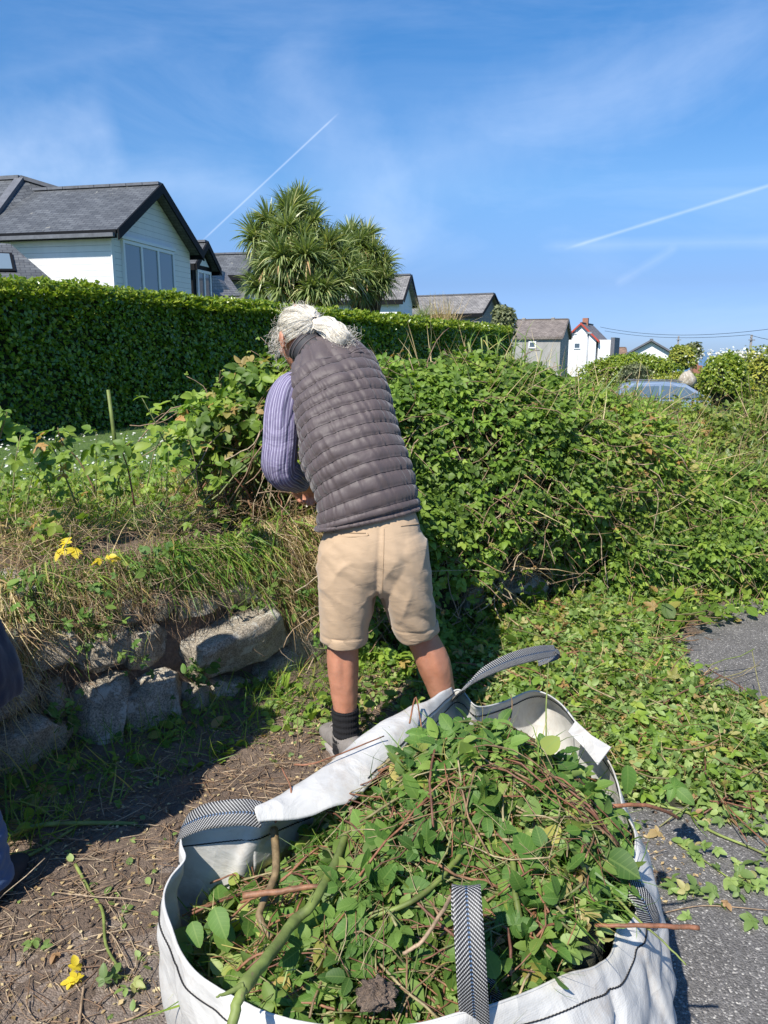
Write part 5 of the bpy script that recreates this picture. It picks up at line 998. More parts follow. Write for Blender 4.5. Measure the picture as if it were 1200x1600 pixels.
for kk in range(nb+1):
    tgt = .024+kk*(yk-.024)/nb; idx = np.argmax(Sx > tgt, axis=0); ok_ = (idx > 1) & (idx < V.shape[0]-2)
    if ok_.all():
        s1v = Sx[idx, cols_]; s0v = Sx[idx-1, cols_]; fr_ = np.clip((tgt-s0v)/np.maximum(s1v-s0v, 1e-6), 0, 1)[:, None]; ring = V[idx-1, cols_]*(1-fr_)+V[idx, cols_]*fr_
        ring = ring*.5+.25*(np.roll(ring, 1, 0)+np.roll(ring, -1, 0)); tubes(B, np.concatenate([ring, ring[:1]])[None], .0013, 5, ref=(.25, -.3, 1))
B.build('seam', M['thread0'], vest, True, local=ML)
# hem binding, collar, left armhole binding
hem = V[2][:, :]; B = Bag(); hemr = np.concatenate([hem, hem[:1]])-t[0]*.004; tubes(B, hemr[None], .0075, 8, ref=(.25, -.3, 1)); B.build('hem_band', M['vest'], vest, True, local=ML)
cr = [(P(493, 553, 2.875), .067, .064), (P(482, 543, 2.895), .070, .066), (P(476, 537, 2.905), .072, .068)]; A2 = catmull([[*r[0], r[1], r[2]] for r in cr], 6); t2 = nrmz(np.gradient(A2[:, :3], axis=0)); x2 = nrmz(tors_s-t2*(t2@tors_s)[:, None]); y2 = np.cross(t2, x2); th2 = np.linspace(0, 2*math.pi, 65)[:-1]
R1 = A2[:, None, :3]+x2[:, None]*(A2[:, 3:4]*np.cos(th2)[None])[..., None]+y2[:, None]*(A2[:, 4:5]*np.sin(th2)[None])[..., None]; R2 = A2[::-1, None, :3]+x2[::-1, None]*((A2[::-1, 3:4]-.008)*np.cos(th2)[None])[..., None]+y2[::-1, None]*((A2[::-1, 4:5]-.008)*np.sin(th2)[None])[..., None]
B = Bag(); loftmesh(B, np.concatenate([R1, R2]), False); col_ = B.build('collar', M['vestdark'], vest, True, local=ML)
B = Bag()
for k in (3, 7, 11): tubes(B, np.concatenate([R1[k], R1[k][:1]])[None], .0028, 6, ref=(.2, .3, .9))
B.build('collar_piping', M['vest'], col_, True, local=ML)
# --- shirt sleeves (left one in full view)
def sleeve(pts, ra, rb, side, name='shirt_sleeve'):
    A = catmull(np.concatenate([np.array(pts), np.array(ra)[:, None], np.array(rb)[:, None]], 1), 12); p = A[:, :3]; t = nrmz(np.gradient(p, axis=0)); x = [nrmz(np.asarray(side)-t[0]*(t[0]@side))]
    for k in range(1, len(t)): x.append(nrmz(x[-1]-t[k]*(t[k]@x[-1])))
    x = np.array(x); y = np.cross(t, x); th = np.linspace(0, 2*math.pi, 129)[:-1]
    R = p[:, None]+x[:, None]*(A[:, 3:4]*np.cos(th)[None])[..., None]+y[:, None]*(A[:, 4:5]*np.sin(th)[None])[..., None]; nr = nrmz(R-p[:, None]); s_ = np.linspace(0, 1, len(p))[:, None]
    w_ = fbm(np.stack([np.cos(th)[None]*1.2+s_*0, s_*4+.9*np.sin(th)[None], np.sin(th)[None]*1.2+s_*0], -1), 1.3, 3, 14); fo_ = np.abs(fbm(np.stack([np.cos(th)[None]*1.6+s_*0, s_*2.6+.5*np.cos(th)[None], np.sin(th)[None]*1.6+s_*0], -1), 1.25, 2, 31))**.6; R = R+nr*(.015*(fo_-.5)*np.clip(s_*4, 0, 1)*np.clip((1-s_)*5, 0, 1)+.0045*w_*np.clip(s_*5, 0, 1)+.004*np.exp(-((s_-.58)/.07)**2)*np.sin(th*3)[None])[..., None]
    B = Bag(); loftmesh(B, R, True); return B.build(name, M['shirt'], man, True, local=ML)
sleeve([P(478, 602, 2.80), P(455, 607, 2.77), P(444, 640, 2.74), P(440, 690, 2.71), P(437, 730, 2.70), P(449, 742, 2.75), P(462, 750, 2.84), P(470, 755, 2.90)], [.035, .054, .062, .063, .064, .060, .048, .036], [.04, .060, .066, .066, .066, .058, .046, .034], (1, 0, 0))
sleeve([P(560, 600, 2.84), P(560, 640, 2.90), P(545, 700, 3.0), P(520, 735, 3.05), P(505, 742, 3.08)], [.05, .060, .058, .05, .036], [.05, .060, .058, .05, .036], (1, 0, 0))
# --- shorts
B = Bag(); w0 = P(576, 803, 2.605); sdx = unit(P(655, 800, 2.62)-P(500, 822, 2.60))
loft(B, [w0+np.array([0, 0, -.005]), P(580, 830, 2.59), P(582, 868, 2.58), P(586, 895, 2.585)], [.148, .168, .178, .168], [.092, .114, .128, .112], side=sdx, ends=(False, True), e=.9)
hL, hR = P(537, 996, 2.60), P(650, 984, 2.645)
loft(B, [P(547, 858, 2.59), P(545, 905, 2.585), P(541, 950, 2.59), hL], [.110, .107, .094, .081], [.122, .118, .105, .094], side=(1, 0, -.05), ends=(True, False), e=.92)
loft(B, [P(622, 852, 2.595), P(629, 900, 2.60), P(639, 945, 2.62), hR], [.100, .096, .085, .073], [.120, .114, .100, .088], side=(1, 0, .08), ends=(True, False), e=.92)
def shdisp(p, n_):
    q = p-w0; g = np.abs(fbm(np.stack([p[:, 0]*7-p[:, 2]*5, p[:, 1]*5, p[:, 2]*9+p[:, 0]*7], -1), 1, 3, 51)); h = fbm(np.stack([p[:, 0]*3, p[:, 1]*3, p[:, 2]*16+p[:, 0]*9], -1), 1, 3, 52)
    cx_ = (pel[0]+.012); seam = np.exp(-((p[:, 0]-cx_-.05*(p[:, 2]-.9))/.006)**2)*(p[:, 1] < w0[1]) ; cleft = np.exp(-((p[:, 0]-cx_)/.035)**2)*(p[:, 1] < w0[1])*np.clip((.93-p[:, 2])/.15, 0, 1)
    rise = np.where(p[:, 0] > cx_, .010, .006)*np.abs(np.sin(p[:, 2]*26+p[:, 0]*34+2*fbm(p, 4, 2, 3)))*np.clip((.86-p[:, 2])/.12, 0, 1)
    hemz = np.where(p[:, 0] > cx_, hR[2], hL[2]); hm = np.exp(-((p[:, 2]-hemz-.028)/.004)**2)
    dg_ = (p[:, 0]-cx_)*np.where(p[:, 0] > cx_, 26, -15)+p[:, 2]*np.where(p[:, 0] > cx_, -17, 19)+1.6*fbm(p, 5, 2, 58); fold = (1-np.abs(np.sin(dg_)))**2.2*np.clip((.90-p[:, 2])/.1, 0, 1)*np.clip((p[:, 2]-.56)/.05, 0, 1)*np.clip(fbm(p, 6, 2, 60)+.55, 0, 1)
    return .011*fold*np.where(p[:, 0] > cx_, 1.1, .55)+.0035*g+.003*h-.003*seam-.014*cleft+rise*.5-.0025*hm
sh = fused(B, 'shorts', M['khaki'], man, .0055, 3, disp=shdisp, local=ML)
for hc, ra_, rb_, up_, nm in ((hL, .084, .097, np.array([.004, -.005, 1.]), 0), (hR, .077, .091, np.array([-.14, -.06, 1.]), 1)):
    th = np.linspace(0, 2*math.pi, 97)[:-1]; R = []
    for off, g_ in ((.032, -.002), (.030, .0015), (.015, .002), (-.004, .003), (-.008, .001), (-.006, -.003), (.012, -.006), (.03, -.007)):
        w_ = .004*np.sin(th*3+nm)+.0025*np.sin(th*7+2); R.append(hc+up_*off+np.stack([np.cos(th)*(ra_+g_+w_), np.sin(th)*(rb_+g_+w_), .004*np.sin(th*2+1)], -1))
    B = Bag(); loftmesh(B, R, False); B.build('hem_cuff', M['khaki'], sh, True, local=ML)
M['khakidark'] = simple('khaki_seam', (.36, .25, .155), .9, 60, .2)
def seamline(pxs, Y0, name, rad=.0016, mat='khakidark'):
    """thin stitched seam laid on the shorts by casting rays onto their surface"""
    dg = bpy.context.evaluated_depsgraph_get(); out = []
    for px, py in pxs:
        d = unit(ray(px, py)); o_ = np.array([0, 0, CAM_H])-man0; hit, loc, nr_, idx = sh.ray_cast(Vector(o_), Vector(d))
        if hit: out.append(np.array(loc)+man0+np.array(nr_)*.0008)
    if len(out) > 2: B = Bag(); tubes(B, catmull(out, 3)[None], rad, 5); B.build(name, M[mat], sh, True, local=ML)
seamline([(x_, 832+.02*(x_-520)) for x_ in range(519, 575, 4)], 0, 'back_pocket', .0022)
seamline([(519, 832), (519, 836), (545, 839), (574, 837), (574, 833)], 0, 'back_pocket', .0013)
seamline([(x_, 822-.12*(x_-626)) for x_ in range(626, 656, 4)], 0, 'back_pocket', .0022)
seamline([(600-.0006*(y_-826)**2*.5, y_) for y_ in range(826, 930, 6)], 0, 'centre_seam', .0009)
seamline([(497+.0*(y_), y_) for y_ in range(835, 882, 4)], 0, 'side_pocket', .002)
# --- socks and shoes
for nm, a_, d_, kn_ in (('L', ankL, dL, calfL), ('R', ankR, dR, calfR)):
    top = a_*.60+kn_*.40; top = a_+(kn_-a_)*.40; q = [a_+np.array([0, 0, -.06]), a_, a_*.5+top*.5, top, top+(top-a_)*.02]; B = Bag(); A = catmull([[*p_, r_] for p_, r_ in zip(q, [.050, .049, .0475, .0495, .046])], 14); rr = []
    th = np.linspace(0, 2*math.pi, 97)[:-1]
    for k in range(len(A)): rr.append(A[k, :3]+np.stack([np.cos(th), np.sin(th)*1.08, th*0], -1)*(A[k, 3]+.0012*np.sin(th*32)+.0015*math.sin(k*1.1))[:, None])
    loftmesh(B, rr, True); B.build('sock', M['sock'], man, True, local=ML)
    f_ = unit(d_); sd_ = np.cross(f_, [0, 0, 1]); z0 = .03; c_ = np.array([a_[0], a_[1], 0])
    B = Bag(); pr = [(-.095, .050, .018), (-.088, .078, .034), (-.05, .084, .043), (.0, .080, .046), (.06, .062, .048), (.12, .048, .052), (.165, .038, .046), (.19, .026, .026)]
    pts = [c_+f_*a+np.array([0, 0, z0+.005+h/2]) for a, h, w_ in pr]; loft(B, pts, [w_ for a, h, w_ in pr], [h/2+.006 for a, h, w_ in pr], side=sd_, n=28, k=4, e=.8)
    # padded ankle collar
    loft(B, [c_+f_*.005+np.array([0, 0, .07]), c_+f_*.0+np.array([0, 0, .115])], [.048, .051], [.060, .062], side=sd_, n=28)
    so_ = fused(B, 'shoe', M['shoe'], man, .005, 3, local=ML, disp=lambda p, n_: .002*fbm(p, 40, 2, 3))
    B = Bag(); out = [c_+f_*(.05+.145*math.cos(q))+sd_*(.054*math.sin(q))*(1+.1*math.cos(q)) for q in np.linspace(0, 2*math.pi, 33)[:-1]]; loftmesh(B, [[p_+np.array([0, 0, z_])+(c_+f_*.05-p_)*sh_ for p_ in out] for z_, sh_ in ((.008, .03), (.012, 0), (.036, 0), (.040, .03))]); B.build('sole', M['sole'], so_, True, local=ML)
    B = Bag()
    for k in range(4): a0 = .055+.022*k; l_ = [c_+f_*a0+sd_*.022*q+np.array([0, 0, z0+.088-.16*a0-.012*q*q]) for q in (-1, -.5, 0, .5, 1)]; tubes(B, np.array(l_)[None], .0022, 5)
    B.build('laces', M['sole'], so_, True, local=ML)

# --- second person, cut off by the left edge of the photo
c2_ = np.array([-1.29, 1.84]); p2_ = empty('person', (c2_[0], c2_[1], .01), label='person in dark navy jacket and blue jeans, mostly out of view at the left edge', cat='person'); PL = (c2_[0], c2_[1], .01); X = lambda x, y, z: np.array([c2_[0]+x, c2_[1]+y, z])
B = Bag()
for sg in (-1, 1): loft(B, [X(sg*.09, 0, .86), X(sg*.14, .02, .48), X(sg*.20, 0, .10)], [.08, .05, .036])
loft(B, [X(0, 0, .86), X(0, 0, 1.1), X(0, .03, 1.38)], [.15, .14, .16], [.1, .1, .09]); loft(B, [X(0, .03, 1.38), X(0, .06, 1.56)], [.055, .055])
u, v = np.meshgrid(np.linspace(0, 2*math.pi, 25)[:-1], np.linspace(-1.5, 1.5, 13)); q = np.stack([np.cos(v)*np.cos(u)*.078, np.cos(v)*np.sin(u)*.098, np.sin(v)*.115], -1)+X(0, .08, 1.63); loftmesh(B, q)
q = np.stack([np.cos(v)*np.cos(u)*.012, np.cos(v)*np.sin(u)*.018, np.sin(v)*.02], -1)+X(0, .19, 1.61); loftmesh(B, q)
for sg in (-1, 1):
    q = np.stack([np.cos(v)*np.cos(u)*.01, np.cos(v)*np.sin(u)*.018, np.sin(v)*.03], -1)+X(sg*.08, .08, 1.62); loftmesh(B, q)
    wr2 = X(sg*.09, .30, .93); loft(B, [X(sg*.18, .02, 1.38), X(sg*.20, .05, 1.08), wr2], [.045, .038, .028]); hand(B, wr2, (-.1*sg, .5, -.6), (sg, 0, .2), sg)
fused(B, 'body', M['skin'], p2_, .006, 2, local=PL)
B = Bag(); loft(B, [X(0, 0, .62), X(0, 0, .72), X(0, 0, .95), X(0, 0, 1.2), X(0, .02, 1.40), X(0, .03, 1.46)], [.335, .33, .23, .21, .20, .11], [.19, .19, .16, .14, .12, .09], e=.85, ends=(False, True))
for sg in (-1, 1): loft(B, [X(sg*.17, .02, 1.39), X(sg*.21, .06, 1.08), X(sg*.12, .26, .95)], [.070, .060, .045])
fused(B, 'jacket', M['navy'], p2_, .007, 3, local=PL, disp=lambda p, n_: .016*np.abs(fbm(p*np.array([1, 1, .6]), 9, 3, 7)))
B = Bag()
for sg in (-1, 1): loft(B, [X(sg*.085, 0, .90), X(sg*.14, .02, .5), X(sg*.205, 0, .07)], [.10, .075, .068], [.11, .085, .075], ends=(True, False))
fused(B, 'jeans', M['denim'], p2_, .006, 2, local=PL, disp=lambda p, n_: .008*np.abs(fbm(p*np.array([1, 1, 2.5]), 10, 3, 5)))
B = Bag(); q = np.stack([np.cos(v)*np.cos(u)*.086, np.cos(v)*np.sin(u)*.104, np.sin(v)*.10], -1)+X(0, .06, 1.67); loftmesh(B, q); B.build('hair', M['vestdark'], p2_, True, local=PL)
for sg in (-1, 1): B = Bag(); q = [X(sg*.205, -.08, .04), X(sg*.205, .0, .055), X(sg*.21, .10, .04), X(sg*.215, .17, .03)]; loft(B, q, [.036, .044, .048, .03], [.035, .05, .035, .02], side=(1, 0, 0)); B.build('shoe', M['vestdark'], p2_, True, local=PL)

p3_ = p2_.copy(); COL.objects.link(p3_); p3_.location = (-1.84, 1.52, .01); p3_.rotation_euler = (0, 0, .5); p3_["label"] = 'unseen person in dark jacket, added beyond the left edge to shade the wall'  # copied figure out of view, added only to cast shade on the wall
for ch in list(p2_.children):
    c_ = ch.copy(); COL.objects.link(c_); c_.parent = p3_
# ------------------------------------------------------------------ builder's bulk bag
m, t, b, out = newmat('woven_plastic'); vec, u, v, tone = lpn(t); oc = obj_co(t)
cc = t.ramp(t.noise(oc, 5, 6, .65), [(.25, (.50, .485, .45)), (.6, (.66, .645, .61))])
dirt_ = t.math('MULTIPLY', t.ramp(t.noise(oc, 9, 6, .75), [(.52, 0), (.72, .6)]), 1.0); cc = t.mix(dirt_, cc, (.42, .34, .26))
t.l.new(cc, b.inputs['Base Color']); b.inputs['Roughness'].default_value = .48
wv = t.math('ADD', t.math('SINE', t.math('MULTIPLY', u, 2200)), t.math('SINE', t.math('MULTIPLY', v, 2200)))
cr = t.math('ABSOLUTE', t.math('SUBTRACT', t.noise(oc, 9, 5, .55, dist=1.2), .5)); vo = t.node('ShaderNodeTexVoronoi'); t.l.new(t.vmath('ADD', oc, t.vmath('SCALE', t.noise(oc, 6, 3, .5, out='Color'), .12)), vo.inputs['Vector']); vo.inputs['Scale'].default_value = 13; nb = t.bump(vo.outputs['Distance'], .5, .012, t.bump(cr, .5, .012)); t.l.new(t.bump(wv, .10, .0005, nb), b.inputs['Normal'])
tr = t.node('ShaderNodeBsdfTranslucent'); t.l.new(t.mix(1.0, cc, (.9, .88, .82), 'MULTIPLY'), tr.inputs[0]); mx = t.node('ShaderNodeMixShader'); mx.inputs[0].default_value = .14
t.l.new(b.outputs[0], mx.inputs[1]); t.l.new(tr.outputs[0], mx.inputs[2]); t.l.new(mx.outputs[0], out.inputs[0]); M['bagcloth'] = m
m, t, b, o = newmat('herringbone_webbing'); vec, u, v, tone = lpn(t)   # u across 0..1, v along in metres
au = t.math('ABSOLUTE', t.math('SUBTRACT', t.math('FRACT', t.math('MULTIPLY', u, 1.0)), .5))
ph_ = t.math('ADD', t.math('MULTIPLY', v, 165), t.math('MULTIPLY', au, 7.0)); st = t.math('GREATER_THAN', t.math('FRACT', ph_), .60)
cell = t.math('GREATER_THAN', t.math('FRACT', t.math('MULTIPLY', au, 20.0)), .28); st = t.math('MULTIPLY', st, cell)
cc = t.mix(st, (.014, .014, .016), (.46, .45, .43)); cc = t.mix(t.math('MULTIPLY', t.math('LESS_THAN', au, .035), st), cc, (.10, .22, .42))
t.l.new(cc, b.inputs['Base Color']); b.inputs['Roughness'].default_value = .6; t.l.new(t.bump(t.math('FRACT', ph_), .5, .0012), b.inputs['Normal']); M['webbing'] = m
M['thread'] = simple('black_thread', (.012, .012, .014), .8)

RIM = [(285, 1298, .60), (330, 1293, .60), (380, 1288, .60), (412, 1286, .60), (480, 1262, .58), (548, 1234, .58), (610, 1190, .58), (668, 1130, .59), (704, 1084, .62), (722, 1080, .63), (745, 1104, .60), (785, 1098, .57), (832, 1080, .57), (870, 1095, .57), (900, 1130, .56), (938, 1172, .55), (962, 1215, .54), (972, 1262, .53), (990, 1300, .53), (988, 1352, .52), (1004, 1395, .50), (985, 1440, .50), (962, 1452, .50), (952, 1490, .50), (925, 1512, .52), (880, 1524, .54), (815, 1553, .55), (760, 1574, .56), (715, 1584, .57), (650, 1600, .56), (560, 1606, .55), (480, 1598, .55), (420, 1582, .55), (365, 1556, .55), (312, 1524, .55), (284, 1490, .55), (268, 1448, .555), (257, 1405, .56), (268, 1370, .57), (290, 1342, .58), (284, 1320, .59)]
rim = np.array([G(a, b_, c_) for a, b_, c_ in RIM]); rimc = catmull(np.concatenate([rim, rim[:1]]), 9)[:-1]
rimc = (np.roll(rimc, 1, 0)+rimc*2+np.roll(rimc, -1, 0))/4
NR = len(rimc); bc = np.array([rimc[:, 0].mean(), rimc[:, 1].mean(), 0])
ang = np.arctan2(rimc[:, 1]-bc[1], rimc[:, 0]-bc[0]); base = bc+np.stack([np.cos(ang)*.47, np.sin(ang)*.50, ang*0+.008], -1)
outw = nrmz((rimc-bc)*np.array([1, 1, 0])); KV = 46; v_ = np.linspace(0, 1, KV)
rgt = np.clip((outw[:, 0]*.8-outw[:, 1]*.35), 0, 1)**2
ixr = np.arange(NR)/NR*41; backw = np.exp(-((ixr-12.5)/2.2)**2)
VV = np.zeros((KV, NR, 3))
for k, vv in enumerate(v_):
    q = rimc*(1-vv**1.1)+base*vv**1.1; q[:, 2] = rimc[:, 2]*(1-vv)+.008*vv
    blg = math.sin(math.pi*min(1, vv*1.25)**.8) if vv < .8 else 0
    q = q+outw*((.006+.050*rgt+.11*backw*(1-vv))*blg)[:, None]
    f_ = fbm(np.stack([q[:, 0]*5, q[:, 1]*5, q[:, 2]*2.5], -1), 1, 3, 61); g_ = np.abs(fbm(q, 6, 3, 66))**.7
    q = q+outw*((.014*f_+(.016+.022*rgt)*g_)*min(1, vv*8+.15)*min(1, (1-vv)*6+.1))[:, None]; VV[k] = q
bagE = empty('bulk_bag', (bc[0], bc[1], 0), label='open white woven bulk bag full of cut brambles, standing in the foreground', cat='bag'); BL = (bc[0], bc[1], 0)
i = np.arange(KV-1)[:, None]; j = np.arange(NR)[None]; j2 = (j+1) % NR
per = np.concatenate([[0], np.cumsum(np.linalg.norm(np.diff(rimc, axis=0), axis=1))])
lp = np.zeros(VV.shape); lp[..., 0] = per[None]; lp[..., 1] = VV[..., 2]
sack = mk('sack', VV.reshape(-1, 3), [np.stack([i*NR+j, (i+1)*NR+j, (i+1)*NR+j2, i*NR+j2], -1).reshape(-1, 4), ((KV-1)*NR+np.arange(NR))[None]], M['bagcloth'], bagE, lp.reshape(-1, 3), True, local=BL)
md = sack.modifiers.new('thickness', 'SOLIDIFY'); md.thickness = .0015
# rolled hem and stitching a few centimetres under the rim
B = Bag(); q = VV[0]; tubes(B, np.concatenate([q, q[:1]])[None], .0022, 6); B.build('hem', M['bagcloth'], bagE, True, local=BL)
def stitch(path, off, name='stitching'):
    d = np.cumsum(np.concatenate([[0], np.linalg.norm(np.diff(path, axis=0), axis=1)])); n_ = int(d[-1]/.0035); s_ = np.linspace(0, d[-1], n_); q = np.stack([np.interp(s_, d, path[:, k]) for k in range(3)], -1)+np.stack([np.interp(s_, d, off[:, k]) for k in range(3)], -1)*.0022
    q[:, 2] += .0012*np.sin(s_*900); B = Bag(); tubes(B, q[None], .0014, 4); B.build(name, M['thread'], bagE, True, local=BL)
row = VV[2]*.4+VV[3]*.6; sel = np.r_[NR*20//41:NR*40//41]; stitch(row[sel], outw[sel]*1.5); sel2 = np.r_[0:NR*20//41]; stitch(row[sel2], -outw[sel2]*1.5)
# inward-folded cuff over the far left side
up_ = [(405, 1262, .645), (440, 1240, .65), (480, 1216, .65), (520, 1186, .65), (560, 1154, .65), (600, 1128, .65), (640, 1108, .65), (675, 1092, .65), (706, 1077, .645)]
lo_ = [(404, 1287, .635), (440, 1284, .63), (480, 1278, .625), (520, 1262, .625), (552, 1252, .62), (590, 1216, .62), (636, 1166, .62), (676, 1122, .625), (712, 1086, .635)]
ua = catmull([G(*q) for q in up_], 6); la = catmull([G(*q) for q in lo_], 6); n = len(ua); cols = 26; R = []
outd = unit(np.array([-.6, .75, 0]))
for k in range(cols+8):
    if k < 8: w_ = k/8; q = ua+outd*(.020*math.cos(w_*math.pi/2)+.012)+np.array([0, 0, -.16*(1-w_)]); q[0] = q[0]
    else: w_ = (k-8)/(cols-1); q = ua*(1-w_)+la*w_+np.array([-.3, -.35, .85])*(.020*math.sin(math.pi*w_)**.8)
    q = q+np.array([0, 0, 1.])*(.004*fbm(q, 14, 3, 5)+.004*np.abs(fbm(q*np.array([1, 1, 1]), 6, 2, 9)))[:, None]; R.append(q)
R = np.array(R); k_, n_ = R.shape[:2]; i = np.arange(k_-1)[:, None]; j = np.arange(n_-1)[None]; a = i*n_+j
lp = np.zeros(R.shape); lp[..., 0] = np.linspace(0, .9, n_)[None]; lp[..., 1] = np.linspace(0, .3, k_)[:, None]
cf = mk('folded_cuff', R.reshape(-1, 3), [np.stack([a, a+n_, a+n_+1, a+1], -1).reshape(-1, 4)], M['bagcloth'], bagE, lp.reshape(-1, 3), True, local=BL); md = cf.modifiers.new('thickness', 'SOLIDIFY'); md.thickness = .002
r_ = R[-3][8:]; stitch(r_[20:], np.tile([[-.5, -.6, .8]], (len(r_)-20, 1))); r_ = R[-3][:]
# loose flap on the far right rim
fl = [(900, 1127, .57), (925, 1150, .575), (955, 1168, .58), (934, 1196, .56), (912, 1168, .555), (888, 1144, .555)]; fp = [G(*q) for q in fl]; B = Bag(); B.quad(fp[0], fp[1], fp[4], fp[5]); B.quad(fp[1], fp[2], fp[3], fp[4]); o_ = B.build('loose_flap', M['bagcloth'], bagE, local=BL); o_.modifiers.new('t', 'SOLIDIFY').thickness = .002
# webbing loops
def strap(ptsw, wdirs, w, name='strap', tw=None):
    A = catmull(np.concatenate([np.array(ptsw), np.array(wdirs)], 1), 12); p, wd = A[:, :3], nrmz(A[:, 3:]); L = np.concatenate([[0], np.cumsum(np.linalg.norm(np.diff(p, axis=0), axis=1))]); c_ = np.linspace(0, 1, 9)
    t_ = nrmz(np.gradient(p, axis=0)); nn = nrmz(np.cross(t_, wd)); V = p[:, None]+wd[:, None]*((c_[None]-.5)*w)[..., None]+nn[:, None]*(.0022*np.cos((c_-.5)*math.pi*1.0)[None])[..., None]
    V = V+nn[:, None]*(.0012*fbm(V, 22, 2, 9))[..., None]
    lp = np.zeros(V.shape); lp[..., 0] = c_[None]; lp[..., 1] = L[:, None]; k_, n_ = V.shape[:2]; i = np.arange(k_-1)[:, None]; j = np.arange(n_-1)[None]; a = i*n_+j
    o_ = mk(name, V.reshape(-1, 3), [np.stack([a, a+1, a+n_+1, a+n_], -1).reshape(-1, 4)], M['webbing'], bagE, lp.reshape(-1, 3), True, local=BL); o_.modifiers.new('t', 'SOLIDIFY').thickness = .0022; return o_
strap([G(282, 1306, .58), G(290, 1291, .615), G(318, 1277, .64), G(350, 1271, .65), G(382, 1269, .65), G(408, 1273, .64)], [(.35, .3, .7), (.2, .45, .75), (.06, .54, .82), (0, .54, .84), (0, .54, .84), (-.03, .54, .84)], .046)
strap([G(716, 1092, .60), G(722, 1080, .655), G(748, 1055, .69), G(790, 1034, .71), G(832, 1022, .71), G(866, 1017, .69)], [(.8, .5, .3), (.75, .5, .4), (.45, .5, .7), (.2, .5, .8), (.1, .6, .75), (.1, .8, .4)], .040)
strap([G(866, 1017, .69), G(872, 1020, .68), G(868, 1024, .66), G(840, 1034, .64)], [(.1, 1, -.2), (.1, 1, 0), (.1, 1, .1), (.1, 1, .1)], .044)
strap([G(970, 1368, .53), G(985, 1385, .535), G(1003, 1408, .52), G(1016, 1440, .47), G(1022, 1480, .38)], [(.3, .9, .3), (.5, .8, .2), (.7, .6, 0), (.7, .5, 0), (.5, .8, 0)], .05)
d0 = G(742, 1640, .50); strap([d0+np.array([0, 0, -.08]), d0+np.array([0, 0, .02]), G(738, 1540, .62), G(733, 1460, .68), G(729, 1395, .715), G(728, 1381, .71), G(727, 1400, .685), G(728, 1440, .66)], [(1, 0, 0)]*8, .043)
strap([d0+np.array([.16, .02, -.10]), G(800, 1592, .50), G(770, 1560, .52), G(745, 1500, .58), G(730, 1440, .65)], [(1, .2, 0), (.9, .3, .1), (.9, .2, .2), (1, 0, 0), (1, 0, 0)], .03, 'strap').hide_render = False

# ------------------------------------------------------------------ cuttings heaped in the bag
RC = rimc[:, :2]
def inside(x, y, poly):
    r = np.zeros(x.shape, bool); n = len(poly)
    for k in range(n):
        x0, y0 = poly[k]; x1, y1 = poly[(k+1) % n]
        c_ = ((y0 > y) != (y1 > y)) & (x < (x1-x0)*(y-y0)/((y1-y0) if y1 != y0 else 1e-9)+x0); r ^= c_
    return r
def hz(x, y):
    gsn = lambda px, py, a, s_: a*np.exp(-(((x-px)**2+(y-py)**2)/(2*s_*s_)))
    z = .42 + gsn(.10, 1.60, .12, .20) + gsn(.30, 1.42, .16, .15) + gsn(.05, 1.33, .14, .18) - gsn(.25, 1.95, .14, .14) - gsn(-.30, 1.42, .02, .08) + gsn(-.08, 1.12, .07, .12) + gsn(.30, 1.12, .10, .12)
    return z + .03*fbm(np.stack([x, y, x*0], -1), 6, 3, 81)
gx = np.linspace(-.5, .6, 90); gy = np.linspace(.85, 2.15, 100); X_, Y_ = np.meshgrid(gx, gy); cxy = RC.mean(0); poly = cxy+(RC-cxy)*.97
Z_ = np.where(inside(X_, Y_, poly), hz(X_, Y_)-.05, .12); V = np.stack([X_, Y_, Z_], -1); ok = inside(X_, Y_, cxy+(RC-cxy)*1.0)
i = np.arange(99)[:, None]; j = np.arange(89)[None]; a = i*90+j; okq = (ok[:-1, :-1] & ok[1:, :-1] & ok[:-1, 1:] & ok[1:, 1:])
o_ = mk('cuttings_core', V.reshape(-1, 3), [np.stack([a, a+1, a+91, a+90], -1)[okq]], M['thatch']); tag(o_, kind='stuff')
def inbag(n, sc=.93):
    out = []
    while sum(map(len, out)) < n:
        p = np.stack([U(-.5, .6, n*2), U(.85, 2.15, n*2)], -1); out.append(p[inside(p[:, 0], p[:, 1], cxy+(RC-cxy)*sc)])
    return np.concatenate(out)[:n]
B = Bag(); n = 4000; p = inbag(n); p = p[fbm(np.concatenate([p, p[:, :1]*0], 1), 7, 2, 44) > -.12]; n = len(p); q = np.concatenate([p, (hz(p[:, 0], p[:, 1])-.045+.085*U(0, 1, n)**1.5)[:, None]], 1); up = np.tile([-.1, -.25, .9], (n, 1))
inst(B, T_BR_HI, q, frames(np.tile([-.1, -.25, .9], (n, 1)), .6), U(.028, .070, n), U(0, .85, n)**1.25); n = 650; p = inbag(n); q = np.concatenate([p, (hz(p[:, 0], p[:, 1])-.02+.05*U(0, 1, n))[:, None]], 1); inst(B, T_LEAF, q, frames(np.tile([-.1, -.25, .9], (n, 1)), .6), U(.025, .07, n), U(0, 1, n))
tag(B.build('bramble_cuttings', M['bag_leaf'], None, True), kind='stuff')
B = Bag(); n = 2600; p = inbag(n); q = np.concatenate([p, (hz(p[:, 0], p[:, 1])-.05+.05*U(0, 1, n))[:, None]], 1); inst(B, T_BR_HI, q, frames(np.tile([0, 0, 1.], (n, 1)), .8), U(.03, .06, n)); n = 2600; p = inbag(n); q = np.concatenate([p, (hz(p[:, 0], p[:, 1])-.04+.05*U(0, 1, n))[:, None]], 1); inst(B, T_LEAF, q, frames(np.tile([0, 0, 1.], (n, 1)), .9), U(.012, .03, n)); tag(B.build('shredded_leaves', M['wilt_leaf'], None, True), kind='stuff')
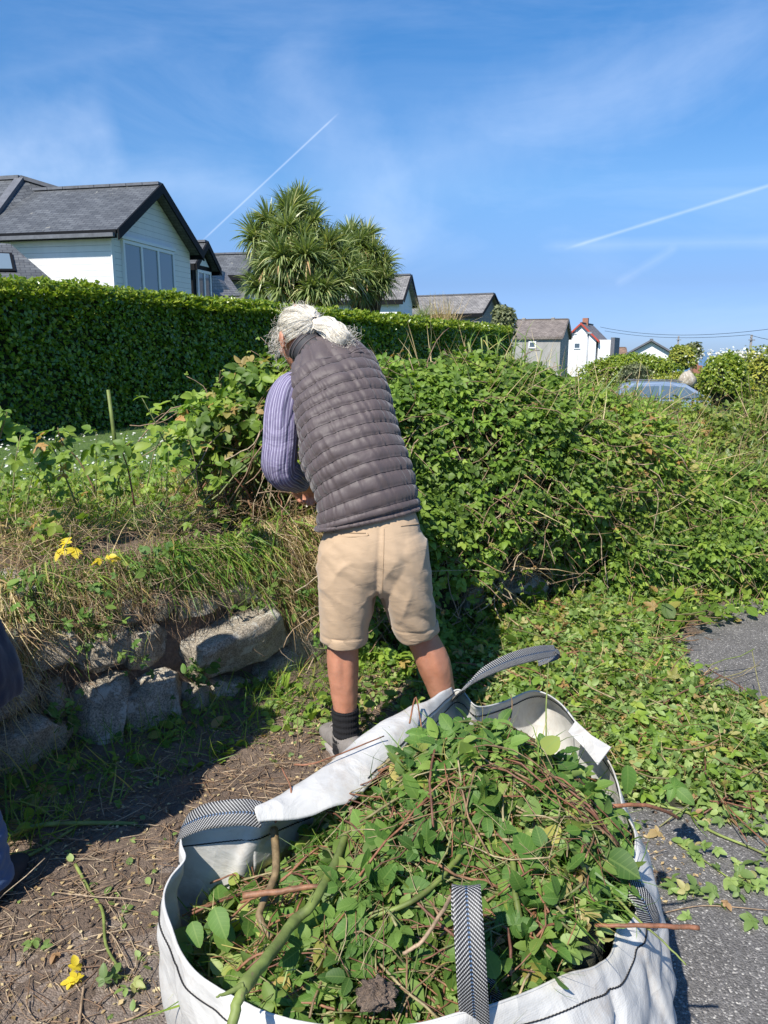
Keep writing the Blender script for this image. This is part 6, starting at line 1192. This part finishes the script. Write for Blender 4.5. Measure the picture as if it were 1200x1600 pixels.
B = Bag(); n = 2100; p = inbag(n, .9); st_ = np.concatenate([p, (hz(p[:, 0], p[:, 1])+U(-.04, .035, n))[:, None]], 1); L_ = U(.03, .24, n); ln = wander(st_, np.stack([rng.normal(0, 1, n), rng.normal(0, 1, n), rng.normal(.03, .16, n)], -1), L_, 7, .16, .03)
ln[..., 2] = np.clip(ln[..., 2], 0, hz(ln[..., 0], ln[..., 1])+.045); ok = inside(ln[:, -1, 0], ln[:, -1, 1], cxy+(RC-cxy)*.99); tubes(B, ln[ok], (.0006+.0022*U(0, 1, ok.sum())**2.2)[:, None], 5, U(0, 1, ok.sum())**1.1); tag(B.build('bramble_stems', M['stem'], None, True), kind='stuff')
B = Bag(); n = 1500; p = inbag(n); q = np.concatenate([p, (hz(p[:, 0], p[:, 1])-.01)[:, None]], 1); inst(B, T_BLADE+T_STRAW, q, frames(nrmz(rng.normal(0, 1, (n, 3))*np.array([1, 1, .3])), .3), U(.05, .16, n)); tag(B.build('cut_grass', M['grass'], None, True), kind='stuff')
# individual cut branches the eye picks out
def branch(pts, r0, r1, mat, label, group=None, knots=(), tone=None, name='cut_branch'):
    q = catmull([G(*a_) for a_ in pts], 6); q[1:-1] += rng.normal(0, min(r0*.12, .0006), q[1:-1].shape); B = Bag(); rr = np.linspace(r0, r1, len(q))
    for k in knots: rr += r0*.30*np.exp(-((np.linspace(0, 1, len(q))-k)/.025)**2)
    tubes(B, q[None], rr[None], 10, tone if tone is not None else .5); o_ = B.build(name, M[mat], None, True, local=tuple(q[0])); o_.location = tuple(q[0]); return tag(o_, label, 'branch', group)
branch([(735, 1245, .60), (600, 1345, .585), (545, 1290, .61), (525, 1345, .61), (490, 1410, .61), (460, 1440, .60), (425, 1487, .61), (378, 1545, .63)][2:], .0070, .0095, 'greenstem', 'thick knobbly green stem lying diagonally across the bag to its front left rim', knots=(.25, .6, .95), tone=.4)
branch([(378, 1545, .63), (370, 1570, .625), (360, 1620, .60)], .0078, .0072, 'greenstem', 'end of the thick green stem bending down over the bag rim', knots=(.1,), tone=.5)
branch([(380, 1540, .635), (358, 1550, .64), (338, 1558, .645)], .005, .0012, 'greenstem', 'sharp pointed spur at the end of the thick green stem', tone=.8)
branch([(548, 1300, .605), (552, 1280, .62), (548, 1262, .64)], .007, .005, 'deadstem', 'dead grey stub at the top of the thick green stem', tone=.4)
branch([(428, 1295, .58), (432, 1350, .56), (424, 1385, .55), (405, 1430, .54), (425, 1465, .52)], .008, .006, 'stem', 'curved brown woody stem near the left strap', tone=.55)
branch([(380, 1400, .57), (440, 1392, .58), (500, 1385, .585), (580, 1400, .57)], .006, .004, 'stem', 'pinkish brown stem crossing the left half of the bag', tone=.35)
branch([(714, 1180, .645), (690, 1235, .64), (650, 1310, .62), (600, 1395, .59)], .0042, .0030, 'stem', 'long straight reddish bramble stem from the far rim', tone=.3)
branch([(545, 1280, .60), (556, 1330, .60), (572, 1380, .59)], .0036, .0028, 'stem', 'short reddish stem beside the thick green one', tone=.3)
branch([(740, 1310, .62), (690, 1370, .61), (640, 1410, .60), (575, 1435, .58)], .0055, .004, 'greenstem', 'grey-green stem slanting across the middle of the bag', tone=.2)
branch([(705, 1400, .61), (690, 1425, .61), (660, 1470, .59), (630, 1490, .57)], .0035, .003, 'deadstem', 'yellow-brown stem beside the front strap', tone=.6)
branch([(800, 1330, .63), (806, 1400, .61), (812, 1440, .59)], .005, .006, 'greenstem', 'upright thorny stem right of the front strap', tone=.1)
branch([(930, 1446, .56), (975, 1446, .575), (1030, 1447, .575), (1092, 1450, .57)], .0030, .0042, 'stem', 'straight reddish stick poking out over the right side of the bag', tone=.25)
branch([(960, 1400, .56), (1000, 1440, .57), (1035, 1470, .56), (1072, 1508, .54)], .0026, .0012, 'greenstem', 'thin curved tip hanging over the right side of the bag', tone=.5)
branch([(855, 1200, .60), (853, 1120, .68), (857, 1035, .76)], .0022, .0014, 'greenstem', 'thin upright green shoot standing at the back of the bag', tone=.6)
branch([(940, 1262, .585), (1010, 1258, .58), (1060, 1278, .50), (1120, 1320, .42)][:3], .0045, .0035, 'stem', 'brown stem leaving the bag over its far right rim', tone=.3)
branch([(780, 1200, .62), (788, 1160, .66), (800, 1108, .70), (798, 1085, .70)], .0026, .0012, 'stem', 'bare orange twig sticking up near the far rim', tone=.5)
for k, (pts) in enumerate([[(430, 1285, .60), (455, 1240, .655), (440, 1200, .68)], [(460, 1195, .66), (500, 1190, .67), (600, 1150, .67)], [(640, 1130, .67), (650, 1090, .70), (660, 1150, .66)]]):
    branch(pts, .0022, .0014, 'stem', ['thin twig rising in front of the folded cuff near the left strap', 'thin thorny twig lying along the folded cuff', 'short hooked twig over the folded cuff near its far end'][k], tone=.3)
# large single leaves on top
def bigleaf(px, py, z, size, head, label, tm=None, mat='bag_leaf', tone=.6, nz_=(-.1, -.5, .8), sub='leaf'):
    size *= .72; tone *= .65
    c_ = G(px, py, z); B = Bag(); inst(B, [tm], c_[None], frames(np.array([nz_]), .02, np.array([head], float), .05), np.array([size]), np.array([tone])); o_ = B.build(sub, M[mat], None, True, local=tuple(c_)); o_.location = tuple(c_); return tag(o_, label, 'leaf')
LB = leaflet(12, .34, .22, .25, .03)
bigleaf(980, 1195, .60, .085, (.15, -.8, -.6), 'largest glossy oval green leaf hanging over the right rim of the bag', LB, tone=.55, nz_=(.3, -.75, .5))
bigleaf(335, 1418, .55, .075, (.3, -.5, -.5), 'curled oval leaf near the left wall of the bag', LB, tone=.65)
bigleaf(300, 1440, .53, .06, (.3, -.9, -.1), 'leaf below the curled oval leaf inside the left of the bag', LB, tone=.6)
bigleaf(820, 1345, .62, .055, (.35, -.8, -.2), 'pale upright oval leaf right of the front strap', LB, tone=.85)
bigleaf(775, 1530, .58, .065, (-.2, 1, .3), 'large pale leaf hanging beside the front strap', LB, tone=.85)
for (px, py, z, s_, lb) in ((672, 1165, .66, .13, 'sprig of five rounded leaflets lying over the folded cuff'), (850, 1262, .63, .11, 'three-part leaf on the upper right of the heap'), (935, 1345, .60, .12, 'big three-part leaf near the right rim'), (640, 1290, .63, .12, 'bright three-part leaf left of the middle of the heap'), (585, 1425, .60, .11, 'three-part leaf right of the thick green stem'), (900, 1225, .62, .10, 'pale three-part leaf at the far right of the heap'), (1040, 1215, .30, .14, 'large three-part leaf lying beyond the right rim')):
    bigleaf(px, py, z, s_, (rng.normal(0, 1), -.6, 0), lb, compound(5), tone=U(.5, .85), sub='bramble_leaf')
c_ = G(590, 1552, .56); B = Bag(); u, v = np.meshgrid(np.linspace(0, 2*math.pi, 49)[:-1], np.linspace(-1.5, 1.5, 25)); q = np.stack([np.cos(v)*np.cos(u), np.cos(v)*np.sin(u), np.sin(v)], -1); q = q*np.array([.024, .022, .016])*(1+.5*fbm(q, 3, 4, 7))[..., None]; loftmesh(B, q, False); o_ = B.build('soil_clod', M['soil'], None, True); o_.location = tuple(c_); tag(o_, 'clod of brown soil among the cuttings at the front of the bag', 'soil')
# ------------------------------------------------------------------ litter on the ground
def footdist(x, y):
    s = np.linspace(.3, 10, 300); f = foot(s); d = np.sqrt((x[:, None]-f[None, :, 0])**2+(y[:, None]-f[None, :, 1])**2); k = d.argmin(1); sg = np.where(np.sum((np.stack([x, y], -1)-f[k])*inward(s[k]), 1) > 0, -1, 1); return d.min(1)*sg
def groundz(x, y):
    w_ = footdist(x, y); return np.maximum(.004, verge_z(x, y, w_))
def region(poly, n):
    poly = np.array(poly); out = []; lo, hi = poly.min(0), poly.max(0); c_ = 0
    while c_ < n:
        p = U(0, 1, (n*2, 2))*(hi-lo)+lo; p = p[inside(p[:, 0], p[:, 1], poly)]; out.append(p); c_ += len(p)
    return np.concatenate(out)[:n]
PILE = [(.18, 3.30), (.55, 3.75), (1.1, 4.25), (1.9, 4.62), (3.2, 5.1), (4.2, 5.35), (4.2, 5.0), (2.6, 4.75), (1.95, 4.45), (1.62, 4.1), (1.50, 3.75), (1.42, 3.45), (1.45, 3.15), (1.62, 2.95), (2.3, 2.85), (2.4, 2.35), (1.6, 2.22), (1.2, 2.28), (.92, 2.30), (.62, 2.45), (.45, 2.75), (.3, 3.0)]
def pileh(p):
    d = np.full(len(p), 9.); PO = np.array(PILE)
    for k in range(len(PO)):
        a_, b_ = PO[k], PO[(k+1) % len(PO)]; t_ = np.clip(((p-a_)@(b_-a_))/((b_-a_)@(b_-a_)), 0, 1); d = np.minimum(d, np.linalg.norm(p-a_-t_[:, None]*(b_-a_), axis=1))
    return .085*np.clip(d/.28, 0, 1)*(1+.5*fbm(np.concatenate([p, p[:, :1]*0], 1), 3, 3, 15))
gx = np.linspace(.1, 4.3, 150); gy = np.linspace(2.1, 5.5, 130); X_, Y_ = np.meshgrid(gx, gy); ok = inside(X_, Y_, np.array(PILE)); pf = np.stack([X_.ravel(), Y_.ravel()], -1); Z_ = (groundz(pf[:, 0], pf[:, 1])+pileh(pf)*.75-.004).reshape(X_.shape); i = np.arange(129)[:, None]; j = np.arange(149)[None]; a = i*150+j; okq = ok[:-1, :-1] & ok[1:, :-1] & ok[:-1, 1:] & ok[1:, 1:]
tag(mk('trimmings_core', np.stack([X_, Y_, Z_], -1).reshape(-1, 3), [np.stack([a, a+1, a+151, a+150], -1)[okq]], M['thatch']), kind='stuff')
def on_pile(n, lo=-.02, hi=.05, grow=0.0):
    p = region(PILE, n)+rng.normal(0, .03+grow, (n, 2)); ins = inside(p[:, 0], p[:, 1], np.array(PILE)); return np.concatenate([p, (groundz(p[:, 0], p[:, 1])+np.where(ins, pileh(p)+U(lo, hi, n), .008+.01*U(0, 1, n)))[:, None]], 1)
up = lambda n: np.tile([-.05, -.15, 1.], (n, 1))
B = Bag(); n = 9500; inst(B, T_BR_HI, on_pile(n), frames(up(n), .6), U(.025, .068, n)); n = 6500; inst(B, T_LEAF, on_pile(n), frames(up(n), .7), U(.012, .035, n)); tag(B.build('hedge_trimmings', M['wilt_leaf'], None, True), kind='stuff')
B = Bag(); n = 2600; inst(B, T_BR_HI, on_pile(n, .0, .07), frames(up(n), .5), U(.03, .075, n)); n = 2600; inst(B, T_BLADE, on_pile(n), frames(nrmz(rng.normal(0, 1, (n, 3))*np.array([1, 1, .4])), .3), U(.05, .2, n)); tag(B.build('fresh_trimmings', M['bramble'], None, True), kind='stuff')
def lying(n, pts, l0, l1, r0, r1, up_=.03, wig=.14): 
    ln = wander(pts, np.stack([rng.normal(0, 1, n), rng.normal(0, 1, n), rng.normal(0, up_, n)], -1), U(l0, l1, n), 6, wig, 0); return ln, U(r0, r1, n)[:, None]
B = Bag(); n = 1000; p = on_pile(n, .0, .05); ln, rr = lying(n, p, .06, .40, .0010, .0032, .08); tubes(B, ln, rr, 5); tag(B.build('trimmed_stems', M['stem'], None, True), kind='stuff')
# weeds and grass along the foot of the wall, between the man's feet and under the thicket
def footband(n, x0, x1, w0_, w1_, zo=0.0):
    s = U(s_of_x(x0), s_of_x(x1), n); w_ = U(w0_, w1_, n); f = foot(s)-inward(s)*w_[:, None]; return np.concatenate([f, (verge_z(f[:, 0], f[:, 1], w_)+zo)[:, None]], 1)
B = Bag()
for n, x0, x1, a_, b_, l0, l1 in ((1000, -1.5, -.45, -.1, .30, .05, .18), (500, -.5, .0, -.1, .15, .05, .14), (1500, 0., 1.4, -.15, .40, .06, .20), (2200, 1.2, 5.5, -.1, .50, .07, .24), (500, -2.2, -1.2, -.1, .4, .08, .25)): inst(B, T_BLADE, footband(n, x0, x1, a_, b_), bladeframes(n, .6), U(l0, l1, n))
tag(B.build('verge_grass', M['grass'], None, True), kind='stuff')
B = Bag()
for n, x0, x1, a_, b_, s0_, s1_ in ((260, -1.6, -.4, -.1, .3, .03, .07), (700, -.1, 1.3, -.15, .5, .04, .09), (1500, 1.2, 6, -.1, .55, .04, .10), (420, -.5, .25, .15, .8, .02, .06)):
    q = footband(n, x0, x1, a_, b_); q[:, 2] += U(.01, .11, n)*(b_ > .4)+.01; inst(B, T_BR_HI+T_LEAF, q, frames(up(n), .5), U(s0_, s1_, n))
tag(B.build('verge_weeds', M['bramble'], None, True), kind='stuff')
# trampled leaves, straw, stalks and chips over the earth
def verge_pts(n, x0, x1, a_, b_): 
    q = footband(n, x0, x1, a_, b_); q[:, 2] = np.maximum(q[:, 2], .004)+.003; return q
B = Bag()
for n, x0, x1, a_, b_, s0_, s1_ in ((1500, -.55, .2, .05, .85, .015, .045), (500, -2.0, -.3, .2, 1.3, .010, .035), (300, -.4, 1.2, .6, 1.25, .015, .04)): 
    q = verge_pts(n, x0, x1, a_, b_); k = fbm(np.stack([q[:, 0], q[:, 1], q[:, 0]*0], -1), 3.5, 3, 17) > (-.1 if x0 == -.55 else .05); q = q[k]; inst(B, T_LEAF+T_BR_HI[:2], q+np.array([0, 0, .004]), frames(up(len(q)), .35), U(s0_, s1_, len(q)))
tag(B.build('trampled_leaves', M['wilt_leaf'], None, True), kind='stuff')
B = Bag()
for n, x0, x1, a_, b_, l0, l1 in ((6500, -2.6, -.2, .1, 1.7, .015, .10), (1400, -.6, .9, .05, 1.3, .02, .10), (420, -2.2, -.6, .1, .9, .08, .35)): q = verge_pts(n, x0, x1, a_, b_); ln, rr = lying(n, q+np.array([0, 0, .002]), l0, l1, .0005, .0017, .04, .10); tubes(B, ln, rr, 4)
tag(B.build('straw_litter', M['deadstem'], None, True), kind='stuff')
B = Bag()
for n, x0, x1, a_, b_ in ((5000, -2.6, -.1, .05, 1.8), (1500, -.5, 1.0, .05, 1.3)): q = verge_pts(n, x0, x1, a_, b_); inst(B, T_LEAFLO, q+np.array([0, 0, .002]), frames(up(n), .25), U(.004, .018, n), U(0, 1, n))
tag(B.build('chaff', M['straw'], None, True), kind='stuff')
pebble = []
for k in range(4):
    u, v = np.meshgrid(np.linspace(0, 2*math.pi, 9)[:-1], np.linspace(-1.3, 1.3, 5)); q = np.stack([np.cos(v)*np.cos(u), np.cos(v)*np.sin(u)*.8, np.sin(v)*.6], -1)*(1+.3*fbm(np.stack([np.cos(u), np.sin(u), v], -1), 1.5, 2, k))[..., None]; ii = np.arange(4)[:, None]; jj = np.arange(8)[None]; pebble.append((q.reshape(-1, 3), [np.stack([ii*8+jj, ii*8+(jj+1) % 8, (ii+1)*8+(jj+1) % 8, (ii+1)*8+jj], -1).reshape(-1, 4).tolist()], np.zeros((40, 3))))
B = Bag(); n = 2600; q = verge_pts(n, -2.6, .9, .0, 1.6); inst(B, pebble, q, frames(up(n), .4), .0015+.007*U(0, 1, n)**4); tag(B.build('grit', M['soil'], None, True), kind='stuff')
# long cut green stalks lying along the foot of the wall and on the earth
for pts, rr, mt, lb in (([(0, 1322), (60, 1300), (150, 1287), (215, 1284)], .009, 'greenstem', 'long pale cut stalk in the shade at the foot of the wall, far left'), ([(5, 1352), (60, 1330), (105, 1300), (140, 1278)], .006, 'greenstem', 'thinner green stalk lying just below the long pale one'), ([(118, 1352), (140, 1385), (160, 1420), (165, 1470), (188, 1508)], .005, 'greenstem', 'bent green stem with snapped brown end on the trodden earth'), ([(160, 1592), (205, 1580), (250, 1555)], .0028, 'deadstem', 'dry twig beside the lower left of the bag'), ([(122, 1598), (126, 1560), (130, 1535)], .0035, 'deadstem', 'short brown twig under the yellow leaf'), ([(1010, 1248), (1075, 1262), (1110, 1290), (1170, 1315), (1215, 1335)], .005, 'greenstem', 'long split green stem lying on the tarmac right of the bag'), ([(1060, 1310), (1100, 1335), (1150, 1370)], .003, 'greenstem', 'thin leafy stem on the tarmac below the long split one'), ([(1030, 1418), (1100, 1405), (1200, 1412)], .0018, 'deadstem', 'thin dry stem on the tarmac near the shadow of the bag')):
    q = np.array([G(a_, b_, .03) for a_, b_ in pts]); q[:, 2] = groundz(q[:, 0], q[:, 1])+rr+.004; q = catmull(q, 5); B = Bag(); tubes(B, q[None], np.linspace(rr, rr*.7, len(q))[None], 8, .6); o_ = B.build('cut_stalk', M[mt], None, True, local=tuple(q[0])); o_.location = tuple(q[0]); tag(o_, lb, 'stalk')
for px, py, n, sp, lb in ((1095, 1335, 9, .03, 'small leafy sprig on the tarmac'), (1160, 1385, 12, .05, ''), (1120, 1420, 8, .06, ''), (1005, 1295, 3, .02, ''), (1178, 1370, 9, .05, ''), (1190, 1300, 30, .08, ''), (1060, 1395, 5, .05, ''), (905, 1035, 4, .03, ''), (1105, 1035, 4, .02, ''), (175, 1540, 3, .02, ''), (60, 1480, 4, .05, ''), (205, 1545, 4, .02, '')):
    c_ = G(px, py, .01); q = c_+np.stack([rng.normal(0, sp, n), rng.normal(0, sp*.7, n), U(.004, .018, n)], -1)
    if py > 1250: B = Bag(); inst(B, T_BR_HI, q, frames(up(n), .35), U(.035, .065, n)); o_ = B.build('leaf_scatter', M['wilt_leaf'], None, True); tag(o_, kind='stuff')

B = Bag(); n = 1500; q = on_pile(n, .0, .05); inst(B, T_STRAW, q, frames(nrmz(rng.normal(0, 1, (n, 3))*np.array([1, 1, .35])), .3), U(.04, .18, n)); tag(B.build('dry_trimmings', M['straw'], None, True), kind='stuff')
